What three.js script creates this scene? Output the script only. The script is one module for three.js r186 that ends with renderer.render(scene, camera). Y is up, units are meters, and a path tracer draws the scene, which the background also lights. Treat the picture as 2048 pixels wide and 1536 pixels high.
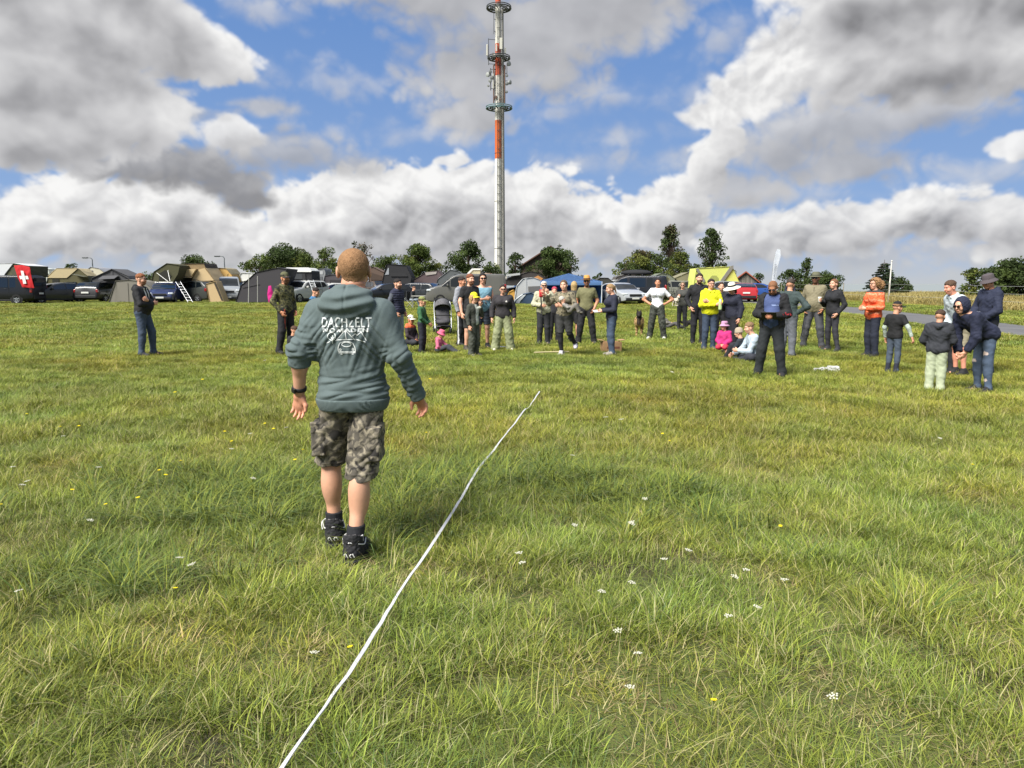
import * as THREE from 'three';
import { mergeGeometries } from 'three/addons/utils/BufferGeometryUtils.js';
import { RoundedBoxGeometry } from 'three/addons/geometries/RoundedBoxGeometry.js';
import { createNoise3D } from 'simplex-noise';

// ---------- camera: a phone held at eye height, tilted a little down ----------
const scene = new THREE.Scene();
const EYE = 1.63, TILT = 7.85 * Math.PI / 180, FOCAL = 1450;          // focal length in pixels of the 2048 px wide photograph
const camera = new THREE.PerspectiveCamera(2 * Math.atan(768 / FOCAL) * 180 / Math.PI, 4 / 3, 0.1, 2500);
camera.position.set(0, EYE, 0);
camera.rotation.set(-TILT, 0, 0);
const renderer = new THREE.WebGLRenderer({ antialias: true });
renderer.toneMapping = THREE.LinearToneMapping;
renderer.toneMappingExposure = 3.5;
renderer.shadowMap.enabled = true;

// ---------- seeded numbers ----------
function rng(seed) { let s = seed | 0; return () => { s = (s + 0x6d2b79f5) | 0; let t = Math.imul(s ^ (s >>> 15), 1 | s); t = (t + Math.imul(t ^ (t >>> 7), 61 | t)) ^ t; return ((t ^ (t >>> 14)) >>> 0) / 4294967296; }; }
const noise3 = createNoise3D(rng(11));
const clamp = (x, a = 0, b = 1) => x < a ? a : x > b ? b : x, lerp = (a, b, t) => a + (b - a) * t;
const smooth = (a, b, x) => { const t = clamp((x - a) / (b - a)); return t * t * (3 - 2 * t); };
const fbm = (x, y, z, n = 4, g = 0.5) => { let s = 0, a = 1, m = 0; for (let i = 0; i < n; i++) { s += a * noise3(x, y, z); m += a; a *= g; x = x * 2.03 + 7.1; y = y * 2.03 - 3.7; z = z * 2.03 + 1.9; } return s / m; };
const billow = (x, y, z, n = 4, g = 0.55) => { let s = 0, a = 1, m = 0; for (let i = 0; i < n; i++) { s += a * (2.4 * Math.abs(noise3(x, y, z)) - 0.7); m += a; a *= g; x = x * 2.1 + 5.3; y = y * 2.1 + 1.7; z = z * 2.1 - 4.1; } return s / m; };

// ---------- sun: high on the left, behind thin cloud, so its shadows are soft ----------
const SUN_DIR = new THREE.Vector3(-0.46, 0.76, 0.46).normalize();
const sun = new THREE.DirectionalLight(new THREE.Color(1, 0.965, 0.9), 2.5);
sun.name = 'sun'; sun.position.copy(SUN_DIR).multiplyScalar(120); sun.target.position.set(0, 0, -30); sun.position.add(sun.target.position);
sun.castShadow = true; sun.shadow.radius = 60; sun.shadow.mapSize.set(2048, 2048);
Object.assign(sun.shadow.camera, { left: -90, right: 90, top: 90, bottom: -90, near: 1, far: 300 });
scene.add(sun, sun.target);

// ---------- sky: blue air with broken cumulus, by bearing (degrees right of straight ahead) and height (degrees) ----------
// each cloud: blobs [bearing, height, half width, half height], edge softness, cover, shade of its top and of its base, roughness of outline
const CLOUDS = [
  { b: [[0, 2.6, 60, 3.2]], soft: 0.8, cover: 0.8, top: 0.76, base: 0.56, rough: 0.75, sc: 0.2 },                                        // pale bank along the horizon
  { b: [[3, 12.7, 9, 1.2], [13, 9.3, 10, 1.3], [6, 9.0, 6, 1.2], [16, 6.2, 16, 1.6], [-29, 5.3, 6, 1.2], [-33, 8, 7, 1.0], [-17, 6.5, 5, 1.6], [10, 13.5, 8, 1.6], [33, 7.2, 6, 1], [-14, 14.5, 7, 1.6], [-8, 11, 7, 1.4], [9, 11, 8, 1.5], [16, 17, 5, 2], [-19, 18.5, 5, 1.4]], soft: 1.3, cover: 0.62, top: 0.8, base: 0.68, rough: 0.9, sc: 0.12 },     // thin veils
  { b: [[-32.6, 3.8, 3.8, 2.4], [-29.6, 5, 4, 2.8], [-25.6, 5, 4, 2.6], [-23.2, 3.2, 3.6, 2.8], [-34.6, 3, 3, 2.6], [-20, 2.6, 4, 2]], soft: 0.3, cover: 1, top: 1.0, base: 0.58, far: 2.2, rough: 0.55, sc: 0.3 },
  { b: [[-15.6, 5.3, 3.4, 2], [-12.6, 3.8, 5.2, 2.6], [-10.3, 6.6, 6.2, 2.2], [-4.9, 6.8, 5.9, 2.5], [-6.8, 4.6, 7.8, 3.2], [1, 5.8, 5.9, 2.8], [5, 4.6, 5.9, 2.8], [-.5, 2.7, 7.8, 2.5], [-17, 3, 3, 2.4]], soft: 0.3, cover: 1, top: 1.0, base: 0.58, far: 2.2, rough: 0.55, sc: 0.26 },
  { b: [[10.3, 5.2, 3.0, 1.9], [12.6, 6, 2.3, 1.9], [14.8, 8.6, 1.5, 2.2], [15.9, 10.1, 1.4, 1.3], [11.5, 4, 3, 1.6]], soft: 0.25, cover: 1, top: 1.03, base: 0.6, rough: 0.4, sc: 0.38 },
  { b: [[18.2, 3.2, 4.4, 1.9], [22.2, 3.6, 5.2, 1.9], [25, 4.2, 4.9, 1.6], [29.0, 5.0, 2.4, 1.6], [31, 4, 3.4, 1.6], [33.4, 4.3, 3.2, 1.6], [35, 2.5, 3, 1.5]], soft: 0.34, cover: 0.97, top: 0.96, base: 0.55, rough: 0.45, sc: 0.3 },
  { b: [[-4.7, 9.2, 1.5, .5], [34.2, 8.6, 2, .9], [-20.5, 10.4, 2.3, 1.2]], soft: 0.35, cover: 0.95, top: 0.98, base: 0.7, rough: 0.45, sc: 0.5 },
  { b: [[20.0, 9.2, 6.4, 2.4], [23.5, 10.8, 8.5, 2.1], [28, 11.2, 7, 1.9], [17, 7, 4, 1.8], [24, 8, 6, 1.5]], soft: 0.8, cover: 0.88, top: 0.72, base: 0.54, rough: 0.5, sc: 0.2 },
  { b: [[-26.2, 7.9, 4.2, 1.7], [-23, 8.1, 3.6, 1.6], [-29, 7.7, 2.4, 1.0], [-20.6, 7.2, 2.8, 1.3], [-19.6, 6, 2, 1.1]], soft: 0.6, cover: 0.97, top: 0.5, base: 0.36, rough: 0.5, sc: 0.3 },
  { b: [[-16.3, 9.3, 5.8, 1.8], [-19, 9.6, 3.8, 1.2], [-11.5, 8.6, 3.4, 1.3], [-24.5, 11.6, 4, .7], [-18, 12.4, 3, .8]], soft: 0.9, cover: 0.8, top: 0.64, base: 0.5, rough: 0.55, sc: 0.2 },
  { b: [[-12.2, 21.4, 9, 2.8], [-4.9, 20.5, 8, 3.4], [-3, 15.2, 5.8, 3.3], [-3.8, 12.3, 4.2, 2.0], [1, 17.2, 7.6, 4.8], [5, 18.8, 6.8, 3.8], [8.6, 19.0, 5.4, 3.0], [-9, 24, 12, 3], [4, 24, 12, 3.5], [13, 21, 5, 2]], soft: 0.7, cover: 0.95, top: 0.72, base: 0.55, far: 4, rough: 0.42, sc: 0.17 },
  { b: [[-33, 14, 7.5, 5.2], [-29.6, 16.4, 6.8, 4.4], [-25.4, 16.4, 5.0, 2.8], [-21.8, 15.2, 3.4, 1.8], [-32.5, 9.9, 6.8, 3.2], [-28.5, 11.4, 5.6, 2.9], [-34, 17.4, 4, 3], [-27.6, 19.4, 5.4, 2.6], [-35, 20.5, 8, 3.2], [-40, 13, 6, 7]], soft: 0.32, cover: 1, top: 0.98, base: 0.55, far: 2.2, rough: 0.36, sc: 0.2 },
  { b: [[17.2, 13.2, 3.0, 1.8], [15.0, 12.0, 2.8, 1.0], [19.8, 15.0, 3.6, 2.9], [24.0, 15.8, 6.0, 4.1], [28.4, 15.0, 6.6, 3.8], [32.8, 15, 5.6, 3.8], [23, 20.5, 6, 3], [31, 20.5, 8, 3.5], [38, 16, 6, 5]], soft: 0.36, cover: 1, top: 0.96, base: 0.46, far: 3.6, rough: 0.32, sc: 0.17 },
];
function makeSky() {
  const W = 4096, H = 2048, data = new Float32Array(W * H * 4), D = Math.PI / 180, out = [0, 0, 0];
  function colour(az, el) {
    // air: deep blue above, paler to the horizon
    const h = clamp(el / 35), k = Math.pow(1 - h, 2.2);
    let r = lerp(0.105, 0.36, k), g = lerp(0.245, 0.52, k), b = lerp(0.58, 0.78, k);
    const up = el * D, ca = Math.cos(az * D) * Math.cos(up), sa = Math.sin(az * D) * Math.cos(up), y = Math.sin(up);
    const wx = sa, wy = y * 1.2, wz = -ca, f = 15;
    const warp = fbm(wx * 9, wy * 9, wz * 9, 2) * 0.008;
    const X = wx + warp, Y = wy - warp, Z = wz + warp;
    const inside = smooth(46, 38, Math.abs(az)) * smooth(34, 25, el);
    const n1 = fbm(X * f * 0.8, Y * f * 0.8, Z * f * 0.8, 5, 0.42), bl = billow(X * f * 1.3, Y * f * 1.3, Z * f * 1.3, 5, 0.45);
    const ex = -0.016, ey = 0.026, e2 = 0.006, n1L = fbm((X + ex) * f * 0.8, (Y + ey) * f * 0.8, Z * f * 0.8, 3, 0.42), blL = billow((X - e2) * f * 1.3, (Y + e2 * 1.7) * f * 1.3, Z * f * 1.3, 4, 0.45);
    const reliefA = clamp((n1 - n1L) * 0.35, -0.3, 0.3), reliefB = clamp((bl - blL) * 0.5, -0.4, 0.4);
    for (let i = 0; i < CLOUDS.length; i++) {
      const c = CLOUDS[i];
      let F = -9, FL = -9, hi = -9, lo = 9;
      for (let j = 0; j < c.b.length; j++) {
        const q = c.b[j], dx = (az - q[0]) / q[2], dy = (el - q[1]) / q[3], d = 1 - Math.sqrt(dx * dx + dy * dy * (dy < 0 ? 1.25 : 1));
        const ox = (az - (c.far ?? 1.3) * 0.7 - q[0]) / q[2], oy = (el + (c.far ?? 1.3) - q[1]) / q[3], dl = 1 - Math.sqrt(ox * ox + oy * oy);
        F = F > d ? F + 0.06 * Math.exp((d - F) * 5) : d + 0.06 * Math.exp((F - d) * 5); FL = FL > dl ? FL + 0.08 * Math.exp((dl - FL) * 4) : dl + 0.08 * Math.exp((FL - dl) * 4);
      }
      if (F < -1.2) continue;
      const n = n1 * 0.6 + bl * 0.5, dens = F + c.rough * n + 0.1;
      if (dens < 0) continue;
      const a = c.cover * smooth(0, c.soft, dens) * (c.sc < 0.15 ? clamp(0.55 + n1 * 0.9) : 1);
      const deep = clamp(FL * 0.9 + c.rough * (n1L * 0.5 + 0.1) + 0.12, 0, 1.2);           // how much cloud lies between here and the sun
      const edge = smooth(0.5, 0.0, dens);
      let v = lerp(c.top, c.base, smooth(-0.05, 1.0, deep)) + (reliefA + reliefB * lerp(0.7, c.sc > 0.25 ? 0.5 : 0.14, smooth(0.1, 0.6, deep))) * (c.top - c.base) * 0.9 + edge * 0.04;
      v = clamp(v, 0.2, 1.1); v *= v > 0.6 ? 0.86 : lerp(0.7, 0.86, clamp((v - 0.2) / 0.4));
      const t = clamp((v - 0.3) * 1.6);
      r = lerp(r, v * lerp(0.985, 1.0, t), a); g = lerp(g, v * lerp(0.985, 0.995, t), a); b = lerp(b, v * lerp(1.03, 0.985, t), a);
    }
    if (inside < 1) {                                                                // the rest of the sky: the same broken cloud
      const big = fbm(wx * 3.1 + 4, wy * 3.1, wz * 3.1, 3), dens = big * 1.5 + n1 * 0.45 + bl * 0.2 + 0.26, a = smooth(0, 0.4, dens) * (1 - inside) * 0.96;
      let v = lerp(0.84, 0.42, smooth(0.1, 1.0, dens)) + (reliefA + reliefB * 0.4) * 0.4; v = clamp(v, 0.25, 0.95) * 0.86;
      r = lerp(r, v, a); g = lerp(g, v, a); b = lerp(b, v * 1.01, a);
    }
    const haze = 0.9 * smooth(2.4, 0.0, el); out[0] = lerp(r, 0.56, haze); out[1] = lerp(g, 0.58, haze); out[2] = lerp(b, 0.6, haze);
  }
  const put = (row, col) => { const o = (row * W + col) * 4; data[o] = out[0]; data[o + 1] = out[1]; data[o + 2] = out[2]; data[o + 3] = 1; };
  const azOf = (col) => { let a = ((col + 0.5) / W - 0.5) * 360 + 90; if (a > 180) a -= 360; return a; }, elOf = (row) => ((row + 0.5) / H - 0.5) * 180;
  const grid = new Float32Array(720 * 180 * 3);                        // outside the camera's frame half a degree is fine enough
  for (let j = 0; j < 180; j++) for (let i = 0; i < 720; i++) { let a = i / 2 - 180 + 90; if (a > 180) a -= 360; colour(a, Math.max(0.01, j / 2)); grid.set(out, (j * 720 + i) * 3); }
  for (let row = 0; row < H; row++) {
    const el = elOf(row);
    if (el < -0.1) { out[0] = 0.56; out[1] = 0.58; out[2] = 0.6; for (let c = 0; c < W; c++) put(row, c); continue; }
    const fine = el < 26;
    for (let c = 0; c < W; c++) {
      const az = azOf(c);
      if (fine && Math.abs(az) < 46) { colour(az, el); put(row, c); }
      else { const y = clamp((el - 0) / 0.5, 0, 179), x = ((c + 0.5) / W) * 720, y0 = Math.min(Math.floor(y), 178), x0 = Math.floor(x) % 720, x1 = (x0 + 1) % 720, fy = y - y0, fx = x - Math.floor(x); for (let k = 0; k < 3; k++) out[k] = lerp(lerp(grid[(y0 * 720 + x0) * 3 + k], grid[(y0 * 720 + x1) * 3 + k], fx), lerp(grid[((y0 + 1) * 720 + x0) * 3 + k], grid[((y0 + 1) * 720 + x1) * 3 + k], fx), fy); put(row, c); }
    }
  }
  const t = new THREE.DataTexture(data, W, H, THREE.RGBAFormat, THREE.FloatType);
  t.mapping = THREE.EquirectangularReflectionMapping; t.magFilter = t.minFilter = THREE.LinearFilter; t.needsUpdate = true;
  return t;
}
const skyTexture = makeSky();
scene.background = skyTexture; scene.environment = skyTexture;
scene.backgroundIntensity = scene.environmentIntensity = 1 / renderer.toneMappingExposure;

// ---------- helpers ----------
const V = (x, y, z) => new THREE.Vector3(x, y, z);
const taken = {};
function numbered(name) { const n = taken[name] ?? 0; taken[name] = n + 1; return n ? name + '_' + String(n).padStart(3, '0') : name; }
const mats = {};
function mat(hex, rough = 0.8, more) {                              // hex: the surface's own colour in sRGB
  const key = hex + '|' + rough + '|' + JSON.stringify(more ?? 0);
  return mats[key] ??= new THREE.MeshPhysicalMaterial({ color: hex, roughness: rough, ...more });
}
const vcMat = new THREE.MeshPhysicalMaterial({ color: 0xffffff, vertexColors: true, roughness: 0.85 });
const skinMat = new THREE.MeshPhysicalMaterial({ color: 0xffffff, vertexColors: true, roughness: 0.55 });
const lin = (hex) => { const c = new THREE.Color(hex); return [c.r, c.g, c.b]; };
function tag(o, label, category, group, kind) { o.userData.label = label; if (category) o.userData.category = category; if (group) o.userData.group = group; if (kind) o.userData.kind = kind; return o; }
function thing(name, label, category, x = 0, y = 0, z = 0, turn = 0, group) {
  const o = new THREE.Group(); o.name = numbered(name); o.position.set(x, y, z); o.rotation.y = turn; scene.add(o);
  return tag(o, label, category, group);
}
function part(name, geo, m, parent, label) {
  const list = Array.isArray(geo) ? geo : [geo];
  const g = list.length > 1 ? merged(list) : list[0];
  const o = new THREE.Mesh(g, m); o.name = parent ? name : numbered(name); (parent ?? scene).add(o);
  if (label) o.userData.label = label;
  return o;
}
function merged(list) {
  const all = list.map((g) => { const h = g.index ? g.toNonIndexed() : g; for (const k of Object.keys(h.attributes)) if (!['position', 'normal', 'color'].includes(k) && (k !== 'uv' || list.some((q) => !q.attributes.uv))) h.deleteAttribute(k); return h; });
  if (all.some((g) => g.attributes.color) && all.some((g) => !g.attributes.color)) all.forEach((g) => g.deleteAttribute('color'));
  return mergeGeometries(all);
}
// the meadow: almost flat, a little higher under the parked cars, falling away behind them
function groundY(x, z) {
  const d = -z;
  const roll = 0.022 * noise3(x * 0.45, 3.3, z * 0.45) * smooth(70, 8, d) + 0.05 * noise3(x * 0.09, 9.1, z * 0.09) * smooth(2, 12, Math.hypot(x, z));
  return roll + 0.26 * smooth(20, 46, d) - 0.0016 * Math.max(0, d - 92) ** 2 * (d < 250 ? 1 : 0) - (d >= 250 ? 40 + (d - 250) * 0.02 : 0);
}
// where a sight line of the photograph (x, y in its 2048 x 1536 frame) meets the meadow
function spot(px, py, lift = 0) {
  const u = (px - 1024) / FOCAL, v = (768 - py) / FOCAL, c = Math.cos(TILT), s = Math.sin(TILT);
  const dy = v * c - s, dz = -c - v * s; let t = EYE / -dy;
  for (let i = 0; i < 30; i++) { const k = (EYE - groundY(u * t, dz * t) - lift) / -dy; t = lerp(t, clamp(k, 0.5, 400), 0.7); }
  return V(u * t, groundY(u * t, dz * t), dz * t);
}
// the same for something at a known distance: point on the sight line with that distance ahead
function ahead(px, py, d) {
  const u = (px - 1024) / FOCAL, v = (768 - py) / FOCAL, c = Math.cos(TILT), s = Math.sin(TILT), t = d / (c + v * s);
  return V(u * t, EYE + (v * c - s) * t, -d);
}
const box = (w, h, d, x = 0, y = 0, z = 0) => new THREE.BoxGeometry(w, h, d).translate(x, y, z);
const rbox = (w, h, d, x = 0, y = 0, z = 0, r = 0.03, n = 2) => new RoundedBoxGeometry(w, h, d, n, Math.min(r, w / 2.01, h / 2.01, d / 2.01)).translate(x, y, z);
function rod(a, b, r, r2 = r, n = 7) {                               // round bar from a to b
  const A = V(...a), B = V(...b), d = B.clone().sub(A), g = new THREE.CylinderGeometry(r2, r, d.length(), n, 1);
  g.applyQuaternion(new THREE.Quaternion().setFromUnitVectors(V(0, 1, 0), d.clone().normalize()));
  const m = A.add(B).multiplyScalar(0.5); return g.translate(m.x, m.y, m.z);
}
function tube(pts, r, n = 6, seg = 0) { return new THREE.TubeGeometry(new THREE.CatmullRomCurve3(pts.map((p) => V(...p))), seg || pts.length * 4, r, n); }
// flat-faced solid from points and faces (each a ring of point numbers)
function solid(points, faces) {
  const pos = [];
  for (const f of faces) for (let i = 1; i + 1 < f.length; i++) pos.push(...points[f[0]], ...points[f[i]], ...points[f[i + 1]]);
  const g = new THREE.BufferGeometry(); g.setAttribute('position', new THREE.Float32BufferAttribute(pos, 3)); g.computeVertexNormals(); return g;
}
// cloth: a grid between four corners (a b / d c, or more rows of points), sagging and puckered, with real thickness
function cloth(rows, sag = 0.03, thick = 0.012, seed = 1, n = 8) {
  const R = rows.length - 1, C = rows[0].length - 1, nu = Math.max(4, n * C), nv = Math.max(4, n * R), pos = [], idx = [];
  const at = (u, v) => {
    const a = Math.min(Math.floor(v * R), R - 1), b = Math.min(Math.floor(u * C), C - 1), fv = v * R - a, fu = u * C - b;
    const p = [0, 1, 2].map((k) => lerp(lerp(rows[a][b][k], rows[a][b + 1][k], fu), lerp(rows[a + 1][b][k], rows[a + 1][b + 1][k], fu), fv));
    return [p, Math.sin(Math.PI * fu) * Math.sin(Math.PI * fv)];
  };
  const c0 = V(...rows[0][0]), nrm = V(...rows[0][C]).sub(c0).cross(V(...rows[R][0]).sub(c0)).normalize();
  for (let side = 0; side < 2; side++) for (let j = 0; j <= nv; j++) for (let i = 0; i <= nu; i++) {
    const [p, m] = at(i / nu, j / nv), w = sag * m * (0.7 + 0.6 * noise3(p[0] * 1.7 + seed, p[1] * 1.7, p[2] * 1.7)) + sag * 0.35 * noise3(p[0] * 5 + seed * 3, p[1] * 5, p[2] * 5) * Math.min(1, m * 3);
    pos.push(p[0] - nrm.x * (w + side * thick), p[1] - nrm.y * (w + side * thick) - sag * m * 0.4, p[2] - nrm.z * (w + side * thick));
  }
  const N = (nu + 1) * (nv + 1);
  for (let j = 0; j < nv; j++) for (let i = 0; i < nu; i++) {
    const a = j * (nu + 1) + i, b = a + 1, c = a + nu + 1, d = c + 1;
    idx.push(a, b, c, b, d, c, a + N, c + N, b + N, b + N, c + N, d + N);
  }
  const rim = []; for (let i = 0; i <= nu; i++) rim.push(i); for (let j = 1; j <= nv; j++) rim.push(j * (nu + 1) + nu); for (let i = nu - 1; i >= 0; i--) rim.push(nv * (nu + 1) + i); for (let j = nv - 1; j > 0; j--) rim.push(j * (nu + 1));
  rim.forEach((a, k) => { const b = rim[(k + 1) % rim.length]; idx.push(a, a + N, b, b, a + N, b + N); });
  const g = new THREE.BufferGeometry(); g.setAttribute('position', new THREE.Float32BufferAttribute(pos, 3)); g.setIndex(idx); g.computeVertexNormals(); return g;
}

// ---------- smooth bodies: distance fields meshed as surface nets ----------
const smin = (a, b, k) => { const h = Math.max(k - Math.abs(a - b), 0) / k; return Math.min(a, b) - h * h * k * 0.25; };
const smax = (a, b, k) => -smin(-a, -b, k);
// tapered limb from a to b
function limb(a, b, ra, rb) {
  const bx = b[0] - a[0], by = b[1] - a[1], bz = b[2] - a[2], L = 1 / (bx * bx + by * by + bz * bz + 1e-9);
  return (x, y, z) => { const px = x - a[0], py = y - a[1], pz = z - a[2]; let t = (px * bx + py * by + pz * bz) * L; t = t < 0 ? 0 : t > 1 ? 1 : t; const dx = px - bx * t, dy = py - by * t, dz = pz - bz * t; return Math.sqrt(dx * dx + dy * dy + dz * dz) - (ra + (rb - ra) * t); };
}
// the same with an oval section: depth along dir f is k times the width
function ovalLimb(a, b, ra, rb, k, f = [0, 0, 1]) {
  const bx = b[0] - a[0], by = b[1] - a[1], bz = b[2] - a[2], L = 1 / (bx * bx + by * by + bz * bz + 1e-9), q = 1 / k - 1;
  return (x, y, z) => { const px = x - a[0], py = y - a[1], pz = z - a[2]; let t = (px * bx + py * by + pz * bz) * L; t = t < 0 ? 0 : t > 1 ? 1 : t; let dx = px - bx * t, dy = py - by * t, dz = pz - bz * t; const s = (dx * f[0] + dy * f[1] + dz * f[2]) * q; dx += f[0] * s; dy += f[1] * s; dz += f[2] * s; return (Math.sqrt(dx * dx + dy * dy + dz * dz) - (ra + (rb - ra) * t)) * Math.min(1, (1 + k) / 2); };
}
function egg(c, r) { return (x, y, z) => { const a = (x - c[0]) / r[0], b = (y - c[1]) / r[1], d = (z - c[2]) / r[2], k0 = Math.sqrt(a * a + b * b + d * d), e = a / r[0], f = b / r[1], g = d / r[2]; return k0 * (k0 - 1) / (Math.sqrt(e * e + f * f + g * g) + 1e-9); }; }
function blend(list, k) { return (x, y, z) => { let d = list[0](x, y, z); for (let i = 1; i < list.length; i++) d = smin(d, list[i](x, y, z), k); return d; }; }
// surface nets of field f over a box; colour(x, y, z) gives linear rgb at each point
function net(f, lo, hi, cell, colour) {
  const nx = Math.ceil((hi[0] - lo[0]) / cell) + 1, ny = Math.ceil((hi[1] - lo[1]) / cell) + 1, nz = Math.ceil((hi[2] - lo[2]) / cell) + 1;
  const val = new Float32Array(nx * ny * nz).fill(1e3), S = 4;
  for (let k = 0; k < nz; k += S) for (let j = 0; j < ny; j += S) for (let i = 0; i < nx; i += S) {
    const c = f(lo[0] + (i + 1.5) * cell, lo[1] + (j + 1.5) * cell, lo[2] + (k + 1.5) * cell), far = Math.abs(c) > cell * 5.5;
    for (let c2 = k; c2 < Math.min(k + S, nz); c2++) for (let b = j; b < Math.min(j + S, ny); b++) for (let a = i; a < Math.min(i + S, nx); a++)
      val[(c2 * ny + b) * nx + a] = far ? c : f(lo[0] + a * cell, lo[1] + b * cell, lo[2] + c2 * cell);
  }
  const id = new Int32Array(nx * ny * nz).fill(-1), pos = [], idx = [], sx = 1, sy = nx, sz = nx * ny, off = [0, sx, sy, sx + sy, sz, sx + sz, sy + sz, sx + sy + sz];
  const E = [[0, 1], [2, 3], [4, 5], [6, 7], [0, 2], [1, 3], [4, 6], [5, 7], [0, 4], [1, 5], [2, 6], [3, 7]];
  for (let k = 0; k < nz - 1; k++) for (let j = 0; j < ny - 1; j++) for (let i = 0; i < nx - 1; i++) {
    const o = k * sz + j * sy + i; let m = 0; for (let q = 0; q < 8; q++) if (val[o + off[q]] < 0) m |= 1 << q;
    if (m === 0 || m === 255) continue;
    let x = 0, y = 0, z = 0, n = 0;
    for (const [a, b] of E) { const A = val[o + off[a]], B = val[o + off[b]]; if (A < 0 === B < 0) continue; const t = A / (A - B); x += lerp(a & 1, b & 1, t); y += lerp(a >> 1 & 1, b >> 1 & 1, t); z += lerp(a >> 2, b >> 2, t); n++; }
    id[o] = pos.length / 3; pos.push(lo[0] + (i + x / n) * cell, lo[1] + (j + y / n) * cell, lo[2] + (k + z / n) * cell);
  }
  const quad = (a, b, c, d, flip) => { if (a < 0 || b < 0 || c < 0 || d < 0) return; if (flip) idx.push(a, c, b, b, c, d); else idx.push(a, b, c, b, d, c); };
  for (let k = 1; k < nz - 1; k++) for (let j = 1; j < ny - 1; j++) for (let i = 1; i < nx - 1; i++) {
    const o = k * sz + j * sy + i, s = val[o] < 0;
    if (s !== val[o + sx] < 0) quad(id[o - sy - sz], id[o - sz], id[o - sy], id[o], !s);
    if (s !== val[o + sy] < 0) quad(id[o - sx - sz], id[o - sx], id[o - sz], id[o], !s);
    if (s !== val[o + sz] < 0) quad(id[o - sx - sy], id[o - sy], id[o - sx], id[o], !s);
  }
  const g = new THREE.BufferGeometry(), nor = new Float32Array(pos.length), e = cell * 0.6;
  for (let i = 0; i < pos.length; i += 3) {
    const x = pos[i], y = pos[i + 1], z = pos[i + 2], a = f(x + e, y, z) - f(x - e, y, z), b = f(x, y + e, z) - f(x, y - e, z), c = f(x, y, z + e) - f(x, y, z - e), l = 1 / (Math.hypot(a, b, c) + 1e-12);
    nor[i] = a * l; nor[i + 1] = b * l; nor[i + 2] = c * l;
  }
  g.setAttribute('position', new THREE.Float32BufferAttribute(pos, 3)); g.setAttribute('normal', new THREE.BufferAttribute(nor, 3)); g.setIndex(idx);
  if (colour) { const col = new Float32Array(pos.length); for (let i = 0; i < pos.length; i += 3) { const c = colour(pos[i], pos[i + 1], pos[i + 2]); col[i] = c[0]; col[i + 1] = c[1]; col[i + 2] = c[2]; } g.setAttribute('color', new THREE.BufferAttribute(col, 3)); }
  return g;
}
function painted(g, fn) { const p = g.attributes.position, c = new Float32Array(p.count * 3); for (let i = 0; i < p.count; i++) c.set(fn(p.getX(i), p.getY(i), p.getZ(i)), i * 3); g.setAttribute('color', new THREE.BufferAttribute(c, 3)); return g; }
const D = (deg) => deg * Math.PI / 180;

// ---------- setting: meadow, farm track, straw field ----------
const R1 = rng(101);
const PATH_L = (d) => 15.6 + 0.075 * (d - 20) + 0.6 * smooth(40, 62, d) * -3, PATH_R = (d) => PATH_L(d) + 3.1;
const strawAt = (x, d) => smooth(0, 2.5, x - 25.5 - 0.02 * (d - 40) + 0.9 * noise3(x * 0.2, 4, d * 0.2)) * smooth(36, 42, d);
function groundColour(x, z, big, fine) {                             // linear rgb of earth and thatch between the blades
  const d = -z, n = noise3(x * 0.35, 1.7, z * 0.35) * 0.5 + noise3(x * 1.3, 5.1, z * 1.3) * 0.3, s = strawAt(x, d);
  let c = [0.14 + 0.025 * n, 0.17 + 0.022 * n, 0.036 + 0.005 * n];
  const bare = smooth(0.35, 0.75, noise3(x * 0.8, 8.8, z * 0.8)) * smooth(16, 5, d);
  c = [lerp(c[0], 0.075, bare), lerp(c[1], 0.062, bare), lerp(c[2], 0.034, bare)];
  return [lerp(c[0], 0.30, s), lerp(c[1], 0.235, s), lerp(c[2], 0.085, s)];
}
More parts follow.
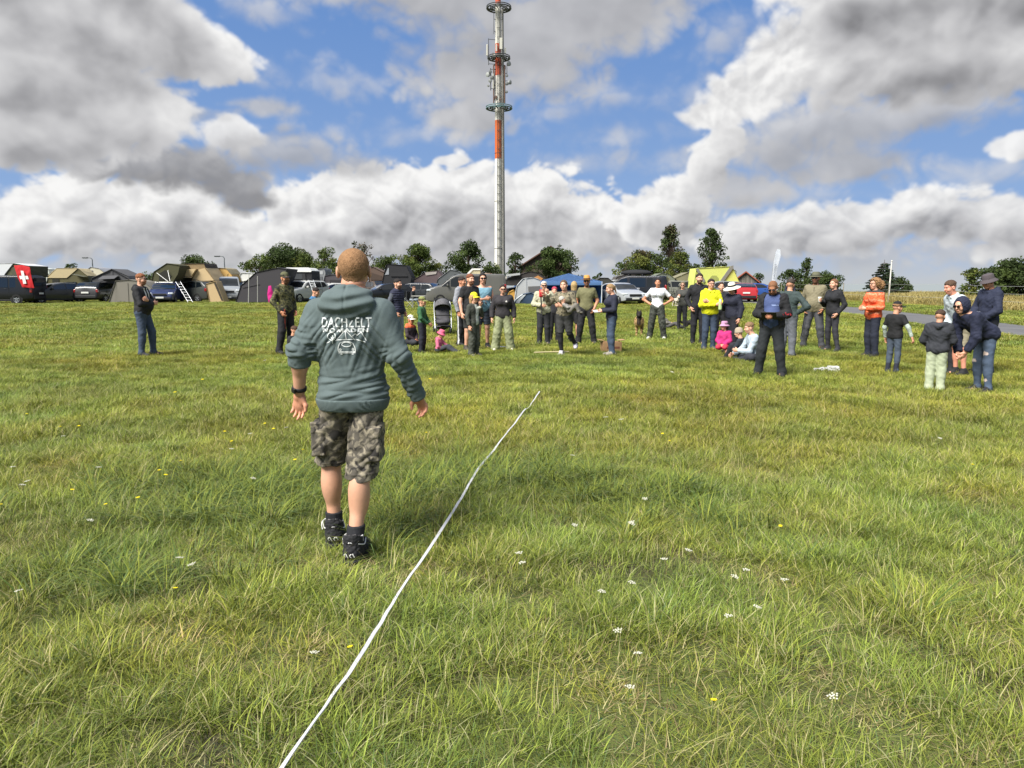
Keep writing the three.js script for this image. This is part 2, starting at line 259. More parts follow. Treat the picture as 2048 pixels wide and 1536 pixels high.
{
  const zs = [], xs = [], pos = [], col = [], uv = [], idx = [];
  for (let z = 12; z > -16; z -= 0.25) zs.push(z); for (let z = -16; z > -110; z -= 1) zs.push(z); for (let z = -110; z >= -420; z -= 10) zs.push(z);
  const half = []; for (let x = 0; x < 14; x += 0.25) half.push(x); for (let x = 14; x < 60; x += 1) half.push(x); for (let x = 60; x <= 320; x += 10) half.push(x);
  for (let i = half.length - 1; i > 0; i--) xs.push(-half[i]); xs.push(...half);
  for (const z of zs) for (const x of xs) { pos.push(x, groundY(x, z), z); col.push(...groundColour(x, z)); uv.push(x / 1.7, z / 1.7); }
  for (let j = 0; j + 1 < zs.length; j++) for (let i = 0; i + 1 < xs.length; i++) { const a = j * xs.length + i, b = a + xs.length; idx.push(a, a + 1, b, a + 1, b + 1, b); }
  const g = new THREE.BufferGeometry(); g.setAttribute('position', new THREE.Float32BufferAttribute(pos, 3)); g.setAttribute('color', new THREE.Float32BufferAttribute(col, 3)); g.setAttribute('uv', new THREE.Float32BufferAttribute(uv, 2)); g.setIndex(idx); g.computeVertexNormals();
  const N = 512, px = new Uint8Array(N * N * 4), hgt = new Uint8Array(N * N * 4), r = rng(5), f = new Float32Array(N * N).fill(0.55);
  for (let k = 0; k < 26000; k++) {                                  // matted stalks, crumbs of soil
    const x0 = r() * N, y0 = r() * N, a = r() * 6.28, L = 4 + r() * 22, v = 0.25 + r() * 0.75;
    for (let t = 0; t < L; t++) f[((Math.floor(y0 + Math.sin(a) * t) + N * 4) % N) * N + ((Math.floor(x0 + Math.cos(a) * t) + N * 4) % N)] = v;
  }
  for (let i = 0; i < N * N; i++) { const v = 120 + f[i] * 135, w = (r() - 0.5) * 18; px.set([v + w, v + w * 0.7, v * (0.85 + 0.1 * f[i]) + w, 255], i * 4); hgt.set([f[i] * 255, f[i] * 255, f[i] * 255, 255], i * 4); }
  const tex = (data, srgb) => { const t = new THREE.DataTexture(data, N, N); t.wrapS = t.wrapT = THREE.RepeatWrapping; t.magFilter = THREE.LinearFilter; if (srgb) t.colorSpace = THREE.SRGBColorSpace; t.needsUpdate = true; return t; };
  const o = part('meadow_ground', g, new THREE.MeshStandardMaterial({ vertexColors: true, map: tex(px, true), bumpMap: tex(hgt), bumpScale: 0.012, roughness: 1 }));
  tag(o, 'green meadow of short grass running out to the parked cars', 'meadow', null, 'structure');
}
{ // tarmac farm track along the right-hand side
  const pos = [], idx = [], col = [], N = 60;
  for (let j = 0; j <= N; j++) { const d = 4 + j * 66 / N; for (let i = 0; i <= 8; i++) { const e = i / 8, x = lerp(PATH_L(d), PATH_R(d), e) + (i === 0 || i === 8 ? 0.12 * noise3(d * 0.9, i, 2) : 0), k = 0.105 + 0.018 * noise3(x * 2, d * 0.6, 3) + 0.012 * (noise3(x * 9, d * 9, 1)); pos.push(x, Math.max(groundY(x, -d), groundY(x - 0.4, -d), groundY(x + 0.4, -d)) + 0.03, -d); col.push(k, k * 0.98, k * 0.97); } }
  for (let j = 0; j < N; j++) for (let i = 0; i < 8; i++) { const a = j * 9 + i, b = a + 9; idx.push(a, a + 1, b, a + 1, b + 1, b); }
  const g = new THREE.BufferGeometry(); g.setAttribute('position', new THREE.Float32BufferAttribute(pos, 3)); g.setAttribute('color', new THREE.Float32BufferAttribute(col, 3)); g.setIndex(idx); g.computeVertexNormals();
  tag(part('tarmac_path', g, vcMat), 'narrow grey tarmac track between the meadow and the straw field', 'path', null, 'structure');
}

// ---------- grass: tufts of single blades ----------
function tuft(seed, n, hMin, hMax, spread, width, lean, tones, droop = 1) {
  const r = rng(seed), pos = [], col = [], idx = [];
  for (let k = 0; k < n; k++) {
    const a = r() * 6.283, q = Math.sqrt(r()) * spread, bx = Math.cos(a) * q, bz = Math.sin(a) * q, h = hMin + (hMax - hMin) * r() * r() + 0.01, w = width * (0.6 + 0.8 * r());
    const dir = a + (r() - 0.5) * 2.4, bend = (0.25 + r() * lean) * h, wx = -Math.sin(dir) * w, wz = Math.cos(dir) * w, cx = Math.cos(dir), cz = Math.sin(dir), S = 3, t = tones[Math.floor(r() * tones.length)], v = 0.8 + 0.4 * r(), b0 = pos.length / 3, twist = (r() - 0.5) * 1.2;
    for (let s = 0; s <= S; s++) {
      const e = s / S, out = bend * e * e * (1 + 0.25 * droop * e), y = h * (e - 0.28 * droop * e * e * e * Math.min(1, bend / h)), ww = (1 - e * e * 0.85) * 0.5, c = Math.cos(twist * e), sn = Math.sin(twist * e);
      const sx = (wx * c - wz * sn) * ww, sz = (wz * c + wx * sn) * ww, x = bx + cx * out + 0.25 * h * e * e * 0.35, z = bz + cz * out;
      if (s < S) { pos.push(x - sx, y - 0.01, z - sz, x + sx, y - 0.01, z + sz); col.push(t[0] * v, t[1] * v, t[2] * v, t[0] * v, t[1] * v, t[2] * v); }
      else { pos.push(x, y, z); col.push(t[0] * v, t[1] * v, t[2] * v); }
    }
    for (let s = 0; s < S - 1; s++) idx.push(b0 + s * 2, b0 + s * 2 + 1, b0 + s * 2 + 2, b0 + s * 2 + 1, b0 + s * 2 + 3, b0 + s * 2 + 2);
    idx.push(b0 + S * 2 - 2, b0 + S * 2 - 1, b0 + S * 2);
  }
  const g = new THREE.BufferGeometry(); g.setAttribute('position', new THREE.Float32BufferAttribute(pos, 3)); g.setAttribute('color', new THREE.Float32BufferAttribute(col, 3)); g.setIndex(idx); g.computeVertexNormals(); return g;
}
const GREEN = [0.19, 0.24, 0.034], LIME = [0.335, 0.37, 0.055], DEEP = [0.09, 0.15, 0.026], BLUE = [0.13, 0.19, 0.055], STRAW = [0.46, 0.41, 0.19], BROWN = [0.23, 0.18, 0.08], OLIVE = [0.265, 0.28, 0.05];
const grassMat = new THREE.MeshPhysicalMaterial({ vertexColors: true, roughness: 0.65, transmission: 0.32, thickness: 0, specularIntensity: 0.4 });
function scatter(name, label, geo, count, place, tint) {
  const m = new THREE.InstancedMesh(geo, grassMat, count), M = new THREE.Matrix4(), q = new THREE.Quaternion(), e = new THREE.Euler(), c = new THREE.Color(); let n = 0;
  for (let i = 0; i < count; i++) {
    const p = place(); if (!p) continue;
    e.set((R1() - 0.5) * 0.3, R1() * 6.283, (R1() - 0.5) * 0.3); q.setFromEuler(e);
    M.compose(V(p[0], groundY(p[0], p[1]), p[1]), q, V(p[2], p[2] * (p[3] ?? 1), p[2])); m.setMatrixAt(n, M);
    const t = tint(p[0], p[1]); m.setColorAt(n, c.setRGB(t[0], t[1], t[2])); n++;
  }
  m.count = n; m.name = numbered(name); tag(m, label, 'grass', null, 'stuff'); scene.add(m); return m;
}
const offTrack = (x, z) => x < PATH_L(-z) - 0.06 || x > PATH_R(-z) + 0.06;
function wedge(d0, d1, half = 0.82) { return () => { const d = Math.sqrt(lerp(d0 * d0, d1 * d1, R1())), x = (R1() * 2 - 1) * (d * half + 1.3); return [x, -d]; }; }
const patchy = (x, z) => fbm(x * 0.3, 2.2, z * 0.3, 3), clumpy = (x, z) => noise3(x * 1.1, 6.6, z * 1.1) + 0.5 * noise3(x * 3.1, 1.6, z * 3.1);
// the longer, darker clumps beside the walking man, and the trodden dry patch at his feet
const lush = (x, z) => Math.max(0, Math.exp(-(((x + 1.75) / 1.2) ** 2 + ((z + 5.5) / 0.75) ** 2)), Math.exp(-(((x - 0.05) / 0.75) ** 2 + ((z + 6.0) / 0.6) ** 2)), 0.8 * Math.exp(-(((x + 2.0) / 0.6) ** 2 + ((z + 3.9) / 0.3) ** 2)), 0.8 * Math.exp(-(((x - 1.0) / 0.55) ** 2 + ((z + 5.2) / 0.5) ** 2)), 0.7 * Math.exp(-(((x + 0.85) / 0.3) ** 2 + ((z + 4.9) / 0.6) ** 2)));
const worn = (x, z) => Math.max(Math.exp(-(((x + 1.05) / 0.42) ** 2 + ((z + 3.95) / 0.22) ** 2)), 0.8 * Math.exp(-(((x - 0.9) / 0.3) ** 2 + ((z + 3.1) / 0.2) ** 2)), 0.7 * smooth(0.45, 0.85, noise3(x * 0.9, 33.3, z * 0.9)));
const tint = (x, z) => { const n = patchy(x, z), w = worn(x, z), l = lush(x, z), v = 0.95 + 0.3 * n + 0.16 * (R1() - 0.5), y = 0.1 * noise3(x * 0.13, 2.2, z * 0.13) + 0.12 * noise3(x * 0.7, 12.2, z * 0.7); return [v * (1 + y + 0.22 * w - 0.14 * l), v * (1 + 0.04 * w - 0.06 * l), v * (1 - y * 0.6 + 0.05 * l)]; };
const near1 = [tuft(1, 40, 0.04, 0.145, 0.10, 0.0042, 0.9, [GREEN, GREEN, LIME, OLIVE, LIME, STRAW, BLUE, GREEN]), tuft(2, 40, 0.04, 0.13, 0.11, 0.004, 1.1, [LIME, GREEN, OLIVE, OLIVE, LIME, STRAW, GREEN]), tuft(3, 34, 0.035, 0.11, 0.11, 0.0036, 1.3, [GREEN, OLIVE, BROWN, STRAW, LIME, STRAW, GREEN])];
for (let k = 0; k < 3; k++) {
  scatter('grass', 'short mixed meadow grass close to the camera', near1[k], [10200, 10200, 7000][k], () => { const p = wedge(1.6, 10)(); if (R1() < (-p[1] - 6.5) / 3.5) return null; if (k < 2 && worn(...p) > 0.35 + R1() * 0.5) return null; const c = clumpy(...p); if (R1() > 0.78 + 0.3 * c) return null; p[2] = 0.75 + 0.4 * R1() + 0.2 * c; p[3] = worn(...p) > 0.5 ? 0.6 : 1; return p; }, tint);
}
scatter('grass', 'long arching dark green grass in clumps near the man', tuft(7, 40, 0.10, 0.30, 0.10, 0.0058, 1.2, [DEEP, GREEN, BLUE, GREEN, BLUE, LIME], 1.5), 5600, () => { const p = wedge(1.8, 9)(); const c = lush(...p) * 1.3 + Math.max(0, clumpy(...p) - 0.75) * 0.6; if (R1() > c) return null; p[2] = 0.65 + 0.5 * R1(); return p; }, (x, z) => { const v = 0.95 + 0.2 * (R1() - 0.5); return [v, v, v]; });
scatter('grass', 'thin pale dry stalks standing among the meadow grass', tuft(8, 7, 0.12, 0.34, 0.12, 0.0028, 0.8, [STRAW, STRAW, OLIVE]), 2000, () => { const p = wedge(1.8, 11)(); p[2] = 0.6 + 0.6 * R1(); return p; }, () => [1, 1, 1]);
scatter('grass', 'low brown matted dry grass lying under the green blades', tuft(9, 26, 0.012, 0.05, 0.13, 0.004, 3.2, [BROWN, STRAW, OLIVE, BROWN]), 8000, () => { const p = wedge(1.6, 8)(); if (R1() > 0.35 + worn(...p)) return null; p[2] = 0.8 + 0.5 * R1(); return p; }, () => { const v = 0.7 + 0.5 * R1(); return [v, v, v]; });
const mid = [tuft(11, 44, 0.04, 0.125, 0.17, 0.0072, 0.9, [GREEN, GREEN, LIME, OLIVE, LIME, STRAW, GREEN, GREEN]), tuft(12, 44, 0.04, 0.12, 0.18, 0.0068, 1.2, [LIME, GREEN, OLIVE, LIME, STRAW, GREEN, OLIVE, GREEN])];
for (let k = 0; k < 2; k++) scatter('grass', 'meadow grass between the walking man and the crowd', mid[k], 27000, () => { const p = wedge(6, 21)(); if (R1() > (-p[1] - 6) / 3.5 || R1() < (-p[1] - 16.5) / 4.5) return null; const c = clumpy(p[0] * 0.7, p[1] * 0.7); if (!offTrack(p[0], p[1]) || R1() > 0.8 + 0.3 * c) return null; p[2] = 0.75 + 0.4 * R1() + 0.22 * c; return p; }, tint);
const farT = [tuft(21, 44, 0.04, 0.11, 0.32, 0.014, 1.0, [GREEN, LIME, OLIVE, OLIVE, STRAW]), tuft(22, 44, 0.04, 0.1, 0.34, 0.013, 1.2, [LIME, OLIVE, LIME, GREEN])];
for (let k = 0; k < 2; k++) scatter('grass', 'meadow grass stretching from the crowd to the parked cars', farT[k], 42000, () => { const p = wedge(15.5, 62)(); if (R1() > (-p[1] - 15.5) / 4.5) return null; if (!offTrack(p[0], p[1]) || strawAt(p[0], -p[1]) > R1()) return null; const c = clumpy(p[0] * 0.35, p[1] * 0.35); p[2] = 0.85 + 0.35 * R1() + 0.15 * c; return p; }, tint);
scatter('straw_grass', 'tall straw-coloured ripe grass on the field behind the fence', tuft(31, 60, 0.25, 0.62, 0.5, 0.022, 0.5, [STRAW, [0.5, 0.39, 0.15], [0.4, 0.31, 0.12], [0.36, 0.31, 0.11]]), 26000, () => { const d = 38 + 54 * R1(), x = 22 + R1() * 60; if (strawAt(x, d) < R1()) return null; return [x, -d, 0.8 + 0.5 * R1()]; }, () => { const v = 0.85 + 0.3 * R1(); return [v, v, v * 0.95]; });

// ---------- far things: radio mast, trees, sheds, lamps ----------
const M1 = (px, d) => { const p = ahead(px, 568, d); return V(p.x, groundY(p.x, -d), -d); };             // a place on the ground at bearing px, d metres ahead
{
  const d = 96, base = M1(999, d), up = (py) => ahead(999, py, d).y - base.y, t = thing('radio_mast', 'tall white and orange radio mast with round platforms, dishes and ladder', 'mast', base.x, base.y, base.z);
  const white = new THREE.MeshPhysicalMaterial({ vertexColors: true, roughness: 0.7 }), steel = mat('#4c4e4d', 0.55, { metalness: 0.4 }), rust = mat('#5a4438', 0.8), pale = mat('#b5b3a6', 0.6), green = mat('#5d7678', 0.6), top = up(-120);
  const radius = (y) => lerp(0.80, 0.47, clamp(y / up(18)));
  const bands = [[0, up(318), '#cfccc2'], [up(318), up(241), '#b8561c'], [up(241), up(152), '#cac6bb'], [up(152), up(88), '#b54a22'], [up(88), up(8), '#c8c5b9'], [up(8), top, '#b54a22']];
  for (const [a, b, c] of bands) {
    const n = Math.max(2, Math.round((b - a) / 1.2)), g = new THREE.CylinderGeometry(1, 1, b - a, 28, n, true).translate(0, (a + b) / 2, 0), p = g.attributes.position, base0 = lin(c);
    for (let i = 0; i < p.count; i++) { const r = radius(p.getY(i)) * 0.72; p.setXYZ(i, p.getX(i) * r - 0.1, p.getY(i), p.getZ(i) * r); }
    painted(g, (x, y, z) => { const k = 1 + 0.09 * noise3(x * 3, y * 0.35, z * 3) + 0.06 * noise3(x * 6, y * 2.4, z * 6); return base0.map((v) => v * k); }); g.computeVertexNormals();
    part('shaft_section', g, white, t);
    const rings = []; for (let y = Math.ceil(a / 6) * 6; y < b; y += 6) rings.push(new THREE.TorusGeometry(radius(y) * 0.72 + 0.015, 0.025, 6, 28).rotateX(Math.PI / 2).translate(-0.1, y, 0));
    if (rings.length) part('flange', rings, steel, t);
  }
  const H = up(20);
  part('cable_duct', [rod([0.5, 0, 0.25], [0.42, H, 0.14], 0.17, 0.12, 10), rod([0.69, 0, 0.1], [0.54, H, 0.0], 0.07, 0.05, 8)], mat('#8d8b84', 0.8), t);
  const ld = []; for (const s of [-0.26, 0.02, 0.24]) ld.push(rod([s + 0.02, 0, 0.66], [s * 0.9, H, 0.44], s === 0.02 ? 0.035 : 0.028, 0.028, 5)); part('ladder_rail', ld, steel, t);
  for (let y = 0.6; y < H; y += 1.12) { const k = y / H, z = lerp(0.67, 0.45, k); part('ladder_rung', rod([-0.3 + 0.03 * k, y, z], [0.28 - 0.03 * k, y, z], 0.03, 0.03, 5), steel, t); }
  const platform = (py, R, m) => {
    const y = up(py), g = new THREE.Group(); g.name = 'platform'; g.position.set(0, y, 0); t.add(g);
    part('rim', [new THREE.TorusGeometry(R, 0.085, 8, 40).rotateX(Math.PI / 2).translate(0, 0, 0), new THREE.TorusGeometry(R, 0.06, 6, 40).rotateX(Math.PI / 2).translate(0, 0.22, 0), new THREE.TorusGeometry(R * 0.55, 0.06, 6, 32).rotateX(Math.PI / 2)], m, g);
    for (let k = 0; k < 10; k++) { const a = k * Math.PI / 5; part('strut', rod([0.4 * Math.cos(a), -0.05, 0.4 * Math.sin(a)], [R * Math.cos(a), 0, R * Math.sin(a)], 0.07, 0.05, 6), steel, g); }
    part('deck', [0.0, 0.5].map((q) => new THREE.RingGeometry(R * (0.62 + q * 0.5), R * (0.74 + q * 0.45), 36).rotateX(-Math.PI / 2).translate(0, 0.03, 0)), mat('#55595a', 0.8, { side: THREE.DoubleSide }), g);
  };
  platform(217, 1.62, green); platform(117, 1.36, steel); platform(17, 1.5, steel);
  // aerials and their poles
  const poleAt = (x, z, y0, y1, r = 0.07, m = steel) => part('antenna_pole', rod([x, up(y0), z], [x, up(y1), z], r, r, 7), m, t);
  poleAt(-1.3, 0.2, 131, 78, 0.045); poleAt(-0.66, 0.4, 208, 132, 0.09, rust); poleAt(-1.05, 0.3, 182, 138, 0.06); poleAt(0.72, 0.4, 208, 132, 0.09, rust); poleAt(1.0, 0.2, 150, 128, 0.04); poleAt(0.55, 0.5, 72, 25, 0.04); poleAt(-0.62, 0.4, 70, 26, 0.04); poleAt(-0.5, -0.5, 200, 140); poleAt(0.45, -0.6, 196, 138);
  for (const [x, y] of [[-1.3, 80], [-1.3, 129], [-0.66, 140], [-0.66, 165], [-0.66, 195], [0.72, 145], [0.72, 170], [0.72, 192], [-1.05, 140], [-1.05, 178], [1.0, 148], [1.05, 163], [0.55, 40], [-0.62, 40], [0.55, 62], [-0.62, 64]]) part('bracket', rod([x, up(y), 0.3], [0, up(y), 0], 0.035, 0.035, 5), steel, t);
  for (const [x, y0, y1, z, w] of [[-1.48, 113, 90, 0.25, 0.2], [0.28, 102, 79, 0.62, 0.36], [0.78, 108, 96, 0.2, 0.2], [-0.3, 106, 92, 0.6, 0.2], [-0.72, 180, 150, 0.55, 0.14]]) { const h = up(y1) - up(y0); part('panel_antenna', rbox(w, h, 0.16, x, up(y0) + h / 2, z, 0.05), pale, t); }
  for (const [x, y, z, r, a] of [[-1.38, 151, 0.35, 0.3, -0.7], [-1.1, 146, 0.5, 0.2, 0.3], [1.22, 129, 0.3, 0.3, 0.6], [1.36, 166, 0.3, 0.28, 1.0], [-1.35, 173, 0.3, 0.14, -0.5], [-1.1, 164, 0.45, 0.22, -0.2], [1.0, 170, 0.5, 0.2, 0.4], [-0.9, 158, 0.6, 0.24, 0.2], [0.95, 186, 0.45, 0.16, 0.3], [1.0, 154, 0.5, 0.16, 0.2]]) part('dish_antenna', [new THREE.CylinderGeometry(r, r * 0.85, 0.22, 18).rotateX(Math.PI / 2).rotateY(a).translate(x, up(y), z), new THREE.SphereGeometry(r * 0.98, 16, 8, 0, 7, 0, 1.1).scale(1, 0.35, 1).rotateX(Math.PI / 2).translate(0, 0, 0.08).rotateY(a).translate(x, up(y), z)], mat(r > 0.25 ? '#8d908c' : '#6f726e', 0.6), t);
  const R = rng(9); for (let k = 0; k < 26; k++) { const y = up(lerp(205, 95, R())), a = R() * 6.28, x = Math.cos(a) * (0.5 + 0.3 * R()), z = Math.sin(a) * 0.6; part('equipment_box', rbox(0.12 + 0.16 * R(), 0.16 + 0.35 * R(), 0.14, x, y, z, 0.02), [steel, rust, pale][k % 3], t); }
  part('cable_loop', tube([[-1.4, up(112), 0.3], [-1.45, up(118), 0.35], [-1.3, up(122), 0.4], [-1.0, up(118), 0.4]], 0.03), steel, t);
}
// trees
const leafMat = new THREE.MeshPhysicalMaterial({ vertexColors: true, roughness: 0.7, transmission: 0.2, thickness: 0, specularIntensity: 0.3 }), bark = mat('#4a3d31', 0.95);
function leafCloud(seed, clumps, per, size, tones) {
  const R = rng(seed), pos = [], col = [], idx = [];
  for (const [cx, cy, cz, cr] of clumps) {
    const tint = 0.8 + 0.4 * R(), T = tones[Math.floor(R() * tones.length)];
    for (let k = 0; k < per * Math.min(2.2, cr * cr); k++) {
      let x, y, z; do { x = R() * 2 - 1; y = R() * 2 - 1; z = R() * 2 - 1; } while (x * x + y * y + z * z > 1);
      const u = R() * 6.28, v = Math.acos(2 * R() - 1), s = size * (0.6 + 0.8 * R()), n = V(Math.sin(v) * Math.cos(u), Math.cos(v) * 0.8 + 0.35, Math.sin(v) * Math.sin(u)).normalize(), a = V(R() - 0.5, R() - 0.5, R() - 0.5).cross(n).normalize(), b = n.clone().cross(a), c = [cx + x * cr, cy + y * cr * 0.75, cz + z * cr], i0 = pos.length / 3, w = tint * (0.8 + 0.4 * R());
      for (const [p, q] of [[-1, 0], [0, -0.55], [1, 0], [0, 0.55]]) { pos.push(c[0] + (a.x * p + b.x * q) * s, c[1] + (a.y * p + b.y * q) * s, c[2] + (a.z * p + b.z * q) * s); col.push(T[0] * w, T[1] * w, T[2] * w); }
      idx.push(i0, i0 + 1, i0 + 2, i0, i0 + 2, i0 + 3);
    }
  }
  const g = new THREE.BufferGeometry(); g.setAttribute('position', new THREE.Float32BufferAttribute(pos, 3)); g.setAttribute('color', new THREE.Float32BufferAttribute(col, 3)); g.setIndex(idx); g.computeVertexNormals(); return g;
}
const OAK = [[0.065, 0.095, 0.02], [0.085, 0.115, 0.024], [0.055, 0.078, 0.02], [0.12, 0.135, 0.028]], DARK = [[0.045, 0.072, 0.018], [0.062, 0.09, 0.022], [0.04, 0.06, 0.018]], AUTUMN = [[0.07, 0.06, 0.03], [0.05, 0.06, 0.022], [0.09, 0.07, 0.03]], FIR = [[0.018, 0.034, 0.014], [0.026, 0.044, 0.018]];
function tree(px, top, wpx, d, label, o = {}) {
  const base = M1(px, d), h = ahead(px, top, d).y - base.y, w = wpx / FOCAL * d / 2, seed = o.seed ?? Math.round(px * 7 + top), R = rng(seed), t = thing(o.name ?? 'broadleaf_tree', label, o.bush ? 'bush' : 'tree', base.x, base.y, base.z, 0, o.group), clumps = [], limbs = [], low = o.low ?? 0.18, n = o.n ?? 46, air = o.air ?? 0;
  for (let k = 0; k < n; k++) {                                        // clump centres over the crown's volume, more of them near its skin
    let f = Math.pow(R(), 0.8), y = lerp(low, 0.97, f), a = R() * 6.283; const prof = o.column ? (0.1 + 0.95 * Math.pow(1 - (y - low) / (1 - low), 0.75)) * smooth(-0.12, 0.14, (y - low) / (1 - low)) : Math.sqrt(Math.max(0.05, 1 - Math.pow((y - lerp(low, 1, 0.38)) / ((1 - low) * 0.66), 2)));
    const lump = 0.76 + 0.62 * noise3(Math.cos(a) * 1.3 + seed, y * 3.1, Math.sin(a) * 1.3), r = w * prof * Math.sqrt(0.25 + 0.75 * R()) * lump, cr = Math.max(0.35, w * (air ? 0.19 : 0.27) * (0.5 + 0.85 * R()));
    clumps.push([Math.cos(a) * r, y * h, Math.sin(a) * r * 0.8, Math.min(cr, o.cr ?? 1.3)]);
    if (k % 2 === 0) limbs.push(rod([0, h * Math.max(0.1, y - 0.28), 0], [Math.cos(a) * r * 0.9, y * h, Math.sin(a) * r * 0.7], 0.05 + 0.012 * w, 0.02, 5));
  }
  part('trunk', [rod([0, -0.2, 0], [0.05 * w, h * 0.55, 0], 0.1 + 0.035 * h, 0.05 + 0.01 * h, 8), rod([0.05 * w, h * 0.55, 0], [0, h * 0.9, 0], 0.05 + 0.01 * h, 0.02, 6)], bark, t); part('limb', limbs, bark, t);
  part('crown', leafCloud(seed + 1, clumps, o.per ?? (air ? 190 : 290), o.leaf ?? 0.115, o.tones ?? OAK), leafMat, t);
}
tree(520, 516, 70, 84, 'round green tree behind the dark grey ground tent', { low: 0.05 }); tree(577, 493, 125, 88, 'broad dark green tree behind the white camper roof', { n: 70, tones: DARK.concat(OAK), low: 0.05 });
tree(648, 500, 90, 86, 'loose green tree left of the walking man\'s head', { n: 50, low: 0.05 }); tree(725, 484, 62, 92, 'sparse reddish-brown tree just behind the walking man\'s head', { air: 1, n: 60, tones: AUTUMN, cr: 0.6, per: 110, low: 0.2 });
tree(782, 512, 70, 86, 'pale green tree above the black hard-shell tent', { low: 0.05, tones: OAK }); tree(837, 496, 96, 88, 'wide rounded tree between the black hard-shell tent and the mast', { n: 64, low: 0.05 });
tree(936, 485, 96, 84, 'dense dark tree just left of the mast', { n: 66, tones: DARK, low: 0.04 }); tree(1030, 505, 48, 90, 'small dark tree just right of the mast', { n: 34, tones: DARK, low: 0.04 });
tree(1112, 500, 92, 86, 'bushy dark tree in front of the barn roof', { n: 80, tones: DARK, low: 0.04 }); tree(1288, 504, 92, 86, 'low bushy trees left of the tall airy poplar', { n: 60, low: 0.03, tones: OAK.concat(AUTUMN) });
tree(1339, 447, 84, 88, 'tall airy poplar above the olive tents', { column: 1, air: 1, n: 130, cr: 0.9, tones: DARK.concat(AUTUMN), low: 0.15 }); tree(1357, 505, 62, 83, 'yellow-green bush at the foot of the tall poplar', { low: 0.03, tones: OAK });
tree(1421, 457, 90, 86, 'second airy poplar above the lime yellow tent', { column: 1, air: 1, n: 130, cr: 0.9, tones: DARK, low: 0.08 }); tree(1512, 547, 40, 92, 'small dark tree beside the wooden shed', { n: 20, tones: DARK, low: 0.03 });
tree(1585, 540, 60, 84, 'rounded dark tree right of the feather flag', { n: 40, tones: DARK, low: 0.03 }); tree(1612, 514, 36, 88, 'narrow tree behind the man in the khaki hat', { column: 1, air: 1, n: 36, cr: 0.6, tones: DARK, low: 0.2 }); tree(1655, 546, 66, 86, 'round dark tree behind the woman in black fleece', { n: 44, tones: DARK, low: 0.03 });
tree(1797, 556, 54, 80, 'round dark bush under the spruce', { n: 40, tones: DARK, low: 0.03, name: 'bush', bush: 1 }); tree(1945, 538, 44, 62, 'grey-green tree beside the grey bucket hat', { n: 36, low: 0.03 }); tree(2030, 524, 120, 60, 'large dark tree at the right edge', { n: 80, tones: DARK, low: 0.03, cr: 0.9 }); tree(1990, 535, 60, 64, 'dark tree between the bucket hat and the right edge', { n: 44, tones: DARK, low: 0.03 });
tree(147, 528, 40, 96, 'small tree top above the beige roof tent', { n: 26, tones: DARK, low: 0.1 }); tree(388, 514, 84, 94, 'dark tree behind the brown roof tents', { n: 50, tones: DARK, low: 0.05 }); tree(1199, 544, 30, 100, 'tiny tree top above the blue gazebo', { n: 16, tones: DARK, low: 0.1 }); tree(-30, 520, 60, 90, 'dark tree top at the left edge', { n: 30, tones: DARK, low: 0.1 });
for (const [px, top, w, label] of [[703, 534, 70, 'low bush under the sparse reddish tree'], [880, 530, 60, 'low bush between the wide tree and the dark tree by the mast'], [985, 528, 50, 'low bush at the foot of the mast'], [1062, 532, 40, 'low bush between the mast and the barn'], [1388, 528, 56, 'low bush between the two poplars'], [455, 540, 60, 'low bush behind the tan roof tent'], [1450, 536, 60, 'low bush behind the lime yellow tent'], [1625, 552, 70, 'low bush behind the khaki hat'], [760, 528, 50, 'low bush behind the brown roof tent'], [1250, 526, 60, 'low bush left of the poplars'], [300, 548, 80, 'low bush far behind the blue hatchback']]) tree(px, top, w, 90, label, { n: 36, low: 0.02, tones: px % 2 ? OAK : DARK.concat(OAK), name: 'bush', bush: 1, per: 220 });
function spruce(px, top, wpx, d, label, sparse) {
  const base = M1(px, d), h = ahead(px, top, d).y - base.y, w = wpx / FOCAL * d / 2, R = rng(px), t = thing('spruce_tree', label, 'tree', base.x, base.y, base.z), pos = [], col = [], idx = [], boughs = [];
  for (let y = 0.06 * h; y < h * 0.97; y += sparse ? 0.34 : 0.24) for (let k = 0; k < 7; k++) {
    const a = R() * 6.283, f = 1 - y / h, L = w * Math.pow(f, 0.8) * (0.6 + 0.5 * R()) + 0.12, ca = Math.cos(a), sa = Math.sin(a), e = [ca * L, y - L * 0.22 + (sparse ? L * 0.5 : 0), sa * L]; if (sparse && R() < 0.35) continue;
    boughs.push(rod([0, y, 0], e, 0.025, 0.01, 4)); const T = FIR[k % 2], m = Math.ceil(L * (sparse ? 16 : 26));
    for (let q = 0; q < m; q++) { const s = (0.15 + 0.85 * R()), W = 0.3 * (1.15 - s) * L + 0.06, o = (R() - 0.5) * 2 * W, x = e[0] * s - sa * o, z = e[2] * s + ca * o, yy = lerp(y, e[1], s) - 0.12 * R() - Math.abs(o) * 0.25, i0 = pos.length / 3, l = 0.17 + 0.12 * R(), b = a + (R() - 0.5) * 1.6; pos.push(x, yy, z, x + Math.cos(b) * l, yy - 0.06, z + Math.sin(b) * l, x - Math.sin(b) * 0.05, yy - 0.1 - 0.1 * R(), z + Math.cos(b) * 0.05); const v = 0.7 + 0.6 * R(); for (let c = 0; c < 3; c++) col.push(T[0] * v, T[1] * v, T[2] * v); idx.push(i0, i0 + 1, i0 + 2); }
  }
  const g = new THREE.BufferGeometry(); g.setAttribute('position', new THREE.Float32BufferAttribute(pos, 3)); g.setAttribute('color', new THREE.Float32BufferAttribute(col, 3)); g.setIndex(idx); g.computeVertexNormals();
  part('trunk', rod([0, -0.2, 0], [0, h, 0], 0.05 + 0.018 * h, 0.015, 7), bark, t); part('bough', boughs, bark, t); part('crown', g, leafMat, t);
}
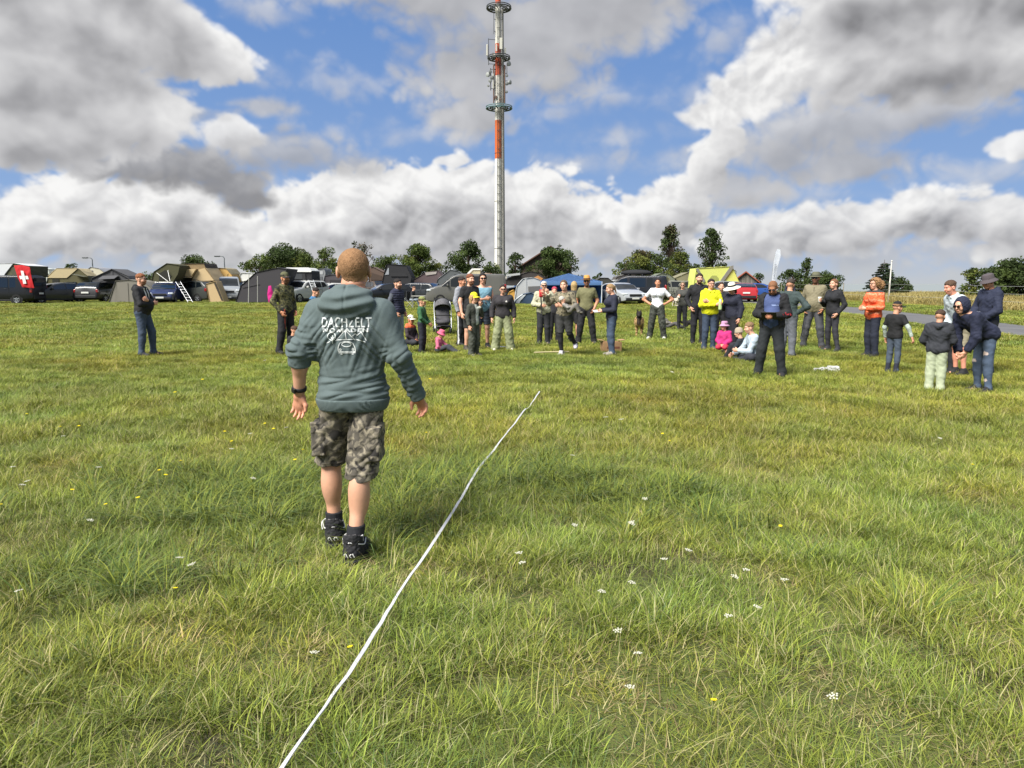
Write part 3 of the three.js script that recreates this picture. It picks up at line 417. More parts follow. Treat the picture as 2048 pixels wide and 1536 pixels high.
spruce(1766, 519, 84, 78, 'dark spruce tree beside the white pole'); spruce(1118, 486, 42, 92, 'thin spruce top behind the bushy dark tree', 1);
// street lamps and white pole
function lamp(px, top, d, side, label) { const b = M1(px, d), h = ahead(px, top, d).y - b.y, t = thing('street_lamp', label, 'street lamp', b.x, b.y, b.z), m = mat('#5a5f63', 0.5); part('pole', [rod([0, 0, 0], [0, h - 0.5, 0], 0.09, 0.055, 8), tube([[0, h - 0.52, 0], [0, h - 0.15, 0], [-0.15, h, 0], [-0.5, h + 0.03, 0]], 0.045)], m, t); part('lamp_head', rbox(0.62, 0.11, 0.24, -0.72, h + 0.03, 0, 0.05), mat('#2f3336', 0.5), t); part('glass', rbox(0.44, 0.04, 0.18, -0.74, h - 0.035, 0, 0.015), mat('#8a9094', 0.2), t); t.rotation.y = side; }
lamp(188, 516, 78, 0, 'grey street lamp above the pale tents at the left'); lamp(451, 513, 78, 0, 'grey street lamp behind the tan roof tent');
{ const b = M1(1779, 62), h = ahead(1780, 522, 62).y - b.y, t = thing('white_pole', 'slim white pole beside the spruce', 'pole', b.x, b.y, b.z); part('post', rod([0, 0, 0], [0.06, h, 0], 0.07, 0.045, 10), mat('#d6d4cc', 0.6), t); part('cap', new THREE.SphereGeometry(0.07, 10, 8).translate(0.06, h, 0), mat('#c9c7bf', 0.6), t); }
// barn roof behind the bushy tree
{
  const d = 100, b = M1(1078, d), t = thing('barn', 'brown-roofed barn half hidden by the bushy dark tree', 'barn', b.x, b.y, b.z, -0.12), e = ahead(1048, 533, d).y - b.y, r = ahead(1100, 497, d).y - b.y;
  part('wall', solid([[-2.1, 0, 4], [4.2, 0, 4], [4.2, e, 4], [1.9, r - 0.1, 4], [-2.1, e, 4], [-2.1, 0, -6], [4.2, 0, -6], [4.2, e, -6], [1.9, r - 0.1, -6], [-2.1, e, -6]], [[0, 1, 2, 3, 4], [5, 9, 8, 7, 6], [0, 4, 9, 5], [1, 6, 7, 2]]), mat('#4c4038', 0.9), t);
  part('roof', [[-1, -2.5], [1, 4.6]].flatMap(([s, x]) => solid([[1.9, r, 4.5], [x, e - 0.35, 4.5], [x, e - 0.35, -6.5], [1.9, r, -6.5], [1.9, r + 0.16, 4.5], [x, e - 0.2, 4.5], [x, e - 0.2, -6.5], [1.9, r + 0.16, -6.5]], [[0, 1, 2, 3], [4, 7, 6, 5], [0, 4, 5, 1], [2, 6, 7, 3], [1, 5, 6, 2]])), mat('#5a4036', 0.9), t);
}
{ // wooden shed with signs
  const d = 72, b = M1(1491, d), t = thing('wooden_shed', 'grey wooden shed with red roof edge and signs behind the lime tent', 'shed', b.x, b.y, b.z, -0.28), k = d / FOCAL, e = ahead(1491, 562, d).y - b.y, r = ahead(1491, 545, d).y - b.y, w = 1.05;
  part('back_wall', solid([[-w, 0, 0], [w, 0, 0], [w, e, 0], [0, r, 0], [-w, e, 0], [-w, 0, -3], [w, 0, -3], [w, e, -3], [0, r, -3], [-w, e, -3]], [[0, 1, 2, 3, 4], [5, 9, 8, 7, 6], [0, 4, 9, 5], [1, 6, 7, 2]]), mat('#57534b', 0.9), t);
  for (let i = 0; i < 15; i++) { const x = -w + (i + 0.5) * 2 * w / 15, top = r - (r - e) * Math.abs(x) / w, m = mat(['#6b665c', '#5f5a51', '#736d62'][i % 3], 0.95); part('board', box(2 * w / 15 - 0.02, top - 0.04, 0.03, x, (top - 0.04) / 2, 0.02 + 0.004 * (i % 2)), m, t); }
  for (const s of [-1, 1]) part('roof', solid([[0, r + 0.02, 0.3], [s * (w + 0.3), e - 0.22, 0.3], [s * (w + 0.3), e - 0.22, -3.3], [0, r + 0.02, -3.3], [0, r + 0.14, 0.3], [s * (w + 0.3), e - 0.1, 0.3], [s * (w + 0.3), e - 0.1, -3.3], [0, r + 0.14, -3.3]], [[0, 1, 2, 3], [4, 7, 6, 5], [0, 4, 5, 1], [2, 6, 7, 3], [1, 5, 6, 2]]), mat('#8c4a35', 0.85), t);
  part('notice_board', rbox(0.9, 0.55, 0.05, 0.25, e - 0.95, 0.08, 0.02), mat('#22262a', 0.6), t); part('sign', rbox(0.95, 0.26, 0.05, 0.1, e - 1.42, 0.08, 0.02), mat('#2f7a46', 0.6), t); part('sign', rbox(0.3, 0.3, 0.05, -0.65, e - 1.42, 0.08, 0.02), mat('#c65a2a', 0.6), t); part('sign', rbox(1.6, 0.34, 0.05, 0.05, e - 1.86, 0.08, 0.02), mat('#d5d3cc', 0.6), t);
}
{ // fence with white tapes round the straw field
  const t = thing('electric_fence', 'thin fence of posts and white tapes along the straw field', 'fence', 0, 0, 0), post = mat('#8a8272', 0.9), pts = []; for (let d = 36; d <= 84; d += 8) pts.push([26.2 + 0.05 * (d - 40), d]); for (let x = 30; x < 62; x += 7) pts.unshift([x, 36 - (x - 30) * 0.06]);
  const P = pts.map(([x, d]) => V(x, groundY(x, -d), -d));
  P.forEach((p) => part('post', rod([p.x, p.y, p.z], [p.x, p.y + 1.45, p.z], 0.035, 0.03, 6), post, t));
  for (const hgt of [0.55, 0.95, 1.35]) part('tape', P.slice(1).map((p, i) => { const q = P[i]; return tube([[q.x, q.y + hgt, q.z], [(p.x + q.x) / 2, (p.y + q.y) / 2 + hgt - 0.04, (p.z + q.z) / 2], [p.x, p.y + hgt, p.z]], 0.006, 5); }), mat('#a9aaa6', 0.7), t);
}

// ---------- vehicles ----------
const glassMat = new THREE.MeshPhysicalMaterial({ color: '#10161a', roughness: 0.06, clearcoat: 1, clearcoatRoughness: 0.03 }), tyreMat = mat('#141414', 0.9), rimMat = mat('#9a9da0', 0.35, { metalness: 0.7 }), trimMat = mat('#17181a', 0.6), lampMat = mat('#c9ced2', 0.12, { clearcoat: 1 }), redLamp = mat('#8a1414', 0.2, { clearcoat: 1 }), plateMat = mat('#d2d2cc', 0.5), euMat = mat('#1d3a8a', 0.5);
const wheelGeo = {};
function wheel(parent, x, y, z, r, side) {
  const w = new THREE.Group(); w.name = 'wheel'; w.position.set(x, y, z); parent.add(w);
  const g = wheelGeo[r] ??= { tyre: new THREE.LatheGeometry([[r * 0.62, -0.1], [r * 0.92, -0.105], [r, -0.07], [r, 0.07], [r * 0.92, 0.105], [r * 0.62, 0.1]].map((p) => new THREE.Vector2(...p)), 28).rotateX(Math.PI / 2), rim: merged([new THREE.CylinderGeometry(r * 0.63, r * 0.63, 0.12, 24).rotateX(Math.PI / 2).toNonIndexed(), ...[0, 1, 2, 3, 4].map((k) => rbox(0.07, r * 0.56, 0.03, 0, r * 0.32, 0.075, 0.01).rotateZ(k * 1.2566)), new THREE.TorusGeometry(r * 0.6, 0.02, 6, 24).translate(0, 0, 0.075)]) };
  part('tyre', g.tyre, tyreMat, w); const m = part('rim', g.rim, rimMat, w); if (side < 0) m.rotation.y = Math.PI;
}
const CARS = { // top line front to rear, waist height, side windows, windscreen and rear window spans, wheel positions
  hatch: { L: 4.25, W: 1.8, top: [[0, 0.5], [0.04, 0.66], [0.3, 0.8], [1.1, 0.97], [1.9, 1.37], [2.4, 1.45], [3.2, 1.42], [3.85, 1.22], [4.15, 0.95], [4.25, 0.55]], belt: 0.95, tum: 0.26, win: [[[1.42, 0.97], [1.95, 1.3], [2.45, 1.37], [2.5, 0.98]], [[2.57, 0.98], [2.53, 1.37], [3.15, 1.34], [3.6, 1.13], [3.6, 1.02]]], ws: [1.14, 1.86], rw: [3.3, 3.98], wh: [0.8, 3.42], r: 0.31 },
  wagon: { L: 4.7, W: 1.8, top: [[0, 0.5], [0.04, 0.66], [0.3, 0.8], [1.15, 0.97], [1.95, 1.38], [2.4, 1.47], [4.1, 1.44], [4.5, 1.15], [4.65, 0.95], [4.7, 0.5]], belt: 0.96, tum: 0.24, win: [[[1.5, 0.98], [2.0, 1.31], [2.5, 1.38], [2.55, 0.99]], [[2.62, 0.99], [2.58, 1.38], [3.4, 1.37], [3.4, 1.0]], [[3.48, 1.0], [3.48, 1.37], [4.0, 1.34], [4.25, 1.06]]], ws: [1.2, 1.92], rw: [4.13, 4.52], wh: [0.85, 3.65], r: 0.32 },
  suv: { L: 4.45, W: 1.86, top: [[0, 0.6], [0.04, 0.8], [0.25, 0.98], [1.15, 1.1], [1.75, 1.52], [2.2, 1.63], [3.8, 1.6], [4.25, 1.3], [4.4, 1.05], [4.45, 0.6]], belt: 1.08, tum: 0.22, win: [[[1.42, 1.1], [1.85, 1.47], [2.4, 1.55], [2.45, 1.11]], [[2.52, 1.11], [2.48, 1.55], [3.3, 1.54], [3.35, 1.12]], [[3.42, 1.12], [3.4, 1.53], [3.75, 1.5], [4.0, 1.2]]], ws: [1.2, 1.74], rw: [3.84, 4.26], wh: [0.82, 3.5], r: 0.36, clad: 1 },
  van: { L: 5.1, W: 1.95, top: [[0, 0.6], [0.04, 0.85], [0.35, 1.05], [0.95, 1.2], [1.75, 1.82], [2.2, 1.95], [4.95, 1.93], [5.06, 1.7], [5.1, 0.6]], belt: 1.15, tum: 0.1, win: [[[1.05, 1.15], [1.72, 1.7], [2.15, 1.78], [2.2, 1.12]], [[2.35, 1.14], [2.35, 1.78], [3.5, 1.78], [3.5, 1.14]], [[3.62, 1.14], [3.62, 1.78], [4.85, 1.76], [4.85, 1.14]]], ws: [1.0, 1.72], rw: null, wh: [0.95, 4.0], r: 0.34 },
  panelvan: { L: 5.3, W: 2.0, top: [[0, 0.6], [0.04, 0.9], [0.3, 1.1], [0.95, 1.25], [1.85, 1.88], [2.3, 2.0], [5.15, 1.98], [5.26, 1.75], [5.3, 0.6]], belt: 1.2, tum: 0.08, win: [[[1.02, 1.2], [1.55, 1.58], [1.55, 1.19]], [[1.62, 1.19], [1.62, 1.62], [1.95, 1.8], [2.45, 1.84], [2.45, 1.16]], [[2.65, 1.2], [2.65, 1.84], [3.75, 1.84], [3.75, 1.2]], [[3.9, 1.2], [3.9, 1.84], [5.05, 1.82], [5.05, 1.2]]], ws: [1.0, 1.82], rw: null, wh: [0.95, 4.1], r: 0.35 },
};
function car(type, px, d, deg, paint, label, o = {}) {
  const c = CARS[type], p = M1(px, d), t = thing(o.name ?? ({ van: 'parked_van', panelvan: 'parked_van' })[type] ?? 'parked_car', label, type.includes('van') ? 'van' : 'car', p.x, p.y, p.z, D(deg), o.group), L = c.L, cx = L / 2;
  const topY = (x) => { const q = c.top; for (let i = 1; i < q.length; i++) if (x <= q[i][0]) { const u = (x - q[i - 1][0]) / (q[i][0] - q[i - 1][0]); return lerp(q[i - 1][1], q[i][1], u * u * (3 - 2 * u) * 0.5 + u * 0.5); } return q[q.length - 1][1]; };
  const plan = (x) => 1 - 0.16 * Math.pow(clamp(1 - x / 0.7), 2) - 0.12 * Math.pow(clamp(1 - (L - x) / 0.6), 2), side = (x, y) => c.W / 2 * plan(x) * (1 - 0.05 * Math.pow(Math.max(0, 0.62 - y) / 0.4, 2) - 0.03 * Math.pow(clamp((y - 0.62) / (c.belt - 0.62)), 2)) - c.tum * Math.max(0, y - c.belt);
  const X = (x) => cx - x;                                             // front to +x
  const N = 44, ys = 9, pos = [], idx = [], row = [];
  for (let i = 0; i <= N; i++) {
    const x = L * (i / N), yt = topY(x), pts = [], y0 = 0.2 + 0.1 * Math.pow(clamp(1 - x / 0.5), 2) + 0.12 * Math.pow(clamp(1 - (L - x) / 0.5), 2);
    for (let k = 0; k <= ys; k++) { const y = lerp(y0, Math.max(y0 + 0.02, yt - 0.07), k / ys); pts.push([y, side(x, y)]); }
    const z = side(x, Math.max(y0, yt - 0.07)); pts.push([yt - 0.028, z * 0.955], [yt - 0.004, z * 0.86], [yt + 0.012, z * 0.5], [yt + 0.018, 0]); row.push(pts.length);
    for (const s of [1, -1]) for (const [y, zz] of pts) pos.push(X(x), y, s * zz);
  }
  const K = row[0]; for (let i = 0; i < N; i++) for (let s = 0; s < 2; s++) for (let k = 0; k + 1 < K; k++) { const a = i * 2 * K + s * K + k, b = a + 2 * K; if (s) idx.push(a, b, a + 1, a + 1, b, b + 1); else idx.push(a, a + 1, b, a + 1, b + 1, b); }
  for (const i of [0, N]) for (let k = 0; k + 1 < K; k++) { const a = i * 2 * K + k, b = a + K; if (i) idx.push(a, a + 1, b, a + 1, b + 1, b); else idx.push(a, b, a + 1, a + 1, b, b + 1); }
  for (let i = 0; i < N; i++) { const a = i * 2 * K, b = a + K; idx.push(a, a + 2 * K, b, b, a + 2 * K, b + 2 * K); }
  const g = new THREE.BufferGeometry(); g.setAttribute('position', new THREE.Float32BufferAttribute(pos, 3)); g.setIndex(idx); g.computeVertexNormals();
  const body = part('body', g, mat(paint, 0.4, { metalness: 0.0, clearcoat: 0.55, clearcoatRoughness: 0.1, specularIntensity: 0.6 }), t);
  for (const s of [1, -1]) {
    for (const w of c.win) { const sh = new THREE.ShapeGeometry(new THREE.Shape(w.map(([x, y]) => new THREE.Vector2(x, y)))), q = sh.attributes.position; for (let i = 0; i < q.count; i++) { const x = q.getX(i), y = q.getY(i); q.setXYZ(i, X(x), y, s * (side(x, y) + 0.012)); } if (s > 0) { const ix = sh.index.array; for (let i = 0; i < ix.length; i += 3) { const v = ix[i]; ix[i] = ix[i + 1]; ix[i + 1] = v; } } sh.computeVertexNormals(); part('side_window', sh, o.boarded && w === c.win[c.win.length - 1] ? mat(paint, 0.4) : glassMat, t); }
    for (const x of c.wh) { const z = side(x, c.r); part('wheel_arch', new THREE.CircleGeometry(c.r + 0.07, 26).rotateY(s > 0 ? 0 : Math.PI).translate(X(x), c.r + 0.02, s * (z + 0.012)), trimMat, t); wheel(t, X(x), c.r, s * (z - 0.075), c.r, s); }
    part('sill_trim', rbox(c.wh[1] - c.wh[0] - 2 * c.r - 0.1, c.clad ? 0.16 : 0.09, 0.04, X((c.wh[0] + c.wh[1]) / 2), 0.27, s * (side(2, 0.27) + 0.008), 0.015), trimMat, t);
    for (let k = 0; k < 2; k++) { const x = c.win[Math.min(k + (c.win.length > 3 ? 1 : 0), c.win.length - 1)].reduce((m, q) => Math.max(m, q[0]), 0) - 0.16; if (x < L - 0.7) part('door_handle', rbox(0.17, 0.03, 0.03, X(x), c.belt - 0.1, s * (side(x, c.belt - 0.1) + 0.014), 0.01), k ? trimMat : mat(paint, 0.4), t); part('door_seam', rbox(0.012, c.belt - 0.34, 0.012, X(x + 0.2), (c.belt + 0.32) / 2, s * (side(x + 0.2, 0.6) - 0.0005), 0.004), trimMat, t); }
    const mx = c.ws[0] + 0.42; part('mirror', rbox(0.11, 0.15, 0.2, X(mx), c.belt + 0.08, s * (side(mx, c.belt) + 0.13), 0.04), o.mirror ? mat(o.mirror, 0.4) : mat(paint, 0.4), t);
    part('headlight', rbox(0.3, 0.13, 0.34, X(0.22), c.belt - 0.25, s * (side(0.25, 0.7) - 0.15), 0.05), lampMat, t); part('tail_light', rbox(0.16, type.includes('van') ? 0.5 : 0.24, 0.16, X(L - 0.14), c.belt - 0.12, s * (side(L - 0.15, 0.8) - 0.045), 0.04), redLamp, t);
    if (o.rails) part('roof_rail', tube([[X(c.ws[1] + 0.2), topY(c.ws[1] + 0.4) - 0.02, s * 0.6], [X(c.ws[1] + 0.5), topY(c.ws[1] + 0.5) + 0.07, s * 0.6], [X(L - 1.2), topY(L - 1.2) + 0.07, s * 0.6], [X(L - 0.9), topY(L - 0.9) - 0.02, s * 0.6]], 0.02), trimMat, t);
  }
  const pane = (name, a, b) => { const P = [], I = [], n = 8, m = 6; for (let i = 0; i <= n; i++) for (let j = 0; j <= m; j++) { const x = lerp(a, b, i / n), z = side(x, topY(x) - 0.07) * 0.88 * (j / m * 2 - 1); P.push(X(x), topY(x) + 0.032 - 0.024 * Math.abs(j / m * 2 - 1), z); } for (let i = 0; i < n; i++) for (let j = 0; j < m; j++) { const q = i * (m + 1) + j; I.push(q, q + 1, q + m + 1, q + 1, q + m + 2, q + m + 1); } const w = new THREE.BufferGeometry(); w.setAttribute('position', new THREE.Float32BufferAttribute(P, 3)); w.setIndex(I); w.computeVertexNormals(); part(name, w, glassMat, t); };
  pane('windscreen', ...c.ws); if (c.rw) pane('rear_window', ...c.rw); else part('rear_window', rbox(0.02, 0.55, c.W * 0.72, X(L + 0.012), c.belt + 0.36, 0, 0.008), glassMat, t);
  part('grille', rbox(0.05, 0.14, c.W * 0.5, X(-0.005), c.belt - 0.32, 0, 0.02), trimMat, t); part('front_bumper', rbox(0.14, 0.2, c.W * 0.8, X(0.05), 0.36, 0, 0.05), o.bumper ? mat(o.bumper, 0.6) : trimMat, t); part('rear_bumper', rbox(0.14, 0.22, c.W * 0.82, X(L - 0.06), 0.42, 0, 0.05), trimMat, t);
  for (const e of [-0.045, L + 0.03]) { const lp = part('number_plate', rbox(0.02, 0.115, 0.52, X(e), e < 0 ? 0.42 : 0.72, 0, 0.006), plateMat, t); }
  t.updateMatrixWorld(true);
  return { t, roof: p.y + Math.max(...c.top.map((q) => q[1])) };
}
car('van', 4, 50.5, 183, '#0c0e11', 'black passenger van at the left edge under a grey roof tent', { mirror: '#14181d' });
car('hatch', 108, 52.5, 236, '#26282a', 'dark grey hatchback parked in front of the beige roof tent');
car('wagon', 203, 55, 92, '#0c0c0f', 'black estate car seen from behind, under the dark grey roof tent', { rails: 1 });
car('suv', 140, 58.5, -95, '#2b3137', 'dark car with white mirror below the beige ridge tent', { mirror: '#cfd2d2' });
car('hatch', 331, 53, -76, '#222c50', 'blue hatchback facing the meadow under the olive roof tent', { rails: 1 });
car('suv', 388, 55.5, 155, '#3a3d3a', 'dark grey off-road car beside the blue hatchback', { rails: 1 });
car('van', 453, 57, -68, '#8a8d8e', 'grey van facing the meadow under the tan roof tent', { bumper: '#2a2b2c' });
car('suv', 604, 54, -114, '#b9b9b4', 'silver-white off-road car under the white pop-up roof tent', { rails: 1 });
car('wagon', 655, 57.5, -130, '#c4c4c0', 'white estate car behind the walking man', { rails: 1 });
car('hatch', 770, 55, 205, '#191b1f', 'black hatchback below the black hard-shell tent');
car('wagon', 826, 56, 160, '#24272a', 'dark estate car left of the grey van', {});
car('panelvan', 932, 48.2, 186, '#5c5b56', 'long grey-brown van parked side-on behind the crowd', { boarded: 1 });
car('hatch', 1243, 50.5, -72, '#9a9da0', 'silver car facing the meadow beside the blue gazebo');
car('van', 1268, 54.5, 163, '#12151c', 'navy van with a roof box behind the silver car');
car('hatch', 1484, 57, 82, '#9c2226', 'red car seen from behind next to the white sun hat');
car('hatch', 1500, 72, 170, '#28498a', 'bright blue car parked in front of the wooden shed');
// the second row, mostly hidden below its roof tents
for (const [type, px, d, deg, col, label] of [['van', 82, 61, 175, '#d4d6d2', 'white camper van behind the dark grey hatchback'], ['suv', 190, 63, 200, '#8f8d86', 'beige car under the pale tent in the second row'], ['van', 488, 63, 150, '#d2d4d2', 'white camper van behind the dark grey ground tent'], ['suv', 640, 62, -100, '#70747a', 'grey camper car under the grey pop-top'], ['suv', 752, 63, 120, '#4a4038', 'brown car under the brown roof tent'], ['suv', 866, 61, 200, '#3c3836', 'dark car below the mauve roof tent'], ['suv', 905, 60, 185, '#565a5c', 'grey car below the grey peaked roof tent'], ['van', 952, 62, 100, '#c9c6ba', 'cream camper van with raised roof behind the long grey van'], ['suv', 1050, 61, 190, '#2a2a2c', 'black car under the dark awning tent'], ['suv', 1250, 64, 170, '#3a3c3e', 'dark car behind the navy van'], ['suv', 1330, 60, 185, '#77786f', 'khaki car under the olive roof tent'], ['suv', 1372, 60, 175, '#5c5c52', 'olive car under the second olive roof tent'], ['suv', 1432, 58, 190, '#7c7f80', 'grey car under the lime yellow tent']]) car(type, px, d, deg, col, label);

// ---------- tents ----------
const canvasOf = (hex, seed = 1) => mat(hex, 0.95);
// a tent whose end wall has the given outline (pixels of the photograph at distance d), running back by depth; sides[i] = colour of the panel over outline edge i
function tent(label, d, outline, depth, sides, wall, o = {}) {
  const xs = outline.map((q) => q[0]), mx = (Math.min(...xs) + Math.max(...xs)) / 2, base = M1(mx, d), t = thing(o.name ?? 'roof_tent', label, 'tent', base.x, 0, base.z, D(o.turn ?? 0), o.group), k = (q) => { const p = ahead(q[0], q[1], d); return [p.x - base.x, p.y]; }, P = outline.map(k), n = P.length, R = rng(Math.round(mx * 3 + d)); if (!o.two) sides = [wall];
  if (o.ground) { const low = Math.min(...P.map((q) => q[1])); P.forEach((q) => { if (q[1] < low + 0.12) q[1] = base.y + 0.01; }); }
  const area = P.reduce((s, q, i) => s + q[0] * P[(i + 1) % n][1] - P[(i + 1) % n][0] * q[1], 0); if (area < 0) { P.reverse(); sides = sides.slice().reverse(); sides.push(sides.shift()); }
  P.forEach((q, i) => { const r = P[(i + 1) % n], c = sides[i % sides.length]; if (c) part(r[1] < q[1] - 0.05 && Math.abs(r[0] - q[0]) < 0.35 * Math.abs(r[1] - q[1]) || Math.abs(r[0] - q[0]) < 0.3 * Math.abs(r[1] - q[1]) ? 'side_wall' : 'roof_panel', cloth([[[q[0], q[1], 0.06], [r[0], r[1], 0.06]], [[q[0], q[1], -depth - 0.06], [r[0], r[1], -depth - 0.06]]].map((rw) => rw), o.sag ?? 0.05, 0.02, R() * 50, 8), canvasOf(c), t); });
  for (const [z, nm] of [[0, 'front_wall'], [-depth, 'back_wall']]) {
    const sh = new THREE.ExtrudeGeometry(new THREE.Shape(P.map(([x, y]) => new THREE.Vector2(x, y))), { depth: 0.02, bevelEnabled: false, steps: 1 }).translate(0, 0, z - 0.01), cx = P.reduce((s, q) => s + q[0], 0) / n; part(nm, sh, canvasOf(wall), t);
  }
  // things on the front wall: windows, flaps, seams [outline in pixels, colour, how far proud]
  for (const [q, c0, proud = 0.03, nm = 'window'] of o.on ?? []) { const c = /^(seam|fold|panel|door_flap|window_flap)$/.test(nm) || nm === 'side_panel' && !o.two ? wall : c0; const S = q.map(k); part(nm, new THREE.ExtrudeGeometry(new THREE.Shape(S.map(([x, y]) => new THREE.Vector2(x, y))), { depth: proud, bevelEnabled: false }).translate(0, 0, 0.012), mat(c, 0.9), t); }
  for (const [a, b, r = 0.02, c = '#b8b8b4', z0 = 0.25, z1 = 0.25] of o.poles ?? []) { const A = k(a), B = k(b); part('pole', rod([A[0], A[1], z0], [B[0], B[1], z1], r, r, 7), mat(c, 0.4, { metalness: 0.4 }), t); }
  for (const [a, b, out, drop, c] of o.flaps ?? []) { const A = k(a), B = k(b); part('awning_flap', cloth([[[A[0], A[1], 0.05], [B[0], B[1], 0.05]], [[A[0], A[1] - drop, out], [B[0], B[1] - drop, out]]], 0.03, 0.015, R() * 9, 6), canvasOf(o.two ? c : wall), t); }
  if (o.board) { const w = Math.max(...P.map((q) => q[0])) - Math.min(...P.map((q) => q[0])), y = Math.min(...P.map((q) => q[1])), x = (Math.max(...P.map((q) => q[0])) + Math.min(...P.map((q) => q[0]))) / 2; part('base_board', rbox(w * 0.98, 0.07, depth + 0.1, x, y - 0.04, -depth / 2, 0.02), mat(o.board, 0.6), t); }
  return t;
}
const DKG = '#444346', OLV = '#4a4a38', BEI = '#b59d76', CHAR = '#2c2d30', SLT = '#6a6b6e';
tent('silver-grey roof tent on the black van at the left edge', 51, [[-60, 566], [-58, 528], [30, 527], [58, 532], [58, 553], [24, 560], [0, 566]], 2.0, ['#b8babb', '#b8babb', '#b8babb', OLV, OLV, OLV, OLV], '#55553f', { two: 1, on: [[[[22, 534], [57, 535], [57, 551], [26, 556]], OLV, 0.02, 'side_panel'], [[[-60, 566], [-58, 529], [27, 528], [12, 547], [0, 567]], '#c2c4c5', 0.08, 'fly_edge']], poles: [[[0, 565], [38, 605], 0.012, '#8a8a86', 0.3, 1.2]] });
tent('beige and olive ridge roof tent above the dark grey hatchback', 58, [[98, 567], [100, 553], [116, 537], [155, 537], [172, 552], [176, 566]], 2.2, [OLV, '#bfae86', '#bfae86', '#bfae86', OLV, OLV], '#5f5b40', { two: 1, turn: 12, on: [[[[99, 556], [116, 538], [153, 538], [134, 556]], '#c0b088', 0.05, 'fly_panel'], [[[108, 558], [120, 558], [120, 565], [108, 565]], '#2e2e26', 0.03]], flaps: [[[150, 548], [172, 553], 0.9, 0.05, OLV]], board: '#2a2a2a' });
tent('pale cream tent with grey top in the second row', 63, [[163, 562], [168, 544], [182, 534], [198, 537], [214, 548], [216, 562]], 2.0, ['#b8b29c', '#84868b', '#84868b', '#84868b', '#b8b29c', '#b8b29c'], '#b8b29c', { two: 1, on: [[[[176, 541], [186, 541], [186, 544], [176, 544]], '#5c5d60', 0.03]] });
tent('dark grey roof tent with awning window on the black estate car', 54.5, [[182, 566], [185, 556], [224, 538], [256, 552], [263, 562], [262, 566]], 2.1, [DKG, '#333335', '#3c3c3e', DKG, DKG, CHAR], '#4a4a4c', { on: [[[[207, 553], [236, 552], [240, 560], [206, 560]], '#232324', 0.05], [[[222, 541], [226, 541], [226, 552], [222, 552]], '#8e8e88', 0.03, 'seam']], flaps: [[[206, 552], [238, 551], 0.7, 0.25, '#56565a']], poles: [[[184, 557], [224, 539], 0.03, '#1d1d1f', 0.08, 0.08], [[224, 539], [262, 560], 0.03, '#1d1d1f', 0.08, 0.08]], board: '#222' });
tent('translucent grey ground tent standing between the estate car and the blue hatchback', 52, [[218, 606], [232, 562], [258, 560], [288, 563], [308, 580], [312, 606]], 2.0, [SLT, '#55565a', '#5a5b5e', '#55565a', SLT, '#444'], '#757168', { name: 'ground_tent', ground: 1, on: [[[[236, 566], [256, 566], [258, 604], [234, 604]], '#747062', 0.03, 'panel']], poles: [[[231, 564], [220, 605], 0.015, '#2a2a2c', 0.05, 0.6]] });
tent('olive roof tent with poles and ladder on the blue hatchback', 53.5, [[304, 564], [308, 544], [334, 527], [360, 531], [356, 548], [346, 564]], 2.1, [OLV, '#45452f', '#4c4b36', '#3e3e2e', OLV, CHAR], '#47462f', { on: [[[[319, 547], [331, 540], [343, 552], [338, 561], [318, 561]], '#23231c', 0.03]], poles: [[[315, 546], [345, 563], 0.022, '#c4c4c0', 0.1, 0.7], [[337, 541], [349, 562], 0.022, '#c4c4c0', 0.1, 0.7], [[304, 565], [347, 565], 0.05, '#b0b0ac', 0.1, 0.1]], board: '#1f1f20' });
tent('dark brown and beige roof tent with hanging entrance beside the ladder', 55, [[348, 566], [357, 548], [362, 528], [408, 527], [412, 536], [430, 562], [424, 566]], 2.2, ['#403a33', '#403a33', '#403a33', '#403a33', '#b7a17a', '#b7a17a', '#403a33'], '#7f6d50', { two: 1, on: [[[[364, 552], [370, 539], [396, 538], [386, 553]], '#b7a17a', 0.35, 'fly_panel'], [[[384, 562], [396, 540], [410, 536], [429, 561]], '#b7a17a', 0.08, 'side_panel'], [[[350, 564], [362, 554], [384, 555], [384, 563]], '#2a2621', 0.03]], flaps: [[[365, 552], [388, 553], 0.5, 0.1, '#b7a17a']], board: '#1e1c1a' });
tent('beige hanging tent annex below the brown roof tent', 53.5, [[413, 568], [432, 563], [449, 601], [430, 602], [420, 601]], 0.9, [BEI, '#9c8762', '#a08b66', BEI, BEI], '#b59d76', { name: 'tent_annex', ground: 1, on: [[[[428, 566], [432, 565], [448, 601], [443, 601]], '#3a342b', 0.03, 'opening']] });
tent('tan roof tent on the grey van', 57.5, [[418, 564], [424, 546], [438, 536], [452, 537], [463, 549], [468, 563]], 2.1, ['#b39257', '#8f8468', '#8f8468', '#8f8468', '#b39257', '#b39257'], '#b39257', { two: 1, on: [[[[434, 546], [456, 547], [454, 555], [432, 556]], '#b4935a', 0.04, 'window_flap']], board: '#26262a' });
tent('large dark grey ground tent with a pink cloth beside it', 51.5, [[471, 606], [482, 572], [512, 545], [555, 536], [573, 538], [563, 565], [552, 606]], 2.6, ['#343235', '#3a383b', '#444245', '#3f3d40', '#353336', '#333', '#333'], '#3b393c', { name: 'ground_tent', ground: 1, on: [[[[496, 584], [536, 582], [540, 604], [492, 604]], '#29272a', 0.04, 'door_flap'], [[[484, 572], [516, 566], [520, 569], [486, 576]], '#4a484b', 0.03, 'seam']], poles: [[[507, 549], [506, 608], 0.025, '#c9c7c0', 0.9, 0.9], [[522, 552], [522, 607], 0.025, '#b9b7b0', 0.7, 0.7]] });
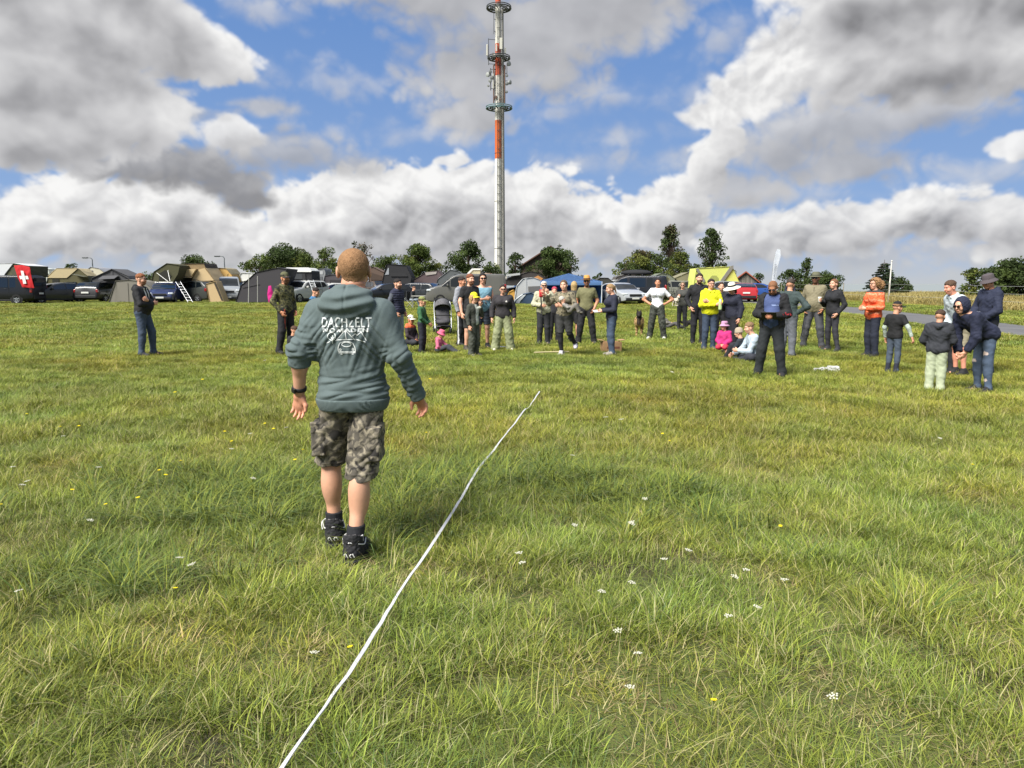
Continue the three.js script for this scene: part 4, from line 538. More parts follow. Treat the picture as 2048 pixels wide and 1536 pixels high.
tent('white rolled awning with arms in front of the white camper', 56, [[480, 550], [484, 546], [514, 547], [512, 551], [496, 560], [484, 562]], 1.2, ['#c9c9c4', '#d2d2ce', '#c9c9c4', '#bdbdb8', '#b5b5b0', '#aaa'], '#c8c8c2', { name: 'awning' });
tent('white pop-up roof tent with black fabric on the silver-white car', 55, [[570, 566], [571, 542], [574, 536], [616, 536], [623, 542], [624, 566]], 2.2, ['#232326', '#d6d6d2', '#d6d6d2', '#d6d6d2', '#232326', '#232326'], '#232326', { two: 1, on: [[[[568, 541], [574, 535], [618, 535], [624, 541], [623, 544], [569, 544]], '#d6d6d2', 0.1, 'shell_lid'], [[[569, 561], [624, 561], [624, 567], [569, 567]], '#cfcfcb', 0.1, 'shell_base'], [[[580, 547], [606, 547], [606, 558], [580, 558]], '#3c3f42', 0.04], [[[604, 547], [611, 547], [612, 566], [606, 566]], '#2c2c2e', 0.06, 'pillar']] });
tent('grey pop-top camper roof left of the walking man\'s head', 61, [[624, 572], [624, 540], [648, 537], [651, 545], [648, 572]], 2.0, ['#77797a', '#8b8d8e', '#8b8d8e', '#77797a', '#444'], '#7d7f80', { on: [[[[628, 543], [646, 542], [646, 549], [628, 549]], '#a3a5a5', 0.03], [[[630, 553], [645, 553], [645, 570], [630, 570]], '#5a5c5e', 0.03]] });
tent('grey and black folded roof tents close to the walking man\'s shoulder', 58, [[646, 572], [650, 552], [668, 549], [690, 556], [700, 572]], 2.0, ['#3a3638', '#4a4648', '#3a3839', '#333', '#333'], '#464245', { on: [[[[660, 560], [684, 560], [684, 570], [660, 570]], '#2a282a', 0.03]] });
tent('brown roof tent just right of the walking man\'s head', 62, [[738, 564], [738, 536], [746, 534], [768, 545], [766, 563]], 2.0, ['#57483e', '#7a6a58', '#6a5a4c', '#57483e', '#333'], '#5c4c42', { on: [[[[742, 545], [764, 552], [764, 560], [742, 560]], '#463930', 0.03]] });
tent('black hard-shell roof tent shaped like a small house', 57, [[764, 569], [768, 548], [774, 528], [812, 531], [823, 554], [820, 569]], 2.0, ['#1d1d1f', '#1f1f21', '#262628', '#222224', '#1d1d1f', '#1a1a1a'], '#29292b', { on: [[[[770, 550], [776, 536], [778, 536], [778, 549]], '#8a8e92', 0.03], [[[780, 546], [812, 546], [816, 553], [782, 553]], '#3a3a3d', 0.06, 'fold']], poles: [[[806, 561], [812, 615], 0.025, '#c6c6c2', 1.2, 1.6]] });
tent('mauve-brown roof tents with spread awning left of the long grey van', 60, [[824, 578], [826, 560], [852, 545], [876, 541], [888, 556], [880, 578]], 2.2, ['#5a4a4a', '#6a5250', '#6d5f5a', '#4c4648', '#4a4446', '#333'], '#574a4b', { on: [[[[850, 545], [874, 543], [872, 548], [852, 551]], '#9a938c', 0.05, 'vent_panel'], [[[830, 562], [880, 560], [878, 576], [832, 576]], '#4b4143', 0.04, 'side_panel']] });
tent('dark grey peaked roof tent with pale roof panel above the long grey van', 58, [[870, 576], [876, 558], [900, 540], [915, 542], [934, 556], [938, 576]], 2.2, ['#55595a', '#9c9fa0', '#55595a', '#55595a', '#55595a', '#55595a'], '#55595a', { two: 1, on: [[[[908, 549], [918, 549], [918, 553], [908, 553]], '#2a2b2d', 0.03], [[[880, 562], [906, 562], [902, 576], [878, 576]], '#55595a', 0.04, 'side_panel']] });
tent('cream pop-top with white lid above the long grey van', 61, [[940, 558], [936, 548], [944, 538], [960, 538], [960, 558]], 1.6, ['#b3a988', '#d3d1c9', '#d3d1c9', '#b3a988', '#b3a988'], '#b3a988', { two: 1, on: [[[[934, 547], [944, 537], [961, 537], [961, 540], [946, 540], [938, 548]], '#d3d1c9', 0.08, 'lid']] });
tent('pale peach roof tent beside the mast foot', 62, [[958, 560], [962, 548], [982, 547], [996, 560]], 1.8, ['#b49a86', '#c2a793', '#b49a86', '#888'], '#bb9f8b', {});
tent('dark awning tent with orange lining right of the mast', 58, [[1010, 570], [1016, 556], [1060, 543], [1078, 546], [1096, 560], [1092, 570]], 2.2, ['#2d2c2c', '#333232', '#2e2d2d', '#2d2c2c', '#333', '#222'], '#3a3634', { on: [[[[1066, 556], [1076, 551], [1086, 557], [1080, 564], [1066, 564]], '#b07c48', 0.03, 'lining'], [[[1012, 549], [1040, 546], [1040, 550], [1012, 553]], '#a5a7a5', 0.3, 'roof_plate']] });
tent('white and grey dome tent with blue seams beside the blue gazebo', 52, [[1029, 610], [1034, 572], [1046, 558], [1066, 555], [1080, 560], [1086, 580], [1086, 610]], 2.2, ['#a9aaa8', '#b5b6b4', '#bdbebc', '#b5b6b4', '#9c9d9c', '#9c9d9c', '#888'], '#a4a6a5', { name: 'dome_tent', ground: 1, on: [[[[1056, 573], [1080, 572], [1081, 584], [1057, 585]], '#5c5b59', 0.03], [[[1050, 558], [1053, 557], [1054, 609], [1050, 609]], '#4a4f66', 0.03, 'seam']] });
tent('small navy and white igloo tent in front of the white dome tent', 49.5, [[1027, 616], [1032, 600], [1046, 589], [1062, 586], [1074, 592], [1078, 616]], 1.8, ['#b9bfc2', '#b9bfc2', '#33465c', '#33465c', '#33465c', '#33465c'], '#33465c', { two: 1, name: 'dome_tent', ground: 1, on: [[[[1028, 615], [1033, 601], [1046, 590], [1052, 589], [1040, 603], [1036, 615]], '#b9bfc2', 0.04, 'side_panel']], poles: [[[1073, 592], [1066, 615], 0.012, '#c4c8ca', 0.05, 0.5]] });
tent('orange-yellow tent flap beside the white dome tent', 54, [[1014, 608], [1018, 585], [1028, 580], [1031, 608]], 0.8, ['#a9803a', '#b48a40', '#a9803a', '#555'], '#b0863c', { name: 'ground_tent', ground: 1 });
tent('dark tunnel roof tent right of the blue gazebo', 57, [[1192, 585], [1190, 564], [1200, 556], [1216, 556], [1228, 566], [1232, 585]], 2.2, ['#3b3b36', '#42423b', '#46463e', '#42423b', '#3b3b36', '#333'], '#3d3d37', { on: [[[[1208, 568], [1222, 564], [1228, 574], [1226, 583], [1208, 583]], '#262622', 0.03]] });
tent('white arched awning behind the navy van', 60, [[1222, 580], [1224, 562], [1240, 560], [1254, 568], [1258, 580]], 1.6, ['#b0b1ae', '#bdbebb', '#b5b6b3', '#a6a7a4', '#888'], '#abacaa', { name: 'awning' });
tent('dark grey flat roof tent above the navy van', 62, [[1230, 562], [1233, 554], [1260, 547], [1270, 548], [1275, 557], [1274, 562]], 2.0, ['#4a4642', '#57524c', '#4f4a45', '#4a4642', '#444', '#333'], '#4c4844', {});
tent('olive roof tent above the woman in the white T-shirt', 60, [[1294, 570], [1300, 556], [1322, 547], [1338, 549], [1356, 562], [1350, 572]], 2.2, ['#646a5c', '#74796a', '#6f7466', '#6a6f61', '#5c6154', '#444'], '#686d5f', { on: [[[[1330, 566], [1350, 564], [1372, 572], [1372, 582], [1330, 580]], '#a2a197', 0.6, 'awning_side']] });
tent('second olive roof tent left of the lime yellow tent', 60, [[1346, 574], [1350, 556], [1376, 545], [1392, 547], [1400, 560], [1398, 576]], 2.2, ['#66654f', '#6c6b55', '#70705a', '#66654f', '#555', '#444'], '#77735a', { on: [[[[1364, 566], [1384, 556], [1390, 560], [1388, 576], [1364, 576]], '#8a8468', 0.04, 'side_panel']] });
tent('lime yellow inflatable roof tent with grey air beams', 57.5, [[1386, 576], [1393, 537], [1464, 533], [1480, 569], [1478, 574]], 2.0, ['#b4b95c', '#c3c868', '#b6bc5a', '#acb258', '#666'], '#c0c566', { on: [[[[1434, 570], [1461, 532], [1466, 531], [1466, 536], [1440, 571]], '#77756c', 0.12, 'air_beam'], [[[1391, 538], [1396, 537], [1410, 562], [1406, 566]], '#77756c', 0.12, 'air_beam'], [[[1420, 555], [1424, 551], [1432, 551], [1437, 556], [1437, 560], [1420, 560]], '#8f9550', 0.03]] });
tent('white high-roofed camper top left of the beige ridge tent', 60, [[64, 572], [65, 542], [69, 537], [97, 538], [99, 545], [98, 572]], 2.4, ['#b9bcb6', '#c6c8c4', '#cfd0cc', '#c2c4c0', '#b4b8b2', '#555'], '#bfc4bc', { name: 'camper_top', on: [[[[66, 546], [97, 547], [97, 550], [66, 549]], '#5c6a60', 0.04, 'stripe'], [[[70, 555], [92, 555], [92, 565], [70, 565]], '#3a4440', 0.03]] });
// blue gazebo
{
  const d = 50.5, b = M1(1146, d), t = thing('gazebo', 'blue pavilion tent with square roof behind the man in the straw hat', 'gazebo', b.x, b.y, b.z, 0.12), k = d / FOCAL, y = (py) => ahead(1146, py, d).y - b.y, w = 57 * k, D2 = 3.6, e = y(563), a = y(546), C = [[-w, e, 0.4], [w, e, 0.4], [w, e, -D2], [-w, e, -D2]], top = [0, a, -D2 / 2 + 0.2], blue = mat('#4f719f', 0.85), deep = blue;
  C.forEach((p, i) => { const q = C[(i + 1) % 4]; part('roof_panel', cloth([[top, top], [p, q]], 0.06, 0.015, i, 8), blue, t); part('valance', cloth([[p, q], [[p[0], p[1] - 0.26, p[2]], [q[0], q[1] - 0.26, q[2]]]], 0.02, 0.012, i + 5, 8), deep, t); part('leg', rod([p[0] * 0.98, 0, p[2] * 0.98], [p[0] * 0.98, e, p[2] * 0.98], 0.03, 0.03, 8), mat('#c8cacc', 0.4), t); });
  part('side_wall', cloth([[[-w, e - 0.2, -D2], [w, e - 0.2, -D2]], [[-w, 0.05, -D2], [w, 0.05, -D2]]], 0.06, 0.012, 3, 8), deep, t); part('side_wall', cloth([[[w, e - 0.2, 0.3], [w, e - 0.2, -D2]], [[w, 0.05, 0.3], [w, 0.05, -D2]]], 0.06, 0.012, 4, 8), deep, t); part('side_wall', cloth([[[-w, e - 0.2, 0.3], [-w, e - 0.2, -D2]], [[-w, 0.05, 0.3], [-w, 0.05, -D2]]], 0.06, 0.012, 5, 8), deep, t);
}

// ---------- things held in hands ----------
function handOf(p, side) { const [el, wr] = side > 0 ? p.aL : p.aR, y = V(...wr).sub(V(...el)).normalize(); return p.root.localToWorld(V(...wr).addScaledVector(y, 0.09 * p.s)); }
function noteAt(p) { p.root.updateMatrixWorld(true); const h = handOf(p, -1), o = thing('notebook', 'small white notebook held open by the blonde woman in navy', 'notebook', h.x, h.y, h.z, p.root.rotation.y); part('cover', rbox(0.15, 0.008, 0.2, 0, 0, 0.02, 0.003), mat('#3a3a3e', 0.7), o); part('page', rbox(0.14, 0.006, 0.19, 0, 0.0075, 0.02, 0.002), mat('#dcdcd6', 0.9), o); o.rotation.x = 0.3; }
function bottleAt(p) { p.root.updateMatrixWorld(true); const h = handOf(p, -1), o = thing('drinking_bottle', 'pale green drinking bottle in the hand of the woman with the sun hat', 'bottle', h.x, h.y - 0.14, h.z, p.root.rotation.y); part('flask', new THREE.LatheGeometry([[0, 0], [0.036, 0], [0.04, 0.02], [0.04, 0.17], [0.03, 0.2], [0.022, 0.205]].map((q) => new THREE.Vector2(...q)), 18), mat('#a8bf86', 0.5), o); part('lid', new THREE.CylinderGeometry(0.028, 0.028, 0.045, 16).translate(0, 0.225, 0), mat('#d8d8c8', 0.5), o); }
function cupAt(p) { p.root.updateMatrixWorld(true); const h = handOf(p, -1), o = thing('paper_cup', 'white paper cup in the hand of the woman in black fleece', 'cup', h.x, h.y - 0.05, h.z, 0); part('cup_wall', new THREE.LatheGeometry([[0, 0], [0.028, 0], [0.04, 0.11], [0.042, 0.112], [0.04, 0.106], [0.027, 0.006]].map((q) => new THREE.Vector2(...q)), 18), mat('#d6d2c6', 0.7), o); part('lid', new THREE.CylinderGeometry(0.036, 0.043, 0.014, 18).translate(0, 0.118, 0), mat('#eeeeea', 0.5), o); }
function tabletAt(p) { p.root.updateMatrixWorld(true); const a = handOf(p, 1), b = handOf(p, -1), c = a.add(b).multiplyScalar(0.5), o = thing('tablet_computer', 'black tablet held flat by the man in the open black jacket', 'tablet', c.x, c.y + 0.02, c.z, p.root.rotation.y); o.rotation.order = 'YXZ'; o.rotation.x = -0.75; part('case', rbox(0.25, 0.012, 0.18, 0, 0, 0, 0.005), mat('#161618', 0.6), o); part('screen', rbox(0.225, 0.004, 0.155, 0, 0.0075, 0, 0.002), mat('#0a0b0e', 0.1), o); }
function leashAt(p) { p.root.updateMatrixWorld(true); const h = handOf(p, -1), o = thing('dog_leash', 'black dog leash hanging from the hand of the man in the beige sweater', 'leash', h.x, h.y, h.z, 0); part('strap', tube([[0, 0.03, 0.02], [-0.03, -0.15, 0.05], [-0.05, -0.4, 0.04], [-0.09, -0.6, 0.05]], 0.012, 6), mat('#17171a', 0.8), o); part('clip', rbox(0.03, 0.07, 0.02, -0.09, -0.64, 0.05, 0.008), mat('#4a4c50', 0.4), o); }

// ---------- people ----------
const HEAD = blend([egg([0, 0.025, -0.012], [0.075, 0.09, 0.095]), egg([0, -0.035, 0.028], [0.058, 0.08, 0.06]), egg([0, -0.082, 0.038], [0.042, 0.034, 0.042]), egg([0.036, -0.03, 0.055], [0.028, 0.03, 0.03]), egg([-0.036, -0.03, 0.055], [0.028, 0.03, 0.03]), limb([-0.03, 0.026, 0.074], [0.03, 0.026, 0.074], 0.013, 0.013), limb([0, -0.06, -0.02], [0, -0.16, -0.035], 0.054, 0.056)], 0.02);
const NOSE = limb([0, 0.004, 0.086], [0, -0.024, 0.103], 0.008, 0.013), LIPS = limb([-0.017, -0.06, 0.086], [0.017, -0.06, 0.086], 0.007, 0.007);
const EARS = (x, y, z) => { const a = Math.abs(x); return Math.max(egg([0.077, -0.008, -0.012], [0.012, 0.033, 0.021])(a, y, z), -egg([0.088, -0.006, -0.006], [0.008, 0.018, 0.011])(a, y, z)); };
const headField = (x, y, z) => { let d = smin(HEAD(x, y, z), NOSE(x, y, z), 0.012); d = smin(d, LIPS(x, y, z), 0.008); const e = Math.hypot(Math.abs(x) - 0.031, y - 0.008, z - 0.103) - 0.017; d = smax(d, -e, 0.014); return smin(d, EARS(x, y, z), 0.006); };
const headNet = net(headField, [-0.11, -0.19, -0.13], [0.11, 0.135, 0.14], 0.0075);
function headColour(skin, hair, opt) {
  const dark = lin(hair);
  return (x, y, z) => {
    const a = Math.abs(x), n = 1 + 0.06 * noise3(x * 40, y * 40, z * 40); let c = [skin[0] * n, skin[1] * n, skin[2] * n];
    if (z > 0.05) {
      if (a < 0.02 && Math.abs(y + 0.06) < 0.007) c = [skin[0] * 0.72, skin[1] * 0.42, skin[2] * 0.42];
      if (Math.abs(a - 0.031) < 0.012 && Math.abs(y - 0.008) < 0.006) c = Math.abs(a - 0.031) < 0.006 ? [0.03, 0.025, 0.02] : [0.5, 0.47, 0.44];
      if (Math.abs(a - 0.033) < 0.018 && Math.abs(y - 0.031) < 0.005) c = [dark[0] * 0.7, dark[1] * 0.7, dark[2] * 0.7];
    }
    if (opt.beard && y < -0.036 - 0.5 * Math.max(0, 0.05 - z) && z > -0.03 && !(a < 0.019 && Math.abs(y + 0.06) < 0.007 && z > 0.05)) c = [lerp(skin[0], dark[0], 0.6), lerp(skin[1], dark[1], 0.6), lerp(skin[2], dark[2], 0.6)];
    if (opt.stubble && headField(x, y, z) < 0.02 && (y > 0.03 - 0.55 * (z + 0.03) + 0.05 * smooth(0.03, 0.09, z)) && z < 0.075) c = [lerp(skin[0], dark[0], opt.stubble), lerp(skin[1], dark[1], opt.stubble), lerp(skin[2], dark[2], opt.stubble)];
    return c;
  };
}
// one right hand per gesture; +y to the fingertips, +x to the thumb, palm to +z
const hands = {};
function handNet(curl, cell = 0.006) {
  return hands[curl + '|' + cell] ??= (() => {
    const list = [ovalLimb([0, -0.03, 0], [0, 0.01, 0], 0.027, 0.033, 0.72), ovalLimb([0.002, 0.015, 0], [0, 0.07, 0.002], 0.034, 0.041, 0.42), egg([0.024, 0.03, 0.01], [0.016, 0.03, 0.014])];
    const L = [0.072, 0.082, 0.076, 0.058], X = [0.031, 0.0105, -0.0105, -0.03];
    const fing = [];
    for (let i = 0; i < 4; i++) {
      let p = [X[i], 0.078 - Math.abs(i - 1.2) * 0.006, 0], ang = curl * 0.35 + i * 0.05, fan = X[i] * 2.2 * (1 - curl * 0.4);
      for (let s = 0; s < 3; s++) { const l = L[i] * [0.45, 0.31, 0.24][s], q = [p[0] + fan * l, p[1] + Math.cos(ang) * l, p[2] + Math.sin(ang) * l]; fing.push(limb(p, q, 0.0098 - s * 0.001, 0.009 - s * 0.0012)); p = q; ang += curl * (0.75 - s * 0.1) + 0.12; }
    }
    const t0 = [0.026, 0.018, 0.008], t1 = [0.052, 0.048, 0.018 + curl * 0.01], t2 = [0.064 - curl * 0.012, 0.075, 0.026 + curl * 0.022];
    const palm = blend([...list, limb(t0, t1, 0.015, 0.0115), limb(t1, t2, 0.0112, 0.0085)], 0.012);
    const f = (x, y, z) => { let d = palm(x, y, z); for (const q of fing) d = smin(d, q(x, y, z), 0.006); return d; };
    return net(f, [-0.06, -0.06, -0.035], [0.09, 0.18, 0.11], cell);
  })();
}
function placed(geo, m, mirror) {
  const g = geo.clone(); if (mirror) { g.scale(-1, 1, 1); const i = g.index.array; for (let k = 0; k < i.length; k += 3) { const t = i[k]; i[k] = i[k + 1]; i[k + 1] = t; } }
  return g.applyMatrix4(m);
}
const SKIN = lin('#c59174'), TAN = lin('#bb8262'), PALE = lin('#cf9d82');
const ARMS = { // elbow, wrist of the left arm (x to the person's left, z to the front)
  down: [[0.25, 1.13, -0.03], [0.265, 0.88, 0.05]], pocket: [[0.275, 1.13, -0.07], [0.2, 0.92, 0.07]], hip: [[0.41, 1.14, -0.09], [0.2, 1.01, 0.02]],
  cross1: [[0.25, 1.13, 0.1], [-0.09, 1.19, 0.17]], cross2: [[0.25, 1.11, 0.1], [-0.07, 1.12, 0.205]], front: [[0.255, 1.12, 0.03], [0.07, 1.09, 0.26]], up: [[0.25, 1.2, 0.14], [0.1, 1.42, 0.26]],
  cup: [[0.25, 1.12, 0.02], [0.14, 1.21, 0.26]], out: [[0.33, 1.17, -0.02], [0.42, 0.93, 0.02]], low: [[0.25, 1.12, 0.05], [0.1, 0.95, 0.24]], hold: [[0.26, 1.12, 0.08], [0.0, 1.16, 0.27]], back: [[0.26, 1.14, -0.1], [0.1, 1.0, -0.16]],
  reach: [[0.22, 1.18, 0.2], [0.15, 1.15, 0.44]], knee: [[0.2, 1.16, 0.2], [0.03, 1.22, 0.37]], eat: [[0.24, 1.16, 0.1], [0.07, 1.42, 0.18]], lap: [[0.23, 1.12, 0.06], [0.06, 0.98, 0.22]], phone: [[0.3, 1.22, 0.12], [0.1, 1.5, 0.24]],
};
const LEGS = { // knee, ankle of the left leg
  stand: [[0.1, 0.5, 0.02], [0.11, 0.09, -0.02]], wide: [[0.15, 0.5, 0.03], [0.2, 0.09, -0.02]], fwd: [[0.1, 0.52, 0.12], [0.11, 0.09, 0.12]], rear: [[0.1, 0.5, -0.03], [0.11, 0.1, -0.17]], side: [[0.14, 0.51, 0.05], [0.25, 0.09, 0.05]], close: [[0.07, 0.5, 0.02], [0.06, 0.09, -0.02]],
  sit: [[0.13, 1.24, 0.33], [0.11, 0.90, 0.5]], crossleg: [[0.36, 0.98, 0.25], [-0.06, 0.90, 0.34]], kneel: [[0.12, 0.90, 0.3], [0.12, 0.89, -0.1]], lift: [[0.11, 0.55, 0.1], [0.16, 0.22, -0.2]], lie: [[0.1, 1.1, 0.42], [0.1, 0.9, 0.8]],
};
function person(o) {
  const H = o.h ?? 1.75, s = H / 1.75, g = (o.g ?? 1) * 0.95, kid = o.kid ?? 0, hs = s * (1 + 0.42 * kid), drop = o.seat !== undefined ? 0.95 - o.seat / s : 0, res = (o.res ?? 0.019);
  const lean = o.lean ?? 0, tilt = o.tilt ?? 0, cl = Math.cos(lean), sl = Math.sin(lean), ct = Math.cos(tilt), st = Math.sin(tilt), wide = o.wide ?? 1;
  const up = (p) => { let [x, y, z] = p; x *= wide; y -= 0.95; let y2 = y * ct - x * st, x2 = x * ct + y * st; const y3 = y2 * cl - z * sl, z3 = z * cl + y2 * sl; return [x2 * s, (y3 + 0.95 - drop) * s, z3 * s]; };   // torso joints, bent at the hips
  const dn = (p) => [p[0] * s, (p[1] - drop) * s, p[2] * s], mir = (p) => [-p[0], p[1], p[2]];
  const get = (t, v) => typeof v === 'string' ? t[v] : v;
  const aL = get(ARMS, o.armL ?? o.arms ?? 'down').map(up), aR = get(ARMS, o.armR ?? o.arms ?? 'down').map(mir).map(up), lL = get(LEGS, o.legL ?? o.legs ?? 'stand').map(dn), lR = get(LEGS, o.legR ?? o.legs ?? 'stand').map(mir).map(dn);
  const shL = up([0.168, 1.4, -0.01]), shR = up([-0.168, 1.4, -0.01]), neck = up([0, 1.46, -0.015]), hipL = dn([0.085, 0.93, 0]), hipR = dn([-0.085, 0.93, 0]);
  const hc = up([0, 1.5, 0]), headM = new THREE.Matrix4().makeRotationFromEuler(new THREE.Euler((o.nod ?? 0) + lean * 0.6, o.look ?? 0, o.cock ?? 0, 'YXZ')), hOff = V(0, 0.13 * hs, 0.022 * hs).applyMatrix4(headM);
  headM.scale(V(hs * (o.hw ?? 1), hs, hs)); headM.setPosition(hc[0] + hOff.x, hc[1] + hOff.y - 0.012 * s, hc[2] + hOff.z);
  const fwd = [0, -sl, cl], UP = [0, cl, sl], R = (x) => x * s;
  // the same skeleton carries the body and, made larger, the clothes
  const torso = (a, b = 0) => [ovalLimb(up([-0.06 * g, 0.95, 0]), up([0.06 * g, 0.95, 0]), R(0.112 * g) + a, R(0.112 * g) + a, 0.9, fwd), ovalLimb(up([0, 1.02, 0.01]), up([0, 1.2, 0.0]), R(0.145 * g) + a, R(0.15 * g) + a, 0.74, fwd), ovalLimb(up([-0.075, 1.31, -0.005]), up([0.075, 1.31, -0.005]), R(0.118 * (0.5 + g / 2)) + a, R(0.118 * (0.5 + g / 2)) + a, 0.88, fwd), limb(up([0, 1.415, -0.02]), shL, R(0.068) + a * 0.5, R(0.05) + a * 0.6), limb(up([0, 1.415, -0.02]), shR, R(0.068) + a * 0.5, R(0.05) + a * 0.6), limb(up([0, 1.38, -0.02]), neck, R(0.085) + a * 0.3, R(0.06) + a * 0.4), ...(g > 1.08 || o.belly ? [egg(up([0, 1.07, 0.055]), [R(0.13 * g) + a, R(0.15) + a, R(0.1 * g + (o.belly ?? 0)) + a])] : []), ...(o.bust ? [egg(up([0.075, 1.29, 0.085]), [R(0.075) + a, R(0.075) + a, R(0.07) + a]), egg(up([-0.075, 1.29, 0.085]), [R(0.075) + a, R(0.075) + a, R(0.07) + a])] : [])];
  const ag = 0.65 + 0.35 * g, mid = (p, q, t) => [0, 1, 2].map((i) => lerp(p[i], q[i], t));
  const arm = (sh, [el, wr], a, b = a) => [limb(sh, el, R(0.054 * ag) + a, R(0.044 * ag) + a), limb(el, wr, R(0.044 * ag) + a, R(0.031) + b)];
  const leg = (hip, [kn, an], a, b = a) => [limb(hip, kn, R(0.09 * ag) + a, R(0.06 * ag) + (a + b) / 2), limb(kn, an, R(0.056 * ag) + (a + b) / 2, R(0.04) + b), egg(mid(kn, an, 0.3), [R(0.05 * ag) + (a + b) / 2, R(0.12), R(0.055 * ag) + (a + b) / 2])];
  const bounds = (list, pad) => { const lo = [9, 9, 9], hi = [-9, -9, -9]; for (const p of list) for (let i = 0; i < 3; i++) { lo[i] = Math.min(lo[i], p[i] - pad); hi[i] = Math.max(hi[i], p[i] + pad); } return [lo, hi]; };
  const root = thing('person', o.label, o.cat ?? 'person', o.at.x, o.at.y, o.at.z, (o.yaw ?? 0) + Math.atan2(-o.at.x, -o.at.z), o.group), skin = o.skin ?? SKIN, hairC = o.hair?.[1] ?? '#5a4030';
  // body: trunk, limbs, head and hands in one mesh
  {
    const f = blend([...torso(-0.012), ...arm(shL, aL, 0), ...arm(shR, aR, 0), ...leg(hipL, lL, -0.004), ...leg(hipR, lR, -0.004), limb(neck, [hc[0], hc[1] + 0.03 * s, hc[2] + 0.01], R(0.056), R(0.054)), limb(lL[1], [lL[1][0], lL[1][1] - R(0.04), lL[1][2] + R(0.1)], R(0.036), R(0.028)), limb(lR[1], [lR[1][0], lR[1][1] - R(0.04), lR[1][2] + R(0.1)], R(0.036), R(0.028))], 0.03 * s);
    const [lo, hi] = bounds([shL, shR, ...aL, ...aR, ...lL, ...lR, hipL, hipR, hc], 0.2 * s * Math.max(1, g));
    const nb = net(f, lo, hi, Math.max(res, 0.02), () => skin), list = [nb, painted(placed(headNet, new THREE.Matrix4()), headColour(skin, hairC, o)).applyMatrix4(headM)];
    for (const [el, wr, side, curl, thumb] of [[...aL, 1, o.curlL ?? o.curl ?? 0.7, o.thumbL], [...aR, -1, o.curlR ?? o.curl ?? 0.7, o.thumbR]]) {
      const y = V(...wr).sub(V(...el)).normalize(), h = thumb ? V(...thumb) : Math.abs(y.y) < 0.75 ? V(0, 1, 0.2) : V(0, 0, 1), x = h.sub(y.clone().multiplyScalar(h.dot(y))).normalize(); if (side > 0) x.negate();
      const m = new THREE.Matrix4().makeBasis(x, y, x.clone().cross(y)).scale(V(s, s, s).multiplyScalar(1 + 0.1 * kid)); const off = y.clone().multiplyScalar(0.015 * s); m.setPosition(wr[0] + off.x, wr[1] + off.y, wr[2] + off.z);
      list.push(painted(placed(handNet(curl), m, side > 0), () => [skin[0] * 1.02, skin[1] * 0.97, skin[2] * 0.95]));
    }
    part('body', list, skinMat, root);
  }
  const wr = (k, a) => (x, y, z) => { const q = x * 0.8 + z * 0.5 + k; return a * 0.62 * (1.1 * noise3(x * 5 + k, y * 7 + q * 6, z * 5) + 0.75 * (1 - 2.2 * Math.abs(noise3(x * 6 + k, y * 10 - q * 7, z * 6 + 3))) + 0.3 * noise3(x * 20, y * 26 + k, z * 20)) * 0.8; };
  const cut = (f, p, n, k = 0.012) => (x, y, z) => smax(f(x, y, z), (x - p[0]) * n[0] + (y - p[1]) * n[1] + (z - p[2]) * n[2], k);
  const dir = (p, q) => { const d = [q[0] - p[0], q[1] - p[1], q[2] - p[2]], l = Math.hypot(...d); return d.map((v) => v / l); };
  const colourOf = (c, fn) => { const base = lin(c); return fn ? (x, y, z) => fn(x, y, z, base) : (x, y, z) => { const n = 1 + 0.09 * noise3(x * 30, y * 30, z * 30); return [base[0] * n, base[1] * n, base[2] * n]; }; };
  // legwear
  for (const b of o.bottom ? [].concat(o.bottom) : []) {
    const a = (b.fit ?? 0.016) * 0.8, e = b.flare ?? a, sh = b.len ?? 1;       // len 1 = to the ankle, 0.45 = shorts
    const one = (hip, l) => { const at = sh <= 0.6 ? mid(hip, l[0], sh / 0.5) : mid(l[0], l[1], (sh - 0.5) / 0.5 * (sh === 1 ? 1.12 : 1)), f = blend([...leg(hip, l, a, e), ...(sh === 1 ? [limb(l[1], mid(l[0], l[1], 1.14), R(0.042) + e, R(0.042) + e * 1.15)] : [])], 0.04 * s), n = sh <= 0.6 ? dir(hip, l[0]) : dir(l[0], l[1]); return cut(f, at, n); };
    const L = one(hipL, lL), Rr = one(hipR, lR), pel = torso(a * 0.8).slice(0, 1)[0], waist = up([0, 1.04, 0]), w = wr(3, b.wrinkle ?? 0.006);
    const f = (x, y, z) => { let d = smin(L(x, y, z), Rr(x, y, z), 0.03 * s); d = smin(d, smax(pel(x, y, z), (x - waist[0]) * UP[0] + (y - waist[1]) * UP[1] + (z - waist[2]) * UP[2], 0.01), 0.05 * s); return Math.abs(d) < 0.05 ? d + w(x, y, z) : d; };
    const [lo, hi] = bounds([hipL, hipR, ...lL, ...lR, waist], 0.17 * s * Math.max(1, g) + a);
    part(b.name ?? (sh < 0.7 ? 'shorts' : 'trousers'), net(f, lo, hi, res, colourOf(b.c, b.paint)), vcMat, root);
  }
